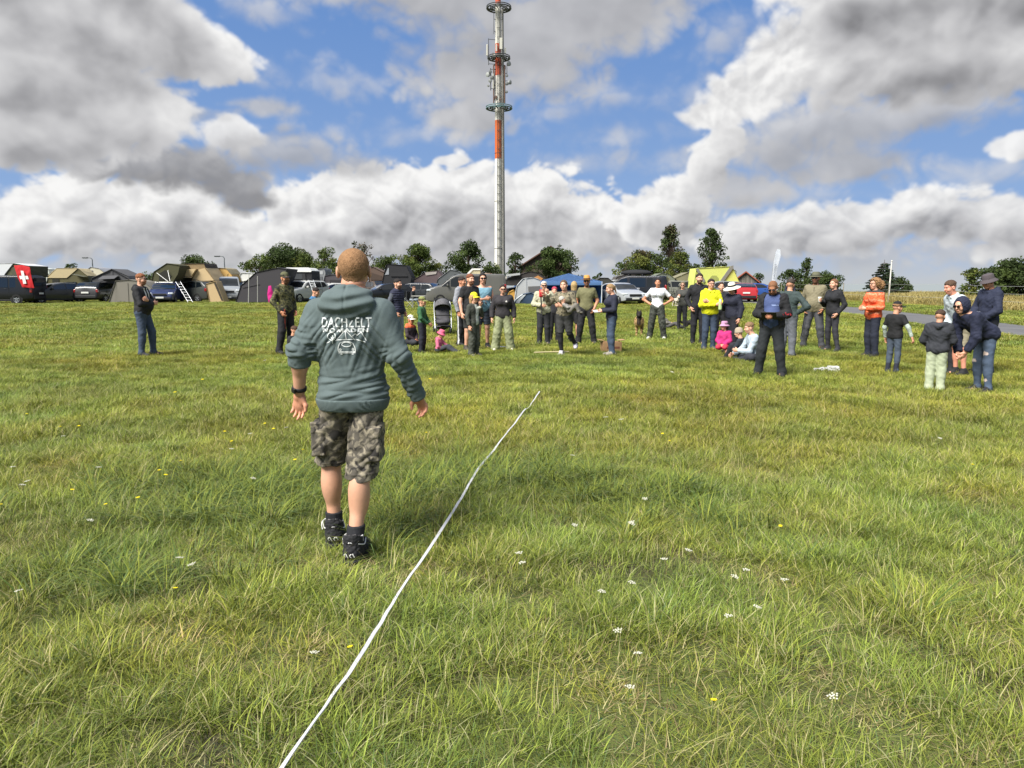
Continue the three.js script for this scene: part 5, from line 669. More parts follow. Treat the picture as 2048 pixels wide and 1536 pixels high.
  // shoes
  if (o.shoes !== null) for (const [kn, an, side] of [[...lL, 1], [...lR, -1]]) {
    const d = dir(kn, an), flatFoot = d[1] < -0.6, f0 = flatFoot ? [side * 0.25, 0, 1] : [0, 0.5, 0.9], fl = Math.hypot(...f0), F = f0.map((v) => v / fl), q = (t, y) => [an[0] + F[0] * R(t), an[1] + F[1] * R(t) + R(y), an[2] + F[2] * R(t)];
    const tall = o.shoes?.boot ?? 0, f = blend([ovalLimb(q(-0.05, -0.04), q(0.05, -0.04), R(0.048), R(0.052), 0.95), ovalLimb(q(0.05, -0.045), q(0.165, -0.055), R(0.05), R(0.041), 0.9), limb(q(-0.02, -0.01), [an[0] - d[0] * R(0.03 + tall), an[1] - d[1] * R(0.03 + tall), an[2] - d[2] * R(0.03 + tall)], R(0.052), R(tall ? 0.06 : 0.052))], 0.03 * s);
    const sole = an[1] - R(0.09), F2 = flatFoot ? (x, y, z) => smax(f(x, y, z), sole - y, 0.008) : f, [lo, hi] = bounds([q(-0.06, -0.05), q(0.18, -0.05), an, [an[0], an[1] + R(0.05 + tall), an[2]]], R(0.075));
    const c = lin(o.shoes?.c ?? '#1c1c1e'), so = lin(o.shoes?.sole ?? '#b8b4ac');
    part('shoe', net(F2, lo, hi, Math.min(res, 0.014), (x, y) => y < sole + R(0.018) ? so : c), vcMat, root);
  }
  // top
  for (const t of o.top ? [].concat(o.top) : []) {
    const a = (t.fit ?? 0.022) * 0.85, hem = up([0, t.hem ?? 0.9, 0]), neckP = up([0, t.neck ?? 1.475, 0]), w = wr(t.seed ?? 1, t.wrinkle ?? 0.007), sl2 = t.sleeve ?? 1;
    const tor = blend(torso(a), 0.05 * s), tor2 = cut(cut(tor, hem, UP.map((v) => -v)), neckP, [0, 0.92, 0.2], 0.02);
    const sleeve = (sh, A) => { const f = blend(arm(sh, A, a * 0.75, a * 0.75), 0.03 * s); return sl2 <= 0.5 ? cut(f, mid(sh, A[0], sl2 / 0.5), dir(sh, A[0])) : cut(f, mid(A[0], A[1], (sl2 - 0.5) / 0.5), dir(A[0], A[1])); };
    const sL = sl2 > 0 ? sleeve(shL, aL) : null, sR = sl2 > 0 ? sleeve(shR, aR) : null, hood = t.hood ? blend([limb(up([-0.1, 1.475, -0.06]), up([0, 1.42, -0.14]), R(0.045), R(0.055)), limb(up([0.1, 1.475, -0.06]), up([0, 1.42, -0.14]), R(0.045), R(0.055)), limb(up([-0.1, 1.475, -0.06]), up([-0.05, 1.43, 0.09]), R(0.035), R(0.022)), limb(up([0.1, 1.475, -0.06]), up([0.05, 1.43, 0.09]), R(0.035), R(0.022))], 0.03) : null, collar = t.collar ? blend([limb(up([-0.07, 1.48, -0.05]), up([0.07, 1.48, -0.05]), R(0.03), R(0.03)), limb(up([-0.075, 1.48, -0.04]), up([-0.05, 1.46, 0.06]), R(0.026), R(0.024)), limb(up([0.075, 1.48, -0.04]), up([0.05, 1.46, 0.06]), R(0.026), R(0.024))], 0.02) : null;
    const open = t.open ? (x, y, z) => { const d = [x - hem[0], y - hem[1], z - hem[2]], fz = d[0] * fwd[0] + d[1] * fwd[1] + d[2] * fwd[2]; return Math.min(R(t.open) - Math.abs(x) , fz - R(0.02)); } : null;
    const f = (x, y, z) => { let d = tor2(x, y, z); if (open) d = smax(d, open(x, y, z), 0.01); if (sL) d = smin(d, Math.min(sL(x, y, z), sR(x, y, z)), 0.025 * s); if (hood) d = smin(d, hood(x, y, z), 0.03); if (collar) d = smin(d, collar(x, y, z), 0.02); if (t.quilt) d -= 0.012 * Math.abs(Math.sin(y / s * 55)); return Math.abs(d) < 0.05 ? d + w(x, y, z) : d; };
    const pts = [shL, shR, hem, neckP, up([0, 1.0, 0]), ...(sl2 > 0.5 ? [...aL, ...aR] : sl2 > 0 ? [aL[0], aR[0]] : [])], [lo, hi] = bounds(pts, (0.19 * Math.max(1, g) + (o.belly ?? 0)) * s + a);
    const inv = (x, y, z) => { const X = x / s, yy = y / s - 0.95 + drop, zz = z / s; return [X, yy * cl + zz * sl + 0.95, zz * cl - yy * sl]; };   // back to the upright figure, for prints and stripes
    part(t.name ?? 'jacket', net(f, lo, hi, t.res ?? res, colourOf(t.c, t.paint ? (x, y, z, base) => t.paint(...inv(x, y, z), base) : null)), vcMat, root);
  }
  // hair
  const onHead = (name, geo, m) => { const q = part(name, geo, m, root); q.geometry = q.geometry.clone().applyMatrix4(headM); return q; };
  if (o.hair) {
    const [style, col] = o.hair, thick = { buzz: 0.004, short: 0.012, long: 0.016, pony: 0.012, bob: 0.02, curly: 0.03 }[style], back = blend([limb([-0.045, 0, -0.07], [-0.05, -0.17, -0.06], 0.045, 0.03), limb([0.045, 0, -0.07], [0.05, -0.17, -0.06], 0.045, 0.03), limb([0, 0, -0.08], [0, -0.2, -0.075], 0.05, 0.035)], 0.03), curls = blend([egg([0, 0.03, -0.05], [0.11, 0.11, 0.1]), egg([-0.02, -0.06, -0.11], [0.1, 0.12, 0.085]), egg([0.05, -0.02, -0.13], [0.08, 0.1, 0.08])], 0.03);
    const pony = blend([egg([0, 0.03, -0.105], [0.03, 0.03, 0.03]), limb([0, 0.02, -0.12], [0, -0.14, -0.125], 0.026, 0.012)], 0.02), sc = style === 'curly' ? 0.012 : style === 'short' ? 0.006 : 0.004;
    const f = (x, y, z) => {
      let d = HEAD(x, y, z) - thick * (style === 'short' ? 0.6 + 0.8 * smooth(0, 0.08, y) : 1); const line = style === 'short' || style === 'buzz' ? 0.038 - 0.6 * Math.min(z, 0.03) - 0.055 * smooth(0.02, -0.06, z) + 0.045 * smooth(0.02, 0.075, z) : style === 'pony' ? 0.03 - 0.75 * (0.03 - Math.min(z, 0.03)) + 0.05 * smooth(0.03, 0.08, z) : -0.02 - 0.6 * (0.03 - Math.min(z, 0.03)) + 0.1 * smooth(0.0, 0.07, z);
      d = smax(d, (line - y + 0.006 * noise3(x * 60, y * 20, z * 60)) * 0.75, 0.022);
      if (style === 'long' || style === 'bob') d = smin(d, Math.max(back(x, y, z), style === 'bob' ? -0.13 - y : -1), 0.03);
      if (style === 'pony') d = smin(d, pony(x, y, z), 0.02); if (style === 'curly') d = smin(d, Math.max(curls(x, y, z), z - 0.03), 0.03);
      return d + sc * noise3(x * 70, y * 45, z * 70) + (style === 'curly' ? 0.008 * noise3(x * 30, y * 30, z * 30) : 0);
    };
    onHead('hair', net(f, [-0.17, -0.26, -0.25], [0.17, 0.17, 0.14], 0.009, colourOf(col, (x, y, z, c) => { const n = 1 + 0.3 * noise3(x * 90, y * 25, z * 90); return [c[0] * n, c[1] * n, c[2] * n]; })), vcMat);
  }
  if (o.beard) onHead('beard', net((x, y, z) => smax(smax(HEAD(x, y, z) - 0.007, (y + 0.036 + 0.5 * Math.max(0, 0.05 - z)), 0.012), -z - 0.01 + 0.02, 0.012) + 0.004 * noise3(x * 80, y * 60, z * 80) + (Math.hypot(x * 0.7, y + 0.06) < 0.012 && z > 0.06 ? 0.012 : 0), [-0.09, -0.16, -0.05], [0.09, 0, 0.13], 0.008, () => lin(hairC).map((v, i) => lerp(v, skin[i] * 0.6, 0.4))), vcMat);
  if (o.glasses) { const m = mat(o.glasses === 'clear' ? '#2a2522' : '#0d0d0f', 0.15), lens = o.glasses === 'clear' ? null : 1; onHead('glasses', [-1, 1].flatMap((q) => [lens ? rbox(0.05, 0.036, 0.008, q * 0.031, 0.006, 0.102, 0.012) : new THREE.TorusGeometry(0.02, 0.0035, 5, 12).translate(q * 0.031, 0.006, 0.102), rod([q * 0.055, 0.014, 0.098], [q * 0.079, 0.01, -0.005], 0.0035, 0.003, 5)]).concat(rod([-0.012, 0.012, 0.106], [0.012, 0.012, 0.106], 0.003, 0.003, 5)), m); }
  if (o.hat) {
    const [kind, col, col2] = o.hat, m = mat(col, 0.9), lathe = (p, n = 26) => new THREE.LatheGeometry(p.map(([r, y]) => new THREE.Vector2(r, y)), n).scale(1, 1, 1.17), pos = (gg) => gg.translate(0, 0, -0.012);
    if (kind === 'cap') { onHead('cap', [pos(lathe([[0.0, 0.142], [0.03, 0.139], [0.06, 0.122], [0.079, 0.09], [0.084, 0.05], [0.085, 0.03], [0.08, 0.03]])), new THREE.SphereGeometry(0.008, 8, 6).translate(0, 0.143, -0.012)], m); onHead('cap_brim', brim(), mat(col2 ?? col, 0.9)); }
    if (kind === 'beanie') onHead('beanie', pos(lathe([[0.0, 0.148], [0.04, 0.142], [0.07, 0.12], [0.087, 0.08], [0.09, 0.045], [0.094, 0.043], [0.096, 0.02], [0.094, 0.002], [0.085, 0.0]])), m);
    if (kind === 'bucket') onHead('hat', pos(lathe([[0.0, 0.14], [0.06, 0.138], [0.08, 0.125], [0.087, 0.06], [0.09, 0.05], [0.13, 0.008], [0.133, 0.0], [0.12, 0.004], [0.084, 0.044]])), m);
    if (kind === 'boonie') { onHead('hat', pos(lathe([[0.0, 0.152], [0.06, 0.15], [0.082, 0.135], [0.087, 0.06], [0.15, 0.045], [0.158, 0.035], [0.15, 0.037], [0.084, 0.052]])), m); onHead('hat_band', pos(lathe([[0.084, 0.082], [0.0895, 0.082], [0.0905, 0.062], [0.084, 0.062]])), mat(col2 ?? '#3a3a30', 0.9)); }
    if (kind === 'fedora') { onHead('hat', pos(lathe([[0.0, 0.165], [0.03, 0.172], [0.062, 0.165], [0.082, 0.115], [0.088, 0.055], [0.135, 0.048], [0.15, 0.056], [0.15, 0.052], [0.135, 0.043], [0.084, 0.048]])), m); onHead('hat_band', pos(lathe([[0.083, 0.09], [0.0885, 0.09], [0.0915, 0.06], [0.083, 0.06]])), mat(col2 ?? '#3a2a1c', 0.9)); }
    if (kind === 'sunhat') { onHead('hat', pos(lathe([[0.0, 0.16], [0.05, 0.158], [0.08, 0.14], [0.089, 0.06], [0.16, 0.03], [0.2, 0.012], [0.2, 0.007], [0.16, 0.024], [0.084, 0.05]])), m); onHead('hat_band', pos(lathe([[0.083, 0.1], [0.0885, 0.1], [0.0925, 0.062], [0.083, 0.062]])), mat(col2 ?? '#1c1c1e', 0.9)); }
  }
  o.done?.({ root, headM, aL, aR, up, s, onHead });
  return root;
}
function brim() {
  const pos = [], idx = [], N = 14;
  for (const y of [0, -0.005]) for (let j = 0; j <= 4; j++) for (let i = 0; i <= N; i++) { const a = lerp(-1.15, 1.15, i / N), t = j / 4, r = lerp(0.084, 0.084 + 0.075 * Math.cos(a * 0.8), t); pos.push(Math.sin(a) * r, 0.036 + y - 0.12 * (Math.sin(a) * r) ** 2 * 8 - 0.012 * t, Math.cos(a) * r * 1.12); }
  const M = (N + 1) * 5; for (let j = 0; j < 4; j++) for (let i = 0; i < N; i++) { const a = j * (N + 1) + i, b = a + N + 1; idx.push(a, b, a + 1, a + 1, b, b + 1, a + M, a + M + 1, b + M, a + M + 1, b + M + 1, b + M); }
  for (let i = 0; i < N; i++) { const a = 4 * (N + 1) + i; idx.push(a, a + M, a + 1, a + 1, a + M, a + M + 1); }
  const g = new THREE.BufferGeometry(); g.setAttribute('position', new THREE.Float32BufferAttribute(pos, 3)); g.setIndex(idx); g.computeVertexNormals(); return g;
}

// ---------- the man walking away in the foreground ----------
{
  const fR = spot(712, 1118), fL = spot(672, 1086), at = V((fR.x + fL.x) / 2, (fR.y + fL.y) / 2, (fR.z + fL.z) / 2);
  const man = thing('person', 'man in grey-green hoodie and camouflage shorts walking away in the foreground', 'person', at.x, at.y, at.z, Math.PI);
  const skin = lin('#c19277'), C = 0.0075;
  // joints: x to his left (left in the picture), z to where he walks
  const aL = -(fL.x - at.x), aR = -(fR.x - at.x), zL = -(fL.z - at.z), zR = -(fR.z - at.z), hx = -0.073;
  const shL = [0.178 + hx, 1.458, -0.01], elL = [0.29 + hx, 1.24, -0.06], wrL = [0.325 + hx, 0.985, 0.02], shR = [-0.178 + hx, 1.458, -0.01], elR = [-0.292 + hx, 1.21, -0.05], wrR = [-0.375 + hx, 0.975, 0.06];
  const hipL = [0.09 + hx, 0.97, 0], hipR = [-0.09 + hx, 0.97, 0], knL = [aL + 0.01, 0.53, zL * 0.5 + 0.06], anL = [aL, 0.12, zL - 0.02], knR = [aR - 0.03, 0.51, zR * 0.5 + 0.03], anR = [aR, 0.115, zR - 0.03];
  const headC = [hx - 0.022, 1.708, 0.03], mid = (p, q, t) => [0, 1, 2].map((i) => lerp(p[i], q[i], t));
  const oneLeg = (hip, kn, an) => [limb(hip, kn, 0.095, 0.062), limb(kn, an, 0.052, 0.04), egg([lerp(kn[0], an[0], 0.3), lerp(kn[1], an[1], 0.3), lerp(kn[2], an[2], 0.3) - 0.022], [0.064, 0.14, 0.064]), limb(an, [an[0], 0.055, an[2] + 0.12], 0.042, 0.03), limb(an, [an[0], 0.06, an[2] - 0.03], 0.042, 0.035)];
  const trunk = (a) => [ovalLimb([hx - 0.07, 0.97, 0], [hx + 0.07, 0.97, 0], 0.115 + a, 0.115 + a, 0.95), ovalLimb([hx, 1.04, 0.015], [hx, 1.24, 0.01], 0.168 + a, 0.172 + a, 0.76), ovalLimb([hx - 0.09, 1.35, -0.005], [hx + 0.09, 1.35, -0.005], 0.125 + a, 0.125 + a, 0.9), limb([hx, 1.46, -0.03], shL, 0.085 + a * 0.4, 0.058 + a * 0.5), limb([hx, 1.46, -0.03], shR, 0.085 + a * 0.4, 0.058 + a * 0.5)];
  { // body: one skin
    const f = blend([...trunk(-0.012), limb(shL, elL, 0.058, 0.05), limb(elL, wrL, 0.05, 0.033), egg(mid(elL, wrL, 0.22), [0.052, 0.085, 0.05]), limb(shR, elR, 0.058, 0.05), limb(elR, wrR, 0.05, 0.033), ...oneLeg(hipL, knL, anL), ...oneLeg(hipR, knR, anR), limb([hx, 1.5, -0.01], [headC[0], 1.66, 0.02], 0.074, 0.068)], 0.028);
    const tone = (x, y, z) => { const n = 1 + 0.05 * noise3(x * 18, y * 18, z * 18) + 0.05 * noise3(x * 70, y * 70, z * 70), red = smooth(1.5, 1.62, y) * smooth(1.68, 1.6, y) * 0.16; return [skin[0] * n * (1 + red * 0.3), skin[1] * n * (1 - red), skin[2] * n * (1 - red)]; };
    const list = [net(f, [-0.52, 0.02, -0.35], [0.45, 1.7, 0.4], 0.011, tone)];
    const hM = new THREE.Matrix4().makeRotationFromEuler(new THREE.Euler(0.05, 0.12, -0.02)).scale(V(1.18, 1.1, 1.12)).setPosition(...headC);
    const fine = net((x, y, z) => { const d = headField(x, y, z), fold = z < -0.03 && y < -0.055 && y > -0.12 ? 0.0022 * Math.cos((y + 0.088) * 190) : 0; return d + fold; }, [-0.11, -0.19, -0.13], [0.11, 0.135, 0.14], 0.005);
    const scalp = lin('#7d5f40');
    list.push(painted(fine, (x, y, z) => {
      const line = -0.072 + 0.09 * smooth(-0.06, 0.05, z) + 0.02 * (1 - smooth(0.0, 0.06, Math.abs(x))) * 0, ear = Math.abs(x) > 0.078 && y < 0.03 && y > -0.05, n = 1 + 0.34 * noise3(x * 260, y * 260, z * 260) + 0.15 * noise3(x * 40, y * 40, z * 40);
      const k = ear ? 0 : smooth(line - 0.022, line + 0.03, y) * (0.92 + 0.06 * noise3(x * 30, y * 30, z * 30)) * lerp(1, 0.9, smooth(0.0, 0.12, y)) * (1 - 0.15 * smooth(0.06, 0.12, y)), red = smooth(0.02, -0.06, y) * 0.15;
      return [lerp(skin[0] * (1 + red * 0.2), scalp[0] * n, k), lerp(skin[1] * (1 - red), scalp[1] * n, k), lerp(skin[2] * (1 - red), scalp[2] * n, k)];
    }).applyMatrix4(hM));
    part('hair', net((x, y, z) => { const line = -0.062 + 0.095 * smooth(-0.075, -0.01, z) + 0.05 * smooth(0.0, 0.08, z); let d = smax(HEAD(x, y, z) - 0.003, (line - y + 0.01 * noise3(x * 50, y * 20, z * 50)) * 0.8, 0.004); return smax(d, -(Math.hypot((Math.abs(x) - 0.08) * 0.6, y + 0.008, z + 0.012) - 0.036), 0.006) + 0.0018 * noise3(x * 160, y * 160, z * 160); }, [-0.1, -0.12, -0.13], [0.1, 0.14, 0.12], 0.0045, (x, y, z) => { const c = lin('#85664a'), n = 1 + 0.32 * noise3(x * 210, y * 120, z * 210) + 0.14 * noise3(x * 35, y * 35, z * 35); return [c[0] * n, c[1] * n, c[2] * n]; }).applyMatrix4(hM), new THREE.MeshPhysicalMaterial({ color: 0xffffff, vertexColors: true, roughness: 1, specularIntensity: 0.2 }), man);
    const hand = (wr, el, side, curl, thumb) => { const y = V(...wr).sub(V(...el)).normalize(), h = V(...thumb), x = h.sub(y.clone().multiplyScalar(h.dot(y))).normalize(); if (side > 0) x.negate(); const m = new THREE.Matrix4().makeBasis(x, y, x.clone().cross(y)).scale(V(1.02, 1.02, 1.02)); m.setPosition(...mid(wr, [wr[0] + y.x, wr[1] + y.y, wr[2] + y.z], 0.018)); const palm = V(0, 0, 1).transformDirection(m); return painted(placed(handNet(curl, 0.0032), m, side > 0), (px, py, pz) => { const n = 1 + 0.1 * noise3(px * 90, py * 90, pz * 90); return [skin[0] * 1.06 * n, skin[1] * 0.9 * n, skin[2] * 0.86 * n]; }); };
    list.push(hand(wrL, elL, 1, 0.55, [-0.95, 0, -0.2]), hand(wrR, elR, -1, 0.75, [0.75, 0, 0.5]));
    part('body', list, skinMat, man);
  }
  // hoodie: trunk, sleeves and folds
  const a = 0.024, ridge = (v) => 1 - 2.2 * Math.abs(v);
  const tr = blend(trunk(a), 0.06), along = (p, q) => { const d = [q[0] - p[0], q[1] - p[1], q[2] - p[2]], l = Math.hypot(...d); return d.map((v) => v / l); };
  const dUL = along(shL, elL), dFL = along(elL, wrL), dUR = along(shR, elR), dFR = along(elR, wrR);
  const cuffL = mid(elL, wrL, 0.16), cuffR = mid(elR, wrR, 0.97);
  const slL = blend([limb(shL, elL, 0.078, 0.068), limb(elL, cuffL, 0.074, 0.068)], 0.03), slR = blend([limb(shR, elR, 0.078, 0.066), limb(elR, cuffR, 0.065, 0.052)], 0.03);
  const fold = (x, y, z) => {
    let w = 0.0045 * noise3(x * 6, y * 6, z * 6);
    const low = smooth(1.2, 1.04, y);
    w += low * 0.0075 * ridge(noise3(x * 3.2 + 1.5, y * 17 + x * 3, z * 3)) + (1 - low) * 0.005 * ridge(noise3((x - hx) * 5 + 4, y * 6 - Math.abs(x - hx) * 16, z * 4));
    w += 0.008 * smooth(0.25, 0.08, Math.hypot(Math.abs(x - hx) - 0.17, y - 1.36)) * ridge(noise3(Math.abs(x - hx) * 17 + y * 12, y * 3 - x * 2, 2.2));
    return w * (1 - smooth(1.4, 1.5, y) * 0.7) * smooth(0.94, 1.0, y);
  };
  const hoodBag = (x, y, z) => {
    const X = x - hx, bag = smin(egg([0, 1.512, -0.1], [0.165, 0.085, 0.072])(X, y, z), egg([0, 1.572, -0.03], [0.14, 0.052, 0.1])(X, y, z), 0.05), t = y - 0.9 * X * X;
    return bag + 0.007 * Math.cos((t - 1.53) * 95 + 1.4 * Math.sin(X * 9)) * smooth(0.22, 0.02, Math.abs(X)) + 0.004 * noise3(X * 9, y * 14, z * 9) + 0.004 * Math.exp(-((X / 0.006) ** 2));
  };
  const neckHole = (x, y, z) => ovalLimb([hx, 1.5, 0.02], [headC[0], 1.75, 0.045], 0.076, 0.088, 1.05)(x, y, z);
  const cloak = (x, y, z) => {
    let d = smax(tr(x, y, z), 0.93 - y, 0.012);
    const L = smax(slL(x, y, z), (x - cuffL[0]) * dFL[0] + (y - cuffL[1]) * dFL[1] + (z - cuffL[2]) * dFL[2], 0.012), R = smax(slR(x, y, z), (x - cuffR[0]) * dFR[0] + (y - cuffR[1]) * dFR[1] + (z - cuffR[2]) * dFR[2], 0.012);
    if (Math.abs(d) < 0.06) d += fold(x, y, z);
    const tl = (x - elL[0]) * dFL[0] + (y - elL[1]) * dFL[1] + (z - elL[2]) * dFL[2], tR = (x - elR[0]) * dFR[0] + (y - elR[1]) * dFR[1] + (z - elR[2]) * dFR[2];
    const wl = Math.abs(L) < 0.05 ? 0.0075 * ridge(noise3(tl * 22, x * 6 - z * 6, 1.3)) * smooth(-0.26, -0.03, tl) + 0.005 * noise3(x * 9, y * 9, z * 9) : 0, wR = Math.abs(R) < 0.05 ? 0.0055 * ridge(noise3(tR * 18, x * 7 + z * 7, 5.3)) * smooth(-0.2, 0.0, tR) + 0.005 * noise3(x * 8, y * 8, z * 8 + 3) : 0;
    d = smin(d, Math.min(L + wl, R + wR), 0.075);
    return d;
  };
  const hoodie = (x, y, z) => smax(smin(cloak(x, y, z), hoodBag(x, y, z), 0.012), -neckHole(x, y, z), 0.014);
  const grey = lin('#525e5e'), heather = (x, y, z) => { const n = 1 + 0.07 * noise3(x * 120, y * 120, z * 120) + 0.05 * noise3(x * 9, y * 9, z * 9); return [grey[0] * n, grey[1] * n, grey[2] * n]; };
  const knit = new THREE.MeshPhysicalMaterial({ color: 0xffffff, vertexColors: true, roughness: 0.95, sheen: 0.25, sheenColor: new THREE.Color(0.3, 0.34, 0.35), sheenRoughness: 0.6 });
  const hd = part('hoodie', net(hoodie, [-0.55, 0.88, -0.3], [0.42, 1.66, 0.28], C, heather), knit, man);
  const ribbed = (f, ang) => (x, y, z) => f(x, y, z) + 0.0016 * Math.cos(ang(x, y, z));
  part('hem_band', net(ribbed((x, y, z) => { let d = blend([ovalLimb([hx - 0.075, 0.97, 0], [hx + 0.075, 0.97, 0], 0.142, 0.142, 0.95), ovalLimb([hx, 0.98, 0.012], [hx, 1.05, 0.012], 0.191, 0.191, 0.78)], 0.05)(x, y, z) - 0.001; return smax(smax(d, y - 0.96, 0.01), 0.885 - y, 0.01); }, (x, y, z) => Math.atan2(z, x - hx) * 150), [-0.34, 0.86, -0.24], [0.24, 0.99, 0.24], 0.006, heather), knit, hd);
  for (const [c, d, r, name] of [[cuffL, dFL, 0.068, 'rolled_cuff'], [cuffR, dFR, 0.05, 'cuff']]) part(name, net((x, y, z) => { const t = (x - c[0]) * d[0] + (y - c[1]) * d[1] + (z - c[2]) * d[2], q = Math.hypot(x - c[0] - d[0] * t, y - c[1] - d[1] * t, z - c[2] - d[2] * t) - r - 0.002 * noise3(x * 30, y * 30, z * 30); return smax(smax(q, t - 0.045, 0.012), -t - 0.03, 0.012); }, [c[0] - 0.12, c[1] - 0.12, c[2] - 0.12], [c[0] + 0.12, c[1] + 0.1, c[2] + 0.12], 0.006, heather), knit, hd);
  { // white print across the shoulder blades, laid on the cloth
    const cv = document.createElement('canvas'); cv.width = 1024; cv.height = 768; const x = cv.getContext('2d');
    x.fillStyle = '#000'; x.fillRect(0, 0, 1024, 768); x.fillStyle = x.strokeStyle = '#fff'; x.lineCap = x.lineJoin = 'round';
    const word = (s, size, px, py, w, wide, heavy) => { x.save(); x.font = wide + ' ' + size + 'px sans-serif'; const m = x.measureText(s).width; x.translate(px, py); x.scale(w / m, 1); x.fillText(s, 0, 0); x.lineWidth = heavy; x.strokeText(s, 0, 0); x.restore(); };
    word('DACHZELT', 265, 12, 205, 1000, '', 9); word('NOMADEN', 98, 40, 300, 930, '', 7);
    const line = (p, w = 17) => { x.lineWidth = w; x.beginPath(); p.forEach(([a, b], i) => i ? x.lineTo(a, b) : x.moveTo(a, b)); x.stroke(); }, ring = (a, b, rx, ry, w = 17) => { x.lineWidth = w; x.beginPath(); x.ellipse(a, b, rx, ry, 0, 0, 7); x.stroke(); };
    ring(235, 385, 82, 76); line([[248, 370], [248, 520]], 18); line([[248, 440], [205, 400]]); line([[248, 455], [290, 400]]); line([[125, 520], [190, 492]]);
    line([[318, 470], [500, 258], [690, 455]]); line([[318, 470], [345, 455], [660, 445], [690, 455]]); line([[508, 262], [522, 440]]);
    line([[650, 380], [700, 330], [730, 372], [815, 300], [905, 470]]); line([[720, 450], [890, 498]]);
    x.lineWidth = 18; x.beginPath(); x.moveTo(360, 690); x.bezierCurveTo(340, 600, 380, 560, 385, 540); x.bezierCurveTo(400, 470, 640, 470, 655, 540); x.bezierCurveTo(665, 570, 700, 600, 690, 690); x.closePath(); x.stroke(); ring(522, 545, 92, 44); ring(400, 650, 16, 20); ring(645, 645, 16, 20); line([[360, 715], [690, 712]]); line([[400, 740], [430, 740]], 16); line([[620, 738], [650, 738]], 16);
    const tex = new THREE.CanvasTexture(cv); const nx = 60, ny = 44, pos = [], uv = [], idx = [], nor = [];
    for (let j = 0; j <= ny; j++) for (let i = 0; i <= nx; i++) {
      const X = hx - 0.002 + 0.148 - 0.296 * i / nx, Y = 1.445 - 0.222 * j / ny; let z = -0.32; for (let k = 0; k < 60; k++) { const d = cloak(X, Y, z); if (d < 0.0006) break; z += Math.max(d * 0.6, 0.0004); }
      pos.push(X, Y, z - 0.003); uv.push(i / nx, 1 - j / ny); nor.push(0, 0, -1);
    }
    for (let j = 0; j < ny; j++) for (let i = 0; i < nx; i++) { const p = j * (nx + 1) + i, q = p + nx + 1; idx.push(p, q, p + 1, p + 1, q, q + 1); }
    const g = new THREE.BufferGeometry(); g.setAttribute('position', new THREE.Float32BufferAttribute(pos, 3)); g.setAttribute('uv', new THREE.Float32BufferAttribute(uv, 2)); g.setIndex(idx); g.computeVertexNormals();
    part('back_print', g, new THREE.MeshPhysicalMaterial({ color: '#c4c8c6', roughness: 0.9, alphaMap: tex, transparent: true }), hd, 'white printed lettering with car, tent, tree and mountains');
  }
  // camouflage cargo shorts
  {
    const leg = (hip, kn, an, cutY) => { const f = blend([limb(hip, kn, 0.104, 0.096), limb(kn, mid(kn, an, 0.5), 0.092, 0.1)], 0.03); return (x, y, z) => smax(f(x, y, z), cutY - y + 0.12 * (z + 0.02), 0.008); };
    const L = leg(hipL, knL, anL, 0.515), R = leg(hipR, knR, anR, 0.485), P = ovalLimb([hx - 0.075, 0.965, 0], [hx + 0.075, 0.965, 0], 0.112, 0.112, 0.98);
    const pocket = (x, y, z, side) => { const c = side > 0 ? mid(hipL, knL, 0.62) : mid(hipR, knR, 0.62), X = (x - c[0]) * side, dx = Math.abs(X - 0.07) - 0.03, dy = Math.abs(y - c[1]) - 0.085, dz = Math.abs(z - c[2] + 0.012) - 0.085; return Math.hypot(Math.max(dx, 0), Math.max(dy, 0), Math.max(dz, 0)) + Math.min(Math.max(dx, dy, dz), 0) - 0.012; };
    const flap = (x, y, z, side) => { const c = side > 0 ? mid(hipL, knL, 0.62) : mid(hipR, knR, 0.62), X = (x - c[0]) * side, dx = Math.abs(X - 0.072) - 0.033, dy = Math.abs(y - c[1] - 0.08) - 0.024, dz = Math.abs(z - c[2] + 0.012) - 0.09; return Math.hypot(Math.max(dx, 0), Math.max(dy, 0), Math.max(dz, 0)) + Math.min(Math.max(dx, dy, dz), 0) - 0.01; };
    const f = (x, y, z) => {
      let d = smin(smin(L(x, y, z), R(x, y, z), 0.012), smax(P(x, y, z), y - 0.96, 0.01), 0.045); d = smin(d, Math.min(pocket(x, y, z, 1), pocket(x, y, z, -1)), 0.02); d = smin(d, Math.min(flap(x, y, z, 1), flap(x, y, z, -1)), 0.006);
      if (Math.abs(d) < 0.05) { d += 0.0045 * ridge(noise3(x * 5, y * 8 + x * 7, z * 5)) + 0.002 * noise3(x * 16, y * 16, z * 16); const s = Math.abs(x - hx); if (z < 0 && y > 0.62) d += 0.012 * Math.exp(-((s / 0.014) ** 2)) * smooth(0.98, 0.86, y); d -= 0.003 * Math.exp(-(((y - (x > hx ? 0.545 : 0.515)) / 0.006) ** 2)); }
      return d;
    };
    const cols = ['#262320', '#4a453d', '#6f685a', '#8d8471'].map(lin), camo = (x, y, z) => { const wx = x + 0.03 * noise3(x * 14, y * 14, z * 14), wy = y + 0.03 * noise3(x * 14, y * 14, z * 14 + 9), n = noise3(wx * 11, wy * 17, z * 11) * 0.7 + 0.45 * noise3(wx * 25, wy * 30, z * 22), m = noise3(wx * 8 + 7, wy * 13, z * 9), k = 1 + 0.1 * noise3(x * 90, y * 90, z * 90), c = n > 0.42 ? cols[3] : n > 0.02 ? cols[2] : m > 0.25 ? cols[0] : cols[1]; return [c[0] * k, c[1] * k, c[2] * k]; };
    part('shorts', net(f, [-0.34, 0.4, -0.3], [0.26, 1.03, 0.35], 0.006, camo), vcMat, man);
  }
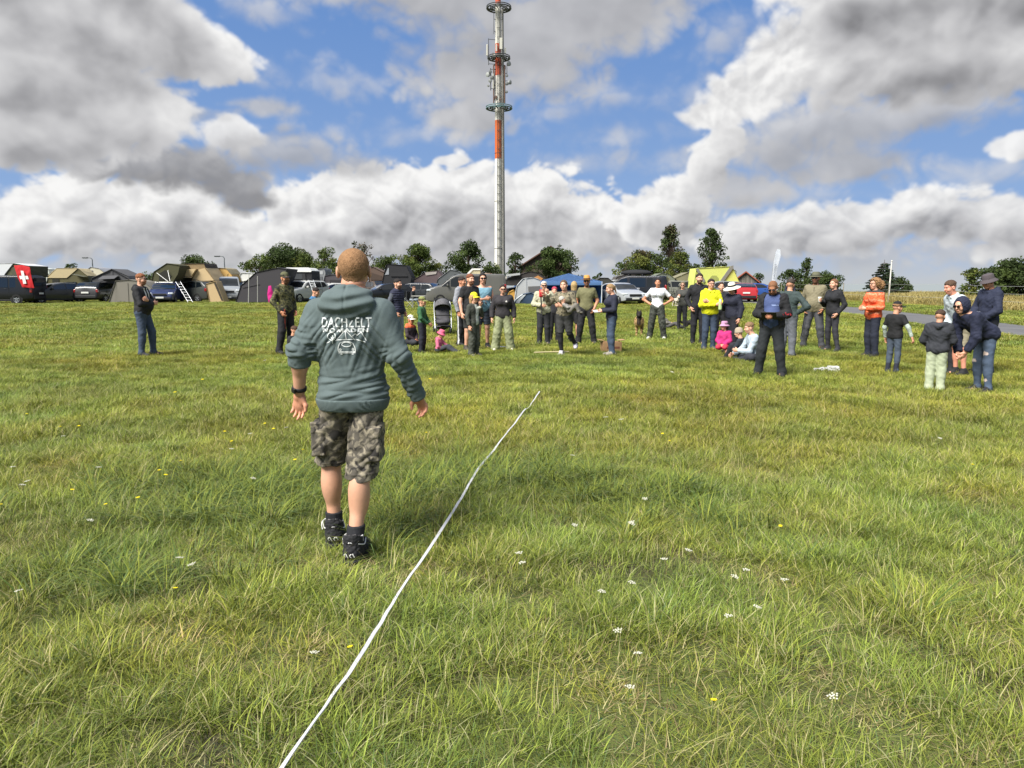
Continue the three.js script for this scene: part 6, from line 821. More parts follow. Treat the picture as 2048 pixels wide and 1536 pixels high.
  // socks, boots
  for (const [an, kn, side] of [[anL, knL, 1], [anR, knR, -1]]) {
    part('sock', net((x, y, z) => smax(smax(limb(mid(kn, an, 0.7), an, 0.054, 0.05)(x, y, z), y - 0.215, 0.008), 0.08 - y, 0.01) + 0.001 * Math.cos(Math.atan2(z - an[2], x - an[0]) * 40), [an[0] - 0.09, 0.06, an[2] - 0.1], [an[0] + 0.09, 0.24, an[2] + 0.12], 0.006, () => lin('#15161b')), vcMat, man);
    const F = [side * 0.12, 0, 0.99], q = (t, h, w = 0) => [an[0] + F[0] * t + F[2] * w, h, an[2] + F[2] * t - F[0] * w];
    const up = blend([ovalLimb(q(-0.05, 0.062), q(0.06, 0.06), 0.05, 0.056, 0.95), ovalLimb(q(0.06, 0.058), q(0.18, 0.045), 0.055, 0.042, 0.95), limb(q(-0.025, 0.1), q(-0.02, 0.15), 0.056, 0.06), limb(q(0.02, 0.1), q(0.06, 0.1), 0.052, 0.046)], 0.03), hole = limb(q(0.0, 0.13), q(-0.005, 0.3), 0.047, 0.055);
    const boot = part('boot', net((x, y, z) => smax(smax(smax(up(x, y, z), -hole(x, y, z), 0.006), 0.03 - y, 0.006), y - 0.165 - 0.03 * ((z - an[2]) * 3) * 0 - 0.02 * smooth(-0.02, -0.07, z - an[2]), 0.006) + 0.003 * noise3(x * 40, y * 40, z * 40) + 0.0022 * ridge(noise3(x * 14, y * 30, z * 14)), q(-0.13, 0.01, -0.1).map((v, i) => i === 1 ? 0.005 : Math.min(v, an[i] - 0.14)), [an[0] + 0.14, 0.21, an[2] + 0.27], 0.005, (x, y, z) => hole(x, y, z) < 0.012 && y > 0.13 ? lin('#b9b6b2') : lin('#17171a')), vcMat, man);
    part('sole', net((x, y, z) => smax(smax(ovalLimb(q(-0.055, 0.03), q(0.06, 0.03), 0.056, 0.062, 0.98)(x, y, z) , y - 0.036, 0.004), 0.006 - y, 0.004) < smax(smax(ovalLimb(q(0.06, 0.03), q(0.185, 0.03), 0.062, 0.048, 0.98)(x, y, z), y - 0.036, 0.004), 0.006 - y, 0.004) ? smax(smax(ovalLimb(q(-0.055, 0.03), q(0.06, 0.03), 0.056, 0.062, 0.98)(x, y, z), y - 0.036, 0.004), 0.006 - y, 0.004) : smax(smax(ovalLimb(q(0.06, 0.03), q(0.185, 0.03), 0.062, 0.048, 0.98)(x, y, z), y - 0.036, 0.004), 0.006 - y, 0.004), [an[0] - 0.15, -0.005, an[2] - 0.14], [an[0] + 0.15, 0.05, an[2] + 0.27], 0.006, () => lin('#222124')), vcMat, boot);
    const white = mat('#d8d6d2', 0.7);
    part('piping', tube([q(0.055, 0.125, 0.052), q(0.0, 0.11, 0.062), q(-0.05, 0.125, 0.046), q(-0.082, 0.14, 0)], 0.0035), white, boot); part('piping', tube([q(0.055, 0.125, -0.052), q(0.0, 0.11, -0.062), q(-0.05, 0.125, -0.046), q(-0.082, 0.14, 0)], 0.0035), white, boot);
    part('heel_mark', [-0.03, -0.012, 0.006, 0.024].flatMap((w, k) => [tube([q(-0.104 + Math.abs(w) * 0.5, 0.058, w), q(-0.108 + Math.abs(w) * 0.5, 0.07, w + 0.006), q(-0.106 + Math.abs(w) * 0.5, 0.08, w + (k % 2 ? -0.004 : 0.01))], 0.003, 5)]), white, boot, 'small white lettering marks on the heel');
    part('lace', [tube([q(0.1, 0.118, 0.03), q(0.09, 0.14, 0.06), q(0.05, 0.13, 0.085), q(0.03, 0.09, 0.08)], 0.003, 5), tube([q(0.1, 0.118, 0.02), q(0.12, 0.135, 0.06), q(0.1, 0.12, 0.085), q(0.08, 0.08, 0.075)], 0.003, 5)], white, boot);
  }
  { // wrist watch
    const c = mid(elL, wrL, 0.9), m = new THREE.Matrix4().makeBasis(V(1, 0, 0), V(0, 1, 0), V(0, 0, 1)), d = V(...dFL), Q = new THREE.Quaternion().setFromUnitVectors(V(0, 1, 0), d);
    const w = thing('wrist_watch', 'black wrist watch on the left wrist of the man in the hoodie', 'watch', 0, 0, 0); const P = man.localToWorld(V(...c)); man.updateMatrixWorld(true); w.position.copy(man.localToWorld(V(...c))); w.quaternion.copy(man.quaternion).multiply(Q);
    part('strap', new THREE.LatheGeometry([[0.037, -0.012], [0.042, -0.011], [0.043, 0], [0.042, 0.011], [0.037, 0.012], [0.037, -0.012]].map((v) => new THREE.Vector2(...v)), 30), mat('#131316', 0.6), w); part('case', rbox(0.012, 0.034, 0.036, 0.044, 0, 0.008, 0.005), mat('#1b1b1f', 0.35), w); part('buckle', rbox(0.02, 0.02, 0.008, -0.004, 0, -0.043, 0.003), mat('#29292d', 0.4), w);
  }
}

// ---------- the crowd (position: where the feet stand; height from the top of the head) ----------
function stands(px, top, feet) {                                      // a standing figure between two heights of the photograph
  const at = spot(px, feet); let lo = 0.5, hi = 2.2;
  const c = Math.cos(TILT), sn = Math.sin(TILT), v = (768 - top) / FOCAL, y = EYE + (v * c - sn) * (-at.z / (c + v * sn));
  return { at, h: y - at.y };
}
const sits = (px, bottom) => ({ at: spot(px, bottom) });
const blobs = (k, cols) => { const C = cols.map(lin); return (x, y, z) => { const n = noise3(x * k, y * k * 1.3, z * k + 5) + 0.5 * noise3(x * k * 2.3, y * k * 2.3, z * k * 2.3); return C[n < -0.45 ? 0 : n < 0.05 ? 1 : n < 0.5 ? 2 : 3 % C.length]; }; };
const CAMO = blobs(9, ['#1f2016', '#4c4a2c', '#6d6844', '#2f3320']);
const front = (inner, outer) => (x, y, z, c) => inner(x, y, z) ? lin(outer) : c;
const R2 = rng(77);


person({ ...stands(291, 546, 713), label: 'bearded man with glasses in black hoodie, arms crossed, standing alone at the left', yaw: D(62), g: 1.18, belly: 0.05, armL: 'cross1', armR: 'cross2', legL: 'fwd', legR: 'stand', skin: PALE, hair: ['short', '#7a4a2a'], beard: 1, glasses: 'clear', top: { name: 'hoodie', c: '#17171a', hood: 1, hem: 0.86, paint: (x, y, z, c) => z > 0.08 && Math.abs(Math.abs(x) - 0.05) < 0.016 && y > 1.24 && y < 1.44 ? lin('#d8d6d0') : c }, bottom: { c: '#3a4658', fit: 0.016, flare: 0.02 }, shoes: { c: '#22222a', sole: '#3a3a3e' } });
person({ ...stands(575, 544, 708), label: 'bearded man in camouflage jacket and camouflage cap with hands in black trouser pockets', yaw: D(40), g: 1.0, arms: 'pocket', legL: 'stand', legR: 'wide', skin: TAN, hair: ['short', '#1c1512'], beard: 1, hat: ['cap', '#55553a', '#1a1c24'], top: { c: '#55533a', hem: 0.87, collar: 1, paint: CAMO }, bottom: { c: '#18181b', fit: 0.026, flare: 0.03, paint: (x, y, z, c) => z > 0.02 && Math.abs(x + 0.13) < 0.012 && y > 0.6 ? lin('#a0402c') : c } });
person({ ...sits(581, 712), h: 1.25, kid: 0.45, seat: 0.1, label: 'boy in navy trousers sitting on the grass with folded arms on his knees', yaw: D(60), lean: 0.25, arms: 'knee', legs: 'sit', hair: ['short', '#4a3424'], look: 0.1, top: { name: 'shirt', c: '#232428', sleeve: 0.35, hem: 0.92 }, bottom: { c: '#20243f', fit: 0.02 }, shoes: { c: '#26262c' } });
person({ ...stands(632, 575, 668), h: undefined, ...(() => { const s = stands(632, 576, 690); return s; })(), kid: 0.3, label: 'dark-haired boy in dark jacket half hidden behind the walking man', yaw: D(65), nod: 0.25, hair: ['short', '#241a16'], top: { c: '#24272d', collar: 1, paint: (x, y, z, c) => y > 1.42 ? lin('#3d6f96') : c }, bottom: { c: '#22242c' } });
person({ ...stands(797, 557, 699), label: 'bearded man in navy quilted vest over grey sleeves behind the walking man', yaw: D(55), arms: 'pocket', skin: PALE, hair: ['short', '#1f1815'], beard: 1, top: [{ name: 'sweater', c: '#4b4f58', hem: 0.88 }, { name: 'vest', c: '#23263a', fit: 0.034, sleeve: 0, hem: 0.87, collar: 1, quilt: 1 }], bottom: { c: '#8b969e', fit: 0.018 }, shoes: { c: '#3a3a3e' } });
person({ ...sits(822, 706), h: 1.22, kid: 0.45, seat: 0.3, label: 'child in white cap and dark plum jacket with orange collar kneeling in the grass', yaw: D(48), arms: 'lap', legs: 'kneel', hair: ['short', '#3a2418'], skin: TAN, hat: ['cap', '#dcd8cc'], top: { c: '#33272e', collar: 1, hood: 1, hem: 0.9, paint: (x, y, z, c) => y > 1.38 ? lin('#d2603a') : c }, bottom: { c: '#2a2a30', fit: 0.02 } });
person({ ...stands(845, 596, 707), kid: 0.4, label: 'boy in green fleece jacket and olive cap standing beside the pushchair', yaw: D(72), armL: 'low', armR: 'low', hair: ['short', '#4c3826'], hat: ['cap', '#7a8048'], top: { c: '#2f5a38', collar: 1, hem: 0.86 }, bottom: { c: '#1c1d2a', fit: 0.022, flare: 0.024 }, shoes: { c: '#1d1d20' } });
person({ ...sits(877, 707), h: 0.95, kid: 0.85, seat: 0.09, label: 'toddler in pink sun hat and pink jacket sitting on the grass', yaw: D(66), lean: 0.1, nod: 0.35, armL: 'reach', armR: 'lap', legs: 'lie', hair: ['short', '#8a6a48'], skin: PALE, hat: ['bucket', '#d0607e'], top: { c: '#cf6a86', hood: 1, hem: 0.9 }, bottom: { c: '#34363c', fit: 0.024 }, shoes: { c: '#3a3a40' } });
person({ ...stands(924, 553, 692), label: 'man in light grey puffer jacket and black track trousers behind the bearded man', yaw: D(60), skin: TAN, hair: ['short', '#2c201a'], top: { c: '#84868c', collar: 1, fit: 0.036, hem: 0.86, wrinkle: 0.012 }, bottom: { c: '#1a1b1f', fit: 0.022, paint: (x, y, z, c) => x < -0.16 && Math.abs(z) < 0.02 ? lin('#c8c8c8') : c } });
person({ ...stands(941, 547, 703), label: 'red-bearded man in black T-shirt and shorts standing behind the child in a yellow cap', yaw: D(35), g: 1.14, arms: 'down', legs: 'stand', skin: PALE, hair: ['short', '#6e3e26'], beard: 1, top: { name: 'shirt', c: '#19191b', sleeve: 0.36, hem: 0.88 }, bottom: { c: '#2b2c2a', len: 0.46, fit: 0.022 }, shoes: { c: '#4a443c' } });
person({ ...stands(966, 546, 698), label: 'man in sunglasses and light blue sleeveless shirt with striped shorts, holding a baby', yaw: D(8), g: 1.12, armL: 'down', armR: 'hold', skin: PALE, hair: ['bob', '#1d1612'], glasses: 1, hw: 0.98, top: { name: 'tank_top', c: '#6f97a8', sleeve: 0, hem: 0.86, neck: 1.43 }, bottom: { c: '#2e3440', len: 0.42, fit: 0.024, paint: (x, y, z, c) => Math.abs(y * 40 % 1) < 0.4 ? lin('#4a5262') : c }, shoes: { c: '#2a2a2c' } });
person({ ...(() => { const a = spot(962, 696).clone(); const p = ahead(961, 612, -a.z - 0.28); return { at: p }; })(), h: 0.72, kid: 1.1, seat: 0.12, label: 'baby in white knitted hat and grey patterned suit held on a man\'s arm', cat: 'baby', yaw: D(20), legs: 'sit', arms: 'lap', skin: PALE, hat: ['beanie', '#d9d2c2'], top: { c: '#5b5d64', hem: 0.88, fit: 0.025, paint: blobs(40, ['#4a4c52', '#62656c', '#7b7e86', '#55585e']) }, bottom: { c: '#5b5d64', fit: 0.025, paint: blobs(40, ['#4a4c52', '#62656c', '#7b7e86', '#55585e']) }, shoes: { c: '#4a4a50' } });
person({ ...stands(948, 588, 713), kid: 0.4, label: 'child in bright yellow cap and dark hiking jacket eating with one hand', yaw: D(50), armL: 'eat', armR: 'down', hair: ['long', '#a88658'], skin: PALE, hat: ['cap', '#d8d020'], top: { c: '#3b3d36', collar: 1, hem: 0.86, fit: 0.03, paint: (x, y, z, c) => z > 0.06 && Math.abs(x) < 0.055 ? lin('#b9bdb4') : c }, bottom: { c: '#44473e', fit: 0.028, flare: 0.036, wrinkle: 0.012 }, shoes: { c: '#5a5a50' } });
person({ ...stands(1006, 569, 702), label: 'woman in sunglasses, charcoal sweatshirt and wide sage green trousers', yaw: D(2), g: 1.04, arms: 'down', wide: 1.12, legs: 'wide', bust: 1, skin: PALE, hair: ['pony', '#1e1614'], glasses: 1, top: { name: 'sweatshirt', c: '#2b282b', fit: 0.042, hem: 0.86, paint: (x, y, z, c) => z > 0.08 && Math.hypot(x - 0.08, y - 1.31) < 0.022 ? lin('#e0dcd4') : c }, bottom: { c: '#868b68', fit: 0.036, flare: 0.07, wrinkle: 0.012 }, shoes: { c: '#d6d2c8' } });
person({ ...stands(1087, 562, 690), label: 'white-haired woman in sunglasses and cream jacket holding a red pouch on a black strap', yaw: D(4), armL: 'up', armR: 'front', wide: 1.08, skin: PALE, hair: ['short', '#b9b4aa'], glasses: 1, top: { c: '#a9a78e', fit: 0.044, hem: 0.84, collar: 1, wrinkle: 0.012, paint: (x, y, z, c) => z > 0.05 && Math.abs(x) < 0.03 && y > 1.2 ? lin('#18181a') : c }, bottom: { c: '#26272b', fit: 0.024, flare: 0.03 }, shoes: { c: '#2c2c2e' } });
person({ ...stands(1108, 573, 684), label: 'pink-haired person mostly hidden behind the cream jacket', yaw: D(5), skin: PALE, hair: ['short', '#b23a50'], top: { c: '#26262a' }, bottom: { c: '#1c1c20', fit: 0.024 } });
person({ ...stands(1147, 562, 682), label: 'blonde person in dark shorts mostly hidden behind the throwing woman', yaw: D(175), hair: ['long', '#a58a5c'], top: { c: '#3a3832' }, bottom: { c: '#232326', len: 0.48, fit: 0.03 } });
person({ ...stands(1128, 559, 713), label: 'woman in camouflage top, grey shorts and black leggings swinging one leg back, carrying a baby', yaw: D(-14), armL: 'hold', armR: [[0.3, 1.22, 0.16], [0.36, 1.4, 0.3]], legR: [[0.09, 0.5, 0.03], [0.06, 0.09, -0.01]], legL: [[0.12, 0.53, -0.02], [0.2, 0.26, -0.28]], wide: 1.05, bust: 1, skin: PALE, cock: 0.12, hair: ['pony', '#5c4632'], top: { name: 'sweatshirt', c: '#5d5744', fit: 0.03, hem: 0.92, paint: blobs(8, ['#4a4636', '#6b6450', '#857c64', '#3b382c']) }, bottom: [{ c: '#343434', len: 0.46, fit: 0.028, wrinkle: 0.008 }, { name: 'leggings', c: '#17171b', fit: 0.006 }], shoes: { c: '#c9c4cc', sole: '#dcd8d8' } });
person({ ...(() => { const a = spot(1128, 713); const p = ahead(1140, 630, -a.z - 0.34); return { at: p }; })(), h: 0.7, kid: 1.1, seat: 0.1, label: 'baby in light grey clothes lying in the throwing woman\'s arm', cat: 'baby', yaw: D(80), lean: -0.75, legs: 'sit', arms: 'lap', skin: PALE, hat: ['beanie', '#a9a49c'], top: { c: '#83807a', fit: 0.025 }, bottom: { c: '#6e6a62', fit: 0.028 }, shoes: { c: '#6a665e' } });
person({ ...stands(1172, 553, 689), label: 'man in straw hat, sunglasses and olive T-shirt with hands in black trouser pockets', yaw: D(-4), g: 1.06, arms: 'pocket', legs: 'wide', skin: TAN, hair: ['short', '#3a2a1e'], beard: 1, glasses: 1, hat: ['fedora', '#c08a48'], top: { name: 'shirt', c: '#6a6848', sleeve: 0.36, hem: 0.87 }, bottom: { c: '#1c1c1f', fit: 0.026, flare: 0.034, wrinkle: 0.01 }, shoes: { c: '#2a2a2c' } });
person({ ...stands(1222, 566, 712), label: 'blonde woman in navy sweater and blue jeans looking down at a notebook', yaw: D(-72), armL: 'front', armR: 'front', legs: 'close', bust: 1, skin: PALE, nod: 0.25, hair: ['pony', '#8f7450'], top: { name: 'sweater', c: '#1d2031', fit: 0.03, hem: 0.86 }, bottom: { c: '#3c4a5e', fit: 0.014 }, shoes: { c: '#8a857c' }, done: (p) => noteAt(p) });
person({ ...stands(1313, 556, 679), label: 'dark-haired woman in white printed T-shirt and dark cargo trousers, hands on hips', yaw: D(-6), arms: 'hip', legs: 'wide', skin: TAN, bust: 1, hair: ['pony', '#241814'], top: { name: 'shirt', c: '#d8dadd', sleeve: 0.34, hem: 0.9, fit: 0.02, paint: (x, y, z, c) => z > 0.08 && y > 1.17 && y < 1.33 && Math.abs(x) < 0.13 && noise3(x * 60, y * 34, 3) > 0.42 ? lin('#5a5f68') : c }, bottom: { c: '#393c36', fit: 0.036, flare: 0.044, wrinkle: 0.012, paint: blobs(7, ['#232521', '#3a3d36', '#454940', '#2c2f2a']) }, shoes: { c: '#c6c6c4' } });
person({ ...sits(1337, 658), h: 1.05, kid: 0.6, seat: 0.12, label: 'child in yellow cap and grey clothes lying in the grass behind the dog', yaw: D(70), lean: -0.6, legs: 'lie', arms: 'lap', skin: PALE, hair: ['short', '#6a5038'], hat: ['cap', '#c9b04a'], top: { c: '#6d6a62', fit: 0.025 }, bottom: { c: '#4c4a4a', fit: 0.026 }, shoes: { c: '#3a3a3c' } });
person({ ...stands(1363, 563, 661), label: 'woman in sunglasses and dark grey sweater carrying a small white dog', yaw: D(-6), armR: 'cup', armL: 'down', legs: 'stand', bust: 1, skin: PALE, hair: ['short', '#6a5a44'], glasses: 1, top: { name: 'sweater', c: '#3c3c38', fit: 0.03, hem: 0.88 }, bottom: { c: '#222226', fit: 0.018 } });
person({ ...stands(1394, 546, 690), label: 'tall bearded man all in black behind the yellow hoodie', yaw: D(12), arms: 'pocket', legs: 'stand', skin: PALE, hair: ['short', '#2b1f18'], beard: 1, top: { c: '#17171b', collar: 1, hem: 0.86 }, bottom: { c: '#16161c', fit: 0.02 } });
person({ ...stands(1417, 557, 701), label: 'man in bright yellow hoodie and blue jeans with crossed arms', yaw: D(18), g: 1.1, armL: 'cross1', armR: 'cross2', legs: 'stand', skin: PALE, hair: ['short', '#2e211b'], glasses: 'clear', top: { name: 'hoodie', c: '#cfcf12', hood: 1, fit: 0.034, hem: 0.87, wrinkle: 0.011 }, bottom: { c: '#333f52', fit: 0.018, flare: 0.022 }, shoes: { c: '#4a4a50' } });
person({ ...stands(1438, 564, 688), label: 'brown-haired woman mostly hidden behind the white sun hat', yaw: D(10), skin: PALE, hair: ['pony', '#3a2418'], top: { c: '#202226' }, bottom: { c: '#1d1d22' } });
person({ ...stands(1461, 566, 706), label: 'woman in white sun hat and navy sweater holding a pale green bottle', yaw: D(-38), armR: 'cup', armL: 'down', g: 1.08, bust: 1, nod: 0.25, skin: PALE, hair: ['bob', '#4a3426'], hat: ['sunhat', '#d8d2c0', '#1b1b20'], top: { name: 'sweater', c: '#191c2c', fit: 0.036, hem: 0.86 }, bottom: { c: '#1b1b22', fit: 0.03, flare: 0.03 }, done: (p) => bottleAt(p) });
person({ ...sits(1447, 713), h: 1.05, kid: 0.7, seat: 0.25, label: 'girl in lilac sun hat and magenta rain jacket kneeling on the grass', yaw: D(-16), look: -0.5, arms: 'lap', legs: 'kneel', hair: ['bob', '#3c2a20'], skin: PALE, hat: ['bucket', '#b083a0'], top: { c: '#b02468', fit: 0.036, hem: 0.86, collar: 1, wrinkle: 0.012 }, bottom: { c: '#c23048', fit: 0.026 }, shoes: { c: '#6a2a3a' } });
person({ ...sits(1487, 719), h: 1.2, kid: 0.5, seat: 0.1, label: 'child in beige knitted beanie and dark jacket sitting with knees up', yaw: D(-105), lean: 0.25, armL: 'knee', armR: 'reach', legs: 'sit', hair: ['short', '#6a5040'], skin: PALE, hat: ['beanie', '#9c8f7c'], top: { c: '#252b33', fit: 0.03, hem: 0.9 }, bottom: { c: '#1e2026', fit: 0.024 }, shoes: { c: '#24242a' } });
person({ ...sits(1514, 724), h: 1.66, seat: 0.1, label: 'woman in pale blue shirt sitting on the grass behind the man with the tablet', yaw: D(-70), lean: 0.3, armR: 'reach', armL: 'knee', legs: 'crossleg', skin: PALE, hair: ['short', '#7a5f44'], top: { name: 'shirt', c: '#a3b0ba', fit: 0.034, hem: 0.86, wrinkle: 0.013 }, bottom: { c: '#2a2c34', fit: 0.024 }, shoes: { c: '#2a2a30' } });
person({ ...stands(1573, 590, 715), h: 1.72, label: 'person in teal jacket and grey trousers, hand on hip, behind the man with the tablet', yaw: D(165), arms: 'hip', g: 1.05, hair: ['short', '#3a3028'], top: { c: '#33403f', fit: 0.036, hem: 0.86, wrinkle: 0.012 }, bottom: { c: '#5d6066', fit: 0.026, flare: 0.03 }, shoes: { c: '#24242c' } });
person({ ...stands(1539, 556, 753), label: 'short-haired man in blue T-shirt and open black jacket looking down at a tablet', yaw: D(-10), g: 1.12, belly: 0.03, arms: 'front', legs: 'wide', nod: 0.6, res: 0.016, skin: TAN, beard: 1, hair: ['buzz', '#7a5338'], stubble: 0.55, glasses: 1, top: [{ name: 'shirt', c: '#3c4a72', sleeve: 0.36, hem: 0.85, paint: (x, y, z, c) => z > 0.08 && Math.abs(x - 0.06) < 0.06 && Math.abs(y - 1.28) < 0.012 && noise3(x * 90, 1, 1) > -0.3 ? lin('#8fa0c8') : c }, { name: 'jacket', c: '#17171a', fit: 0.05, hem: 0.83, open: 0.13, collar: 1, wrinkle: 0.013, paint: (x, y, z, c) => x > 0.2 && Math.abs(y - 1.1 - (z) * 0.2) < 0.02 && noise3(z * 80, y * 20, 1) > 0 && z > 0.02 ? lin('#b02830') : c }], bottom: { c: '#1f2326', fit: 0.026, flare: 0.034 }, shoes: { c: '#1e1e22' }, done: (p) => tabletAt(p) });
person({ ...stands(1624, 545, 698), label: 'big man in khaki bucket hat and beige sweater, hands in grey trouser pockets', yaw: D(-12), g: 1.2, arms: 'pocket', legs: 'wide', skin: TAN, beard: 1, hair: ['short', '#2c211a'], glasses: 1, hat: ['boonie', '#5c5c48', '#44443a'], top: { name: 'sweater', c: '#777059', fit: 0.036, hem: 0.85, wrinkle: 0.01, paint: (x, y, z, c) => z > 0.1 && Math.abs(x) < 0.012 && y > 1.32 ? lin('#4a4436') : c }, bottom: { c: '#45464a', fit: 0.024, flare: 0.028 }, shoes: { c: '#2a241f' }, done: (q) => leashAt(q) });
person({ ...stands(1661, 557, 703), label: 'woman in black fleece jacket and dark leggings holding a paper cup', yaw: D(-42), armR: 'cup', armL: 'pocket', legL: 'side', legR: 'stand', bust: 1, skin: PALE, hair: ['pony', '#6e4c34'], top: { c: '#191a1e', collar: 1, hem: 0.86, fit: 0.026 }, bottom: { c: '#26262c', fit: 0.01 }, shoes: { c: '#2c2c30' }, done: (p) => cupAt(p) });
person({ ...stands(1741, 556, 715), label: 'curly-haired woman in bright orange patterned fleece and navy trousers', yaw: D(-50), g: 1.06, armR: 'front', armL: 'front', legs: 'stand', bust: 1, res: 0.017, skin: PALE, hair: ['curly', '#8a6844'], glasses: 'clear', top: { name: 'fleece', c: '#d4532a', collar: 1, fit: 0.042, hem: 0.84, wrinkle: 0.01, paint: (x, y, z, c) => { const band = Math.sin(y * 46 + 0.8 * noise3(x * 9, y * 9, z * 9)), n = noise3(x * 24, y * 50, z * 24); return y > 1.44 ? lin('#30302f') : band > 0.55 && n > -0.2 ? lin('#d88a66') : n > 0.35 ? lin('#d8703c') : n < -0.5 ? lin('#c04428') : c; } }, bottom: { c: '#1c2130', fit: 0.022, flare: 0.026 }, shoes: { c: '#1a1a1d' } });
person({ ...stands(1784, 606, 747), kid: 0.35, label: 'boy in black cap and black T-shirt over white sleeves, seen from behind', yaw: D(150), look: -0.5, armL: 'down', armR: 'out', res: 0.016, hair: ['short', '#8a6644'], hat: ['cap', '#141416'], top: [{ name: 'long_sleeved_shirt', c: '#a9b3a8', fit: 0.014, hem: 0.92, paint: (x, y, z, c) => Math.sin(x * 130 + y * 130) > 0.5 ? lin('#828d84') : c }, { name: 'shirt', c: '#131315', fit: 0.03, sleeve: 0.38, hem: 0.87 }], bottom: { c: '#424c5a', fit: 0.012 }, shoes: { c: '#1e2230', boot: 0.14, sole: '#1a1a1c' } });
person({ ...stands(1891, 601, 748), kid: 0.3, label: 'child in brown jacket half hidden behind the boy in the grey coat', yaw: D(160), hair: ['bob', '#5a4232'], top: { c: '#57432f', fit: 0.034, collar: 1, paint: (x, y, z, c) => y > 1.22 ? lin('#8b8c92') : c }, bottom: { c: '#1d1e22', fit: 0.028 }, shoes: { c: '#222226' } });
person({ ...stands(1868, 622, 784), kid: 0.35, label: 'short-haired boy in dark grey rain coat and pale green trousers, seen from behind', yaw: D(178), look: -0.35, arms: 'low', wide: 1.1, res: 0.015, hair: ['short', '#3f2d20'], skin: SKIN, top: { name: 'coat', c: '#2b2d33', fit: 0.048, hem: 0.76, hood: 1, collar: 1, wrinkle: 0.01 }, bottom: { c: '#a3ab8e', fit: 0.03, flare: 0.03, wrinkle: 0.006 }, shoes: { c: '#2c3440', boot: 0.16, sole: '#202226' } });
person({ ...stands(1916, 560, 752), h: 1.8, label: 'man in pale blue shirt and khaki shorts leaning over the children', yaw: D(-55), lean: 0.42, armR: 'low', armL: 'low', res: 0.017, skin: lin('#cf8e76'), hair: ['short', '#4a3626'], top: { name: 'shirt', c: '#b2bbbf', fit: 0.036, hem: 0.88, collar: 1, wrinkle: 0.013 }, bottom: { c: '#8a826c', len: 0.47, fit: 0.024, wrinkle: 0.01 }, shoes: { c: '#1e1e20', sole: '#3a3a3c' } });
person({ ...stands(1966, 547, 748), label: 'man in grey bucket hat and navy hoodie standing at the back of the group', yaw: D(-48), nod: 0.3, arms: 'low', res: 0.017, skin: TAN, hair: ['short', '#2a1e18'], hat: ['bucket', '#4a4346'], top: { name: 'hoodie', c: '#1d2338', hood: 1, fit: 0.04, hem: 0.85, wrinkle: 0.012, paint: (x, y, z, c) => z < -0.08 && y > 1.15 && y < 1.38 && Math.abs(x) < 0.11 && noise3(x * 40, y * 30, 7) > 0.35 ? lin('#c4c8d0') : c }, bottom: { c: '#23252e', fit: 0.024 } });
person({ ...stands(1962, 600, 786), h: 1.7, label: 'woman with navy hood up, sunglasses and torn blue jeans bending down to a boy', yaw: D(-48), lean: 0.95, nod: -0.35, look: 0.25, legs: 'stand', armL: [[0.2, 1.2, 0.25], [0.1, 1.12, 0.46]], armR: [[0.2, 1.18, 0.26], [0.08, 1.1, 0.48]], res: 0.015, g: 1.08, skin: PALE, glasses: 1, top: { name: 'hoodie', c: '#1a1f35', fit: 0.048, hem: 0.84, wrinkle: 0.013, paint: (x, y, z, c) => z < -0.1 && y > 1.2 && y < 1.38 && Math.abs(x) < 0.1 && noise3(x * 40, y * 30, 2) > 0.3 ? lin('#b4b8c4') : c }, bottom: { c: '#465468', fit: 0.012, paint: (x, y, z, c) => z > 0.03 && (Math.hypot(x - 0.1, (y - 0.62) * 1.6) < 0.05 || Math.hypot(x + 0.1, (y - 0.5) * 1.6) < 0.045 || Math.hypot(x - 0.1, y - 0.22) < 0.03) && noise3(x * 30, y * 60, 4) > -0.4 ? lin('#c9b6ac') : c }, shoes: { c: '#1c1c22', sole: '#d8d4d0' }, done: ({ onHead }) => { const f = (x, y, z) => { const d = egg([0, 0.0, -0.03], [0.112, 0.145, 0.13])(x, y, z); return smax(Math.abs(d + 0.012) - 0.012, -egg([0, -0.02, 0.12], [0.078, 0.125, 0.12])(x, y, z), 0.012) + 0.004 * noise3(x * 22, y * 22, z * 22); }; onHead('hood', net(f, [-0.16, -0.2, -0.22], [0.16, 0.2, 0.16], 0.009, () => lin('#1a1f35')), vcMat); } });
person({ ...stands(1578, 576, 618), h: 1.7, label: 'distant person in dark clothes near the feather flag, beyond the crowd', yaw: D(10), res: 0.03, hair: ['short', '#b8b0a0'], skin: PALE, glasses: 1, top: { c: '#26263a' }, bottom: { c: '#202026' } });
person({ ...sits(824, 615), h: 1.7, seat: 0.46, label: 'person in dark top and pale jeans sitting on a folding chair beside the grey van', yaw: D(70), lean: 0.2, res: 0.03, legs: [[0.12, 0.92, 0.42], [0.12, 0.56, 0.5]], arms: 'lap', skin: PALE, hair: ['short', '#6a4a38'], top: { c: '#222226' }, bottom: { c: '#8b969e', fit: 0.018 } });

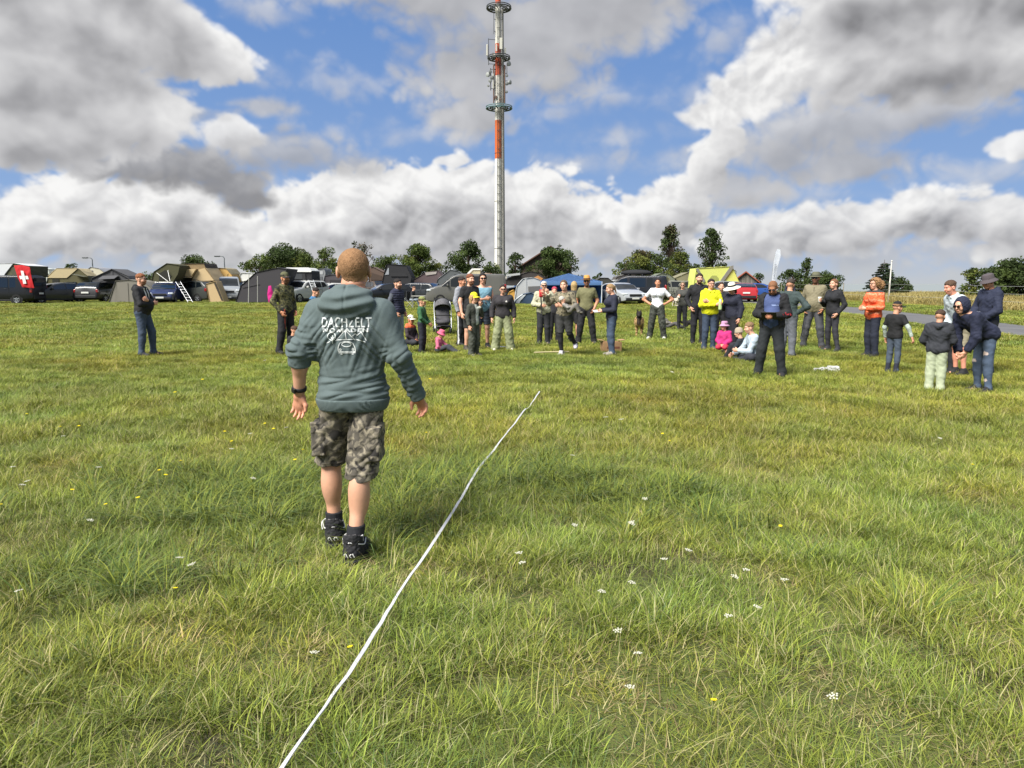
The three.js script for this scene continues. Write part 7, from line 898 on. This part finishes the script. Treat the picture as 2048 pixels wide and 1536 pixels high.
// ---------- small things ----------
{ // Swiss flag hung from the roof tent
  const d = 49.6, A = ahead(28, 530, d), t = thing('flag', 'red flag with a white cross hanging beside the black van', 'flag', A.x, A.y, A.z), k = d / FOCAL, q = (px, py) => [(px - 28) * k, (530 - py) * k * 1.01, 0.02 * Math.sin(py)];
  part('flag_cloth', cloth([[q(28, 531), q(45, 530), q(59, 534)], [q(33, 553), q(48, 553), q(61, 555)], [q(41, 573), q(53, 574), q(64, 575)]], 0.05, 0.012, 2, 8), mat('#b8141c', 0.8), t);
  part('cross', [solid([q(42, 541), q(47.5, 541.5), q(51, 566), q(45, 566.5)].map((p) => [p[0], p[1], p[2] + 0.09]), [[0, 3, 2, 1]]), solid([q(37.5, 551), q(54.5, 551), q(56, 557.5), q(39, 557.5)].map((p) => [p[0], p[1], p[2] + 0.094]), [[0, 3, 2, 1]])], mat('#dedcd8', 0.8, { side: THREE.DoubleSide }), t);
}
{ // feather flag
  const d = 60, b = M1(1543, d), t = thing('feather_flag', 'tall white feather flag with grey lettering beyond the crowd', 'flag', b.x, b.y, b.z), Y = (py) => ahead(1543, py, d).y - b.y, X = (px) => (px - 1543) / FOCAL * d;
  part('pole', tube([[0, 0, 0], [X(1543), Y(560), 0], [X(1546), Y(520), 0], [X(1551), Y(500), 0], [X(1557), Y(497), 0]], 0.025), mat('#8a8c8e', 0.4), t);
  part('base', new THREE.CylinderGeometry(0.3, 0.34, 0.1, 18).translate(0, 0.05, 0), mat('#3a3c3e', 0.7), t);
  const L = [[1542, 592], [1543, 560], [1545, 525], [1548, 505], [1551, 498]], R = [[1547, 592], [1549, 562], [1553, 535], [1558, 512], [1557, 499]], rows = L.map((q, i) => [[X(q[0]), Y(q[1]), 0.03], [X(R[i][0]), Y(R[i][1]), 0.03 + 0.05 * (i % 2)]]);
  part('flag_cloth', cloth(rows, 0.02, 0.012, 4, 6), mat('#b9bec6', 0.8), t);
  const cv = document.createElement('canvas'); cv.width = 512; cv.height = 96; const c = cv.getContext('2d'); c.fillStyle = '#000'; c.fillRect(0, 0, 512, 96); c.fillStyle = '#fff'; c.font = '84px sans-serif'; c.save(); c.scale(0.98, 1); c.fillText('DACHZELT', 4, 78); c.restore();
  const g = new THREE.PlaneGeometry(1, 1, 1, 1), P = [[1543.6, 558], [1546.6, 518], [1549.0, 558], [1552.4, 519]].map(([x, y]) => [X(x), Y(y), 0.12]); g.setAttribute('position', new THREE.Float32BufferAttribute([...P[0], ...P[1], ...P[2], ...P[3]], 3)); g.setAttribute('uv', new THREE.Float32BufferAttribute([0, 1, 1, 1, 0, 0, 1, 0], 2)); g.setIndex([0, 2, 1, 1, 2, 3]); g.computeVertexNormals();
  part('lettering', g, new THREE.MeshPhysicalMaterial({ color: '#4a4f5a', roughness: 0.8, alphaMap: new THREE.CanvasTexture(cv), transparent: true, side: THREE.DoubleSide }), t, 'grey letters running up the flag');
}
{ // pushchair
  const p = spot(886, 668), t = thing('pushchair', 'empty grey pushchair standing behind the toddler in pink', 'pushchair', p.x, p.y, p.z, D(8)), frame = mat('#bcbec0', 0.35, { metalness: 0.6 }), grey = mat('#4b4a4c', 0.9), dark = mat('#1f1f22', 0.8), s = 1.0;
  for (const q of [-1, 1]) { part('side_frame', [tube([[q * 0.26, 0.2, 0.3], [q * 0.27, 0.55, 0.1], [q * 0.27, 0.95, -0.28], [q * 0.25, 1.05, -0.38]], 0.016), tube([[q * 0.26, 0.16, -0.3], [q * 0.27, 0.45, 0.05], [q * 0.27, 0.55, 0.12]], 0.016), tube([[q * 0.26, 0.2, 0.3], [q * 0.25, 0.3, 0.0], [q * 0.26, 0.18, -0.3]], 0.014)], frame, t); for (const z of [0.32, -0.32]) { const w = new THREE.Group(); w.name = 'wheel'; w.position.set(q * (z > 0 ? 0.22 : 0.28), 0.13, z); t.add(w); part('tyre', new THREE.TorusGeometry(0.105, 0.026, 8, 22).rotateY(Math.PI / 2), dark, w); part('rim', new THREE.CylinderGeometry(0.075, 0.075, 0.03, 18).rotateZ(Math.PI / 2), frame, w); } }
  part('handle', tube([[-0.25, 1.05, -0.38], [-0.2, 1.12, -0.43], [0, 1.14, -0.45], [0.2, 1.12, -0.43], [0.25, 1.05, -0.38]], 0.02), dark, t);
  part('seat', net((x, y, z) => smax(blend([ovalLimb([0, 0.45, 0.02], [0, 0.85, -0.2], 0.23, 0.24, 0.45, [0, 0.5, 0.87]), ovalLimb([0, 0.42, 0.0], [0, 0.4, 0.25], 0.22, 0.2, 0.5, [0, 1, 0])], 0.08)(x, y, z), -ovalLimb([0, 0.6, 0.16], [0, 0.85, 0.0], 0.19, 0.2, 0.5, [0, 0.5, 0.87])(x, y, z), 0.03), [-0.35, 0.2, -0.45], [0.35, 1.15, 0.5], 0.025, () => lin('#403f42')), vcMat, t);
  part('hood', net((x, y, z) => smax(Math.abs(egg([0, 0.86, -0.12], [0.26, 0.28, 0.3])(x, y, z)) - 0.014, 0.86 - y + 0.6 * z, 0.01), [-0.34, 0.6, -0.5], [0.34, 1.22, 0.3], 0.022, () => lin('#5a595b')), vcMat, t);
  part('basket', cloth([[[-0.24, 0.26, 0.28], [0.24, 0.26, 0.28]], [[-0.24, 0.26, -0.3], [0.24, 0.26, -0.3]]], 0.1, 0.012, 1, 6), grey, t); part('footrest', rbox(0.4, 0.03, 0.16, 0, 0.3, 0.38, 0.012), dark, t); part('bumper_bar', tube([[-0.26, 0.6, 0.08], [-0.2, 0.62, 0.3], [0.2, 0.62, 0.3], [0.26, 0.6, 0.08]], 0.018), dark, t);
}
// dog standing beside the woman in white
function dog(o) {
  const s = o.s, t = thing('dog', o.label, 'dog', o.at.x, o.at.y, o.at.z, o.yaw), P = (p) => p.map((v) => v * s), J = (a, b, r, q) => limb(P(a), P(b), r * s, q * s);
  const f = blend([ovalLimb(P([0, 0.56, 0.22]), P([0, 0.56, -0.05]), 0.155 * s, 0.14 * s, 1.1, [0, 1, 0]), J([0, 0.57, -0.05], [0, 0.58, -0.3], 0.125, 0.115), J([0, 0.6, 0.26], [0, 0.83, 0.42], 0.115, 0.085), J([0, 0.86, 0.44], [0, 0.86, 0.47], 0.088, 0.085), J([0, 0.84, 0.5], [0, 0.8, 0.64], 0.052, 0.034),
    ...[-1, 1].flatMap((q) => [J([q * 0.09, 0.5, 0.24], [q * 0.09, 0.3, 0.2], 0.07, 0.045), J([q * 0.09, 0.3, 0.2], [q * 0.09, 0.05, 0.22], 0.042, 0.032), J([q * 0.09, 0.035, 0.22], [q * 0.09, 0.03, 0.28], 0.036, 0.032), J([q * 0.08, 0.55, -0.27], [q * 0.1, 0.36, -0.2], 0.1, 0.06), J([q * 0.1, 0.36, -0.2], [q * 0.1, 0.22, -0.36], 0.05, 0.035), J([q * 0.1, 0.22, -0.36], [q * 0.1, 0.05, -0.34], 0.034, 0.03), J([q * 0.1, 0.035, -0.34], [q * 0.1, 0.03, -0.27], 0.034, 0.032), J([q * 0.055, 0.92, 0.43], [q * 0.075, 1.05, 0.42], 0.035, 0.008)]),
    J([0, 0.62, -0.36], [0.05, 0.55, -0.55], 0.06, 0.07), J([0.05, 0.55, -0.55], [0.1, 0.66, -0.68], 0.07, 0.03), ...(o.fluffy ? [egg(P([0, 0.58, 0.3]), [0.19 * s, 0.2 * s, 0.16 * s])] : [])], 0.06 * s);
  part('body', net((x, y, z) => { const d = f(x, y, z); return Math.abs(d) < 0.06 ? d + o.fur * (noise3(x * 26, y * 16, z * 26) + 0.6 * noise3(x * 55, y * 40, z * 55)) : d; }, P([-0.28, -0.01, -0.8]), P([0.28, 1.12, 0.72]), 0.016, (x, y, z) => { const n = 1 + 0.25 * noise3(x * 30, y * 20, z * 30); return o.colour(x / s, y / s, z / s).map((v) => v * n); }), vcMat, t);
  return t;
}
dog({ at: spot(1278, 672), s: 0.82, fur: 0.014, fluffy: 1, yaw: D(-12), label: 'fluffy tan dog with a black face standing in front of the crowd', colour: (x, y, z) => z > 0.4 && y > 0.7 || z > 0.36 && y > 0.92 ? lin('#201a16') : z > 0.3 && y > 0.45 && Math.abs(x) < 0.08 ? lin('#3a2e22') : noise3(x * 6, y * 6, z * 6) > 0.5 ? lin('#6a5334') : lin('#a98a5c') });
dog({ at: (() => { const p = ahead(1351, 612, -spot(1363, 661).z - 0.32); return p; })(), s: 0.36, fur: 0.012, fluffy: 1, yaw: D(20), label: 'small white dog carried by the woman in the grey sweater', colour: () => lin('#c9bfae') });
dog({ at: spot(1380, 661), s: 0.5, fur: 0.012, yaw: D(75), label: 'black dog lying low beside the woman carrying the white dog', colour: () => lin('#1d1b1b') });
{ // cardboard box, open on top
  const p = spot(1223, 706), t = thing('cardboard_box', 'open brown cardboard box on the grass behind the woman with the notebook', 'box', p.x, p.y, p.z - 0.12, 0.1), m = mat('#a5825c', 0.9);
  for (const [w, h, d, x, y, z] of [[0.44, 0.26, 0.012, 0, 0.13, 0.15], [0.44, 0.26, 0.012, 0, 0.13, -0.15], [0.012, 0.26, 0.3, 0.22, 0.13, 0], [0.012, 0.26, 0.3, -0.22, 0.13, 0], [0.43, 0.012, 0.29, 0, 0.008, 0]]) part('panel', rbox(w, h, d, x, y, z, 0.004), m, t); for (const s of [-1, 1]) part('flap', rbox(0.13, 0.01, 0.29, s * 0.28, 0.27, 0, 0.004).rotateZ(s * 0.12), m, t); part('print', rbox(0.3, 0.05, 0.004, 0.02, 0.13, 0.158, 0.001), mat('#7c4f3a', 0.9), t);
}
{ // red pouch on its strap
  const p = spot(1086, 690), q = ahead(1082, 587, -p.z - 0.42), t = thing('red_pouch', 'red pouch with black strap held up by the woman in the cream jacket', 'pouch', q.x, q.y, q.z); part('pouch', rbox(0.1, 0.2, 0.05, 0, 0, 0, 0.035), mat('#c4282c', 0.7), t); part('pocket', rbox(0.075, 0.09, 0.02, 0, -0.03, 0.028, 0.01), mat('#a81f24', 0.7), t); part('strap', rod([0, -0.1, 0], [0.03, -0.62, 0.08], 0.018, 0.014, 7), mat('#17171a', 0.8), t);
}
{ // white coat lying on the grass
  const p = spot(1652, 744), t = thing('white_cloth', 'crumpled white jacket lying on the grass', 'jacket', p.x, p.y, p.z); t.scale.setScalar(0.68); part('jacket_heap', net((x, y, z) => smax(blend([ovalLimb([-0.3, 0.05, 0], [-0.1, 0.06, 0.05], 0.06, 0.07, 1), limb([-0.1, 0.07, 0.0], [0.2, 0.08, -0.06], 0.06, 0.075), limb([0.02, 0.05, 0.06], [0.22, 0.04, 0.12], 0.05, 0.045)], 0.05)(x, y, z) + 0.02 * noise3(x * 14, y * 20, z * 14), 0.005 - y, 0.01), [-0.45, -0.02, -0.2], [0.4, 0.22, 0.25], 0.014, (x, y, z) => noise3(x * 9, y * 9, z * 9) > 0.55 ? lin('#7a7a76') : lin('#aeaea8')), vcMat, t); part('sleeve', net((x, y, z) => blend([limb([0.08, 0.13, -0.04], [0.32, 0.11, -0.02], 0.045, 0.05), limb([0.32, 0.11, -0.02], [0.34, 0.06, 0.02], 0.05, 0.03)], 0.03)(x, y, z) + 0.01 * noise3(x * 18, y * 18, z * 18), [-0.02, -0.02, -0.16], [0.44, 0.24, 0.12], 0.012, () => lin('#b4b4ae')), vcMat, t);
}
{ const a = spot(1068, 714), b = spot(1138, 712), t = thing('throwing_line', 'pale wooden stick lying on the grass as a throwing line', 'stick', a.x, 0, a.z), y = (p) => p.y + 0.1; part('stick', tube([[0, y(a), 0], [(b.x - a.x) * 0.5, (y(a) + y(b)) / 2 + 0.005, (b.z - a.z) * 0.5 + 0.02], [b.x - a.x, y(b), b.z - a.z]], 0.014, 7), mat('#c2b48a', 0.8), t); }
{ const p = spot(1008, 701), t = thing('paper_sheet', 'white paper lying on the grass in front of the sage green trousers', 'paper', p.x, p.y + 0.09, p.z, 0.3); part('sheet', cloth([[[-0.1, 0, 0.07], [0.1, 0.01, 0.07]], [[-0.1, 0.015, -0.07], [0.1, 0, -0.07]]], 0.012, 0.003, 2, 6), mat('#d2d4d6', 0.8), t); }
{ // folding chair and table by the long grey van
  const p = spot(824, 615), t = thing('folding_chair', 'dark folding camping chair beside the long grey van', 'chair', p.x, p.y, p.z, D(70)), m = mat('#2a2c30', 0.8), f = mat('#8a8c8e', 0.4); part('seat', rbox(0.5, 0.05, 0.46, 0, 0.4, 0.05, 0.02), m, t); part('backrest', rbox(0.5, 0.5, 0.05, 0, 0.7, -0.22, 0.02), m, t); for (const s of [-1, 1]) for (const z of [-1, 1]) part('leg', rod([s * 0.25, 0, z * 0.24], [s * 0.25, 0.42, -z * 0.2], 0.014, 0.014, 6), f, t);
  const q = spot(838, 616), u = thing('folding_table', 'small folding table beside the seated person near the grey van', 'table', q.x, q.y, q.z); part('table_top', rbox(0.8, 0.03, 0.5, 0, 0.68, 0, 0.01), mat('#b5b2a8', 0.6), u); for (const [x, z] of [[-0.36, 0.2], [0.36, 0.2], [-0.36, -0.2], [0.36, -0.2]]) part('leg', rod([x, 0, z], [x, 0.67, z], 0.014, 0.014, 6), f, u);
}
{ // ladders to the roof tents
  for (const [a, b, d, label] of [[[356, 563], [382, 606], 53, 'silver ladder leaning on the olive roof tent'], [[622, 560], [632, 588], 53, 'silver ladder on the white pop-up roof tent']]) { const A = ahead(a[0], a[1], d), B = ahead(b[0], b[1], d - 0.9), by = Math.max(B.y, groundY(B.x, B.z)), t = thing('ladder', label, 'ladder', B.x, by, B.z), m = mat('#c4c6c8', 0.35, { metalness: 0.5 }), v = [A.x - B.x, A.y - by, A.z - B.z]; for (const s of [-0.17, 0.17]) part('rail', rod([s, 0, 0], [v[0] + s, v[1], v[2]], 0.018, 0.018, 6), m, t); for (let k = 1; k < 8; k++) { const e = k / 8; part('rung', rod([v[0] * e - 0.17, v[1] * e, v[2] * e], [v[0] * e + 0.17, v[1] * e, v[2] * e], 0.016, 0.016, 6), m, t); } }
}
{ const d = 50.8, A = ahead(540, 572, d), g = groundY(A.x, -d), h = A.y - g, t = thing('pink_towel', 'bright pink towel hanging beside the dark grey ground tent', 'towel', A.x, g, -d); part('towel_cloth', cloth([[[-0.1, h, 0], [0.08, h + 0.03, 0]], [[-0.2, h * 0.5, 0.05], [0.2, h * 0.52, -0.05]], [[-0.14, 0.06, 0], [0.16, 0.08, 0.05]]], 0.06, 0.015, 6, 7), mat('#c01f7a', 0.85), t); part('line_post', rod([0, 0, -0.05], [0, h + 0.06, -0.05], 0.02, 0.02, 6), mat('#55565a', 0.5), t); }
{ // roof box on the navy van, bicycles behind it
  const p = M1(1272, 54.5), t = thing('roof_box', 'black roof box on the navy van', 'roof box', p.x, p.y + 1.97, p.z, D(-17)); part('shell', net((x, y, z) => smax(egg([0, 0.2, 0], [1.15, 0.24, 0.42])(x, y, z), 0.06 - y, 0.03), [-1.3, 0, -0.55], [1.3, 0.55, 0.55], 0.05, () => lin('#1b1c1f')), vcMat, t); for (const x of [-0.5, 0.5]) part('foot', rbox(0.1, 0.1, 0.9, x, 0.03, 0, 0.02), trimMat, t);
  for (const [px, d, turn, label] of [[1322, 53, 0.3, 'dark bicycle leaning on the rack behind the navy van'], [1338, 53.6, 0.2, 'second dark bicycle at the edge of the olive tent']]) { const q = M1(px, d), b = thing('bicycle', label, 'bicycle', q.x, q.y, q.z, turn), m = mat('#2a2c30', 0.5); for (const x of [-0.52, 0.52]) { const w = new THREE.Group(); w.name = 'wheel'; w.position.set(x, 0.35, 0); b.add(w); part('tyre', new THREE.TorusGeometry(0.33, 0.025, 6, 30), tyreMat, w); part('spokes', [0, 1, 2, 3, 4, 5].map((k) => rod([-0.31 * Math.cos(k * 0.52), -0.31 * Math.sin(k * 0.52), 0], [0.31 * Math.cos(k * 0.52), 0.31 * Math.sin(k * 0.52), 0], 0.004, 0.004, 4)), rimMat, w); } part('frame', [[[-0.52, 0.35], [-0.1, 0.3]], [[-0.1, 0.3], [0.38, 0.82]], [[-0.1, 0.3], [-0.22, 0.9]], [[-0.2, 0.78], [0.36, 0.8]], [[-0.52, 0.35], [-0.2, 0.78]], [[0.52, 0.35], [0.36, 0.95]]].map(([u, v]) => rod([...u, 0], [...v, 0], 0.02, 0.02, 6)), m, b); part('saddle', rbox(0.26, 0.05, 0.13, -0.22, 0.93, 0, 0.02), trimMat, b); part('handlebar', tube([[0.42, 0.98, -0.28], [0.36, 1.0, 0], [0.42, 0.98, 0.28]], 0.015), trimMat, b); }
}
// white measuring tape running through the grass
{
  const t = thing('measuring_tape', 'long white tape running through the grass from the camera to the crowd', 'tape', 0, 0, 0), P = [[556, 1545], [640, 1426], [700, 1342], [760, 1248], [800, 1182], [850, 1110], [900, 1032], [925, 992], [944, 958], [965, 926], [986, 902], [1010, 870], [1030, 846], [1049, 826], [1058, 812], [1068, 799], [1079, 783]].map(([x, y], i) => { const s = spot(x, y, i > 12 && i < 15 ? 0.05 : 0.09); return V(s.x, s.y + (i === 14 ? 0.04 : 0.09), s.z); });
  const c = new THREE.CatmullRomCurve3(P), N = 420, pos = [], idx = []; const up = V(0, 1, 0);
  for (let i = 0; i <= N; i++) { const p = c.getPoint(i / N), d = c.getTangent(i / N), a = 1.1 * Math.sin(i * 0.07) + 0.7 * Math.sin(i * 0.019 + 1), w = 0.0085, s = d.clone().cross(up).normalize(), q = s.clone().multiplyScalar(Math.cos(a * 0.35) * 0.85 + 0.15 * Math.sign(Math.cos(a * 0.35))).addScaledVector(up, Math.sin(a * 0.35) * 0.8), nrm = q.clone().cross(d).normalize().multiplyScalar(0.0016); p.y += 0.004 * noise3(i * 0.06, 2, 2); for (const [e, f] of [[-1, 1], [1, 1], [1, -1], [-1, -1]]) pos.push(p.x + q.x * w * e + nrm.x * f, p.y + q.y * w * e + nrm.y * f, p.z + q.z * w * e + nrm.z * f); }
  for (let i = 0; i < N; i++) for (let k = 0; k < 4; k++) { const a = i * 4 + k, b = i * 4 + (k + 1) % 4; idx.push(a, a + 4, b, b, a + 4, b + 4); }
  const g = new THREE.BufferGeometry(); g.setAttribute('position', new THREE.Float32BufferAttribute(pos, 3)); g.setIndex(idx); const h = g.toNonIndexed(); h.computeVertexNormals(); part('ribbon', h, mat('#b9b9bb', 0.7), t);
}
// meadow flowers
{
  const R = rng(303), stem = mat('#5a6a2c', 0.9);
  const yarrowHead = merged(Array.from({ length: 11 }, (_, k) => { const a = k * 2.4, r = 0.0066 * Math.sqrt(k) * 1.2; return new THREE.SphereGeometry(0.006, 6, 4).scale(1, 0.6, 1).translate(Math.cos(a) * r, 0.004 * R(), Math.sin(a) * r); })), hawkHead = merged([...Array.from({ length: 12 }, (_, k) => rbox(0.013, 0.0025, 0.005, 0.009, 0.001, 0, 0.001, 1).rotateY(k * 0.5236)), new THREE.SphereGeometry(0.006, 7, 5)]);
  const stemGeo = tube([[0, 0, 0], [0.008, 0.1, 0.004], [0, 0.2, 0]], 0.0018, 5);
  const plant = (name, label, px, py, group, head, hm, k) => { const p = spot(px, py, 0.14), t = thing(name, label, 'flower', p.x, p.y, p.z, R() * 6, group), h = 0.13 + 0.05 * R(); const s = part('stem', stemGeo, stem, t); s.scale.y = h / 0.2; const q = part('flower_head', head, hm, t); q.position.y = h; q.scale.setScalar(k); q.rotation.set(0.25 * R(), 0, 0.25 * R()); };
  const W = [[198, 940], [54, 960], [46, 972], [500, 868], [463, 896], [573, 860], [507, 957], [25, 933], [38, 1194], [127, 880], [182, 1047], [361, 1128], [383, 1128], [629, 1306], [1044, 1134], [1038, 1112], [1290, 1003], [1263, 1047], [1264, 1056], [1377, 1098], [1328, 1132], [1492, 1140], [1470, 1160], [1204, 1186], [1264, 1166], [1456, 1241], [1236, 1258], [1275, 1322], [1260, 1384], [1514, 1218], [1880, 879], [1568, 1170], [1150, 1048], [1145, 917], [1212, 840], [1242, 843], [280, 700], [1344, 748], [1665, 1408], [610, 733], [530, 724], [590, 702], [1870, 640], [760, 890]];
  const Y = [[319, 944], [332, 955], [362, 924], [212, 1018], [276, 997], [145, 982], [352, 1190], [2, 1006], [530, 853], [547, 858], [121, 857], [158, 853], [54, 830], [450, 870], [463, 880], [590, 919], [606, 901], [853, 868], [1325, 873], [1339, 886], [1561, 1050], [1427, 1417], [860, 758], [258, 632], [255, 626], [166, 628], [15, 635], [1945, 930], [405, 760], [350, 785], [700, 1290]];
  for (const [x, y] of W) plant('yarrow_flower', 'small white yarrow flower head standing in the meadow grass', x, y, 'white yarrow flowers in the meadow', yarrowHead, mat('#b4b3a0', 0.9), y > 1150 ? 0.75 : y > 850 ? 0.8 : 1.1);
  for (const [x, y] of Y) plant('hawkweed_flower', 'small bright yellow flower standing in the meadow grass', x, y, 'yellow flowers in the meadow', hawkHead, mat('#d9c50a', 0.9), y > 1000 ? 0.75 : y > 800 ? 0.95 : 1.4);
}
scene.traverse((o) => { if (o.isMesh) { o.castShadow = true; o.receiveShadow = true; } });
renderer.render(scene, camera);
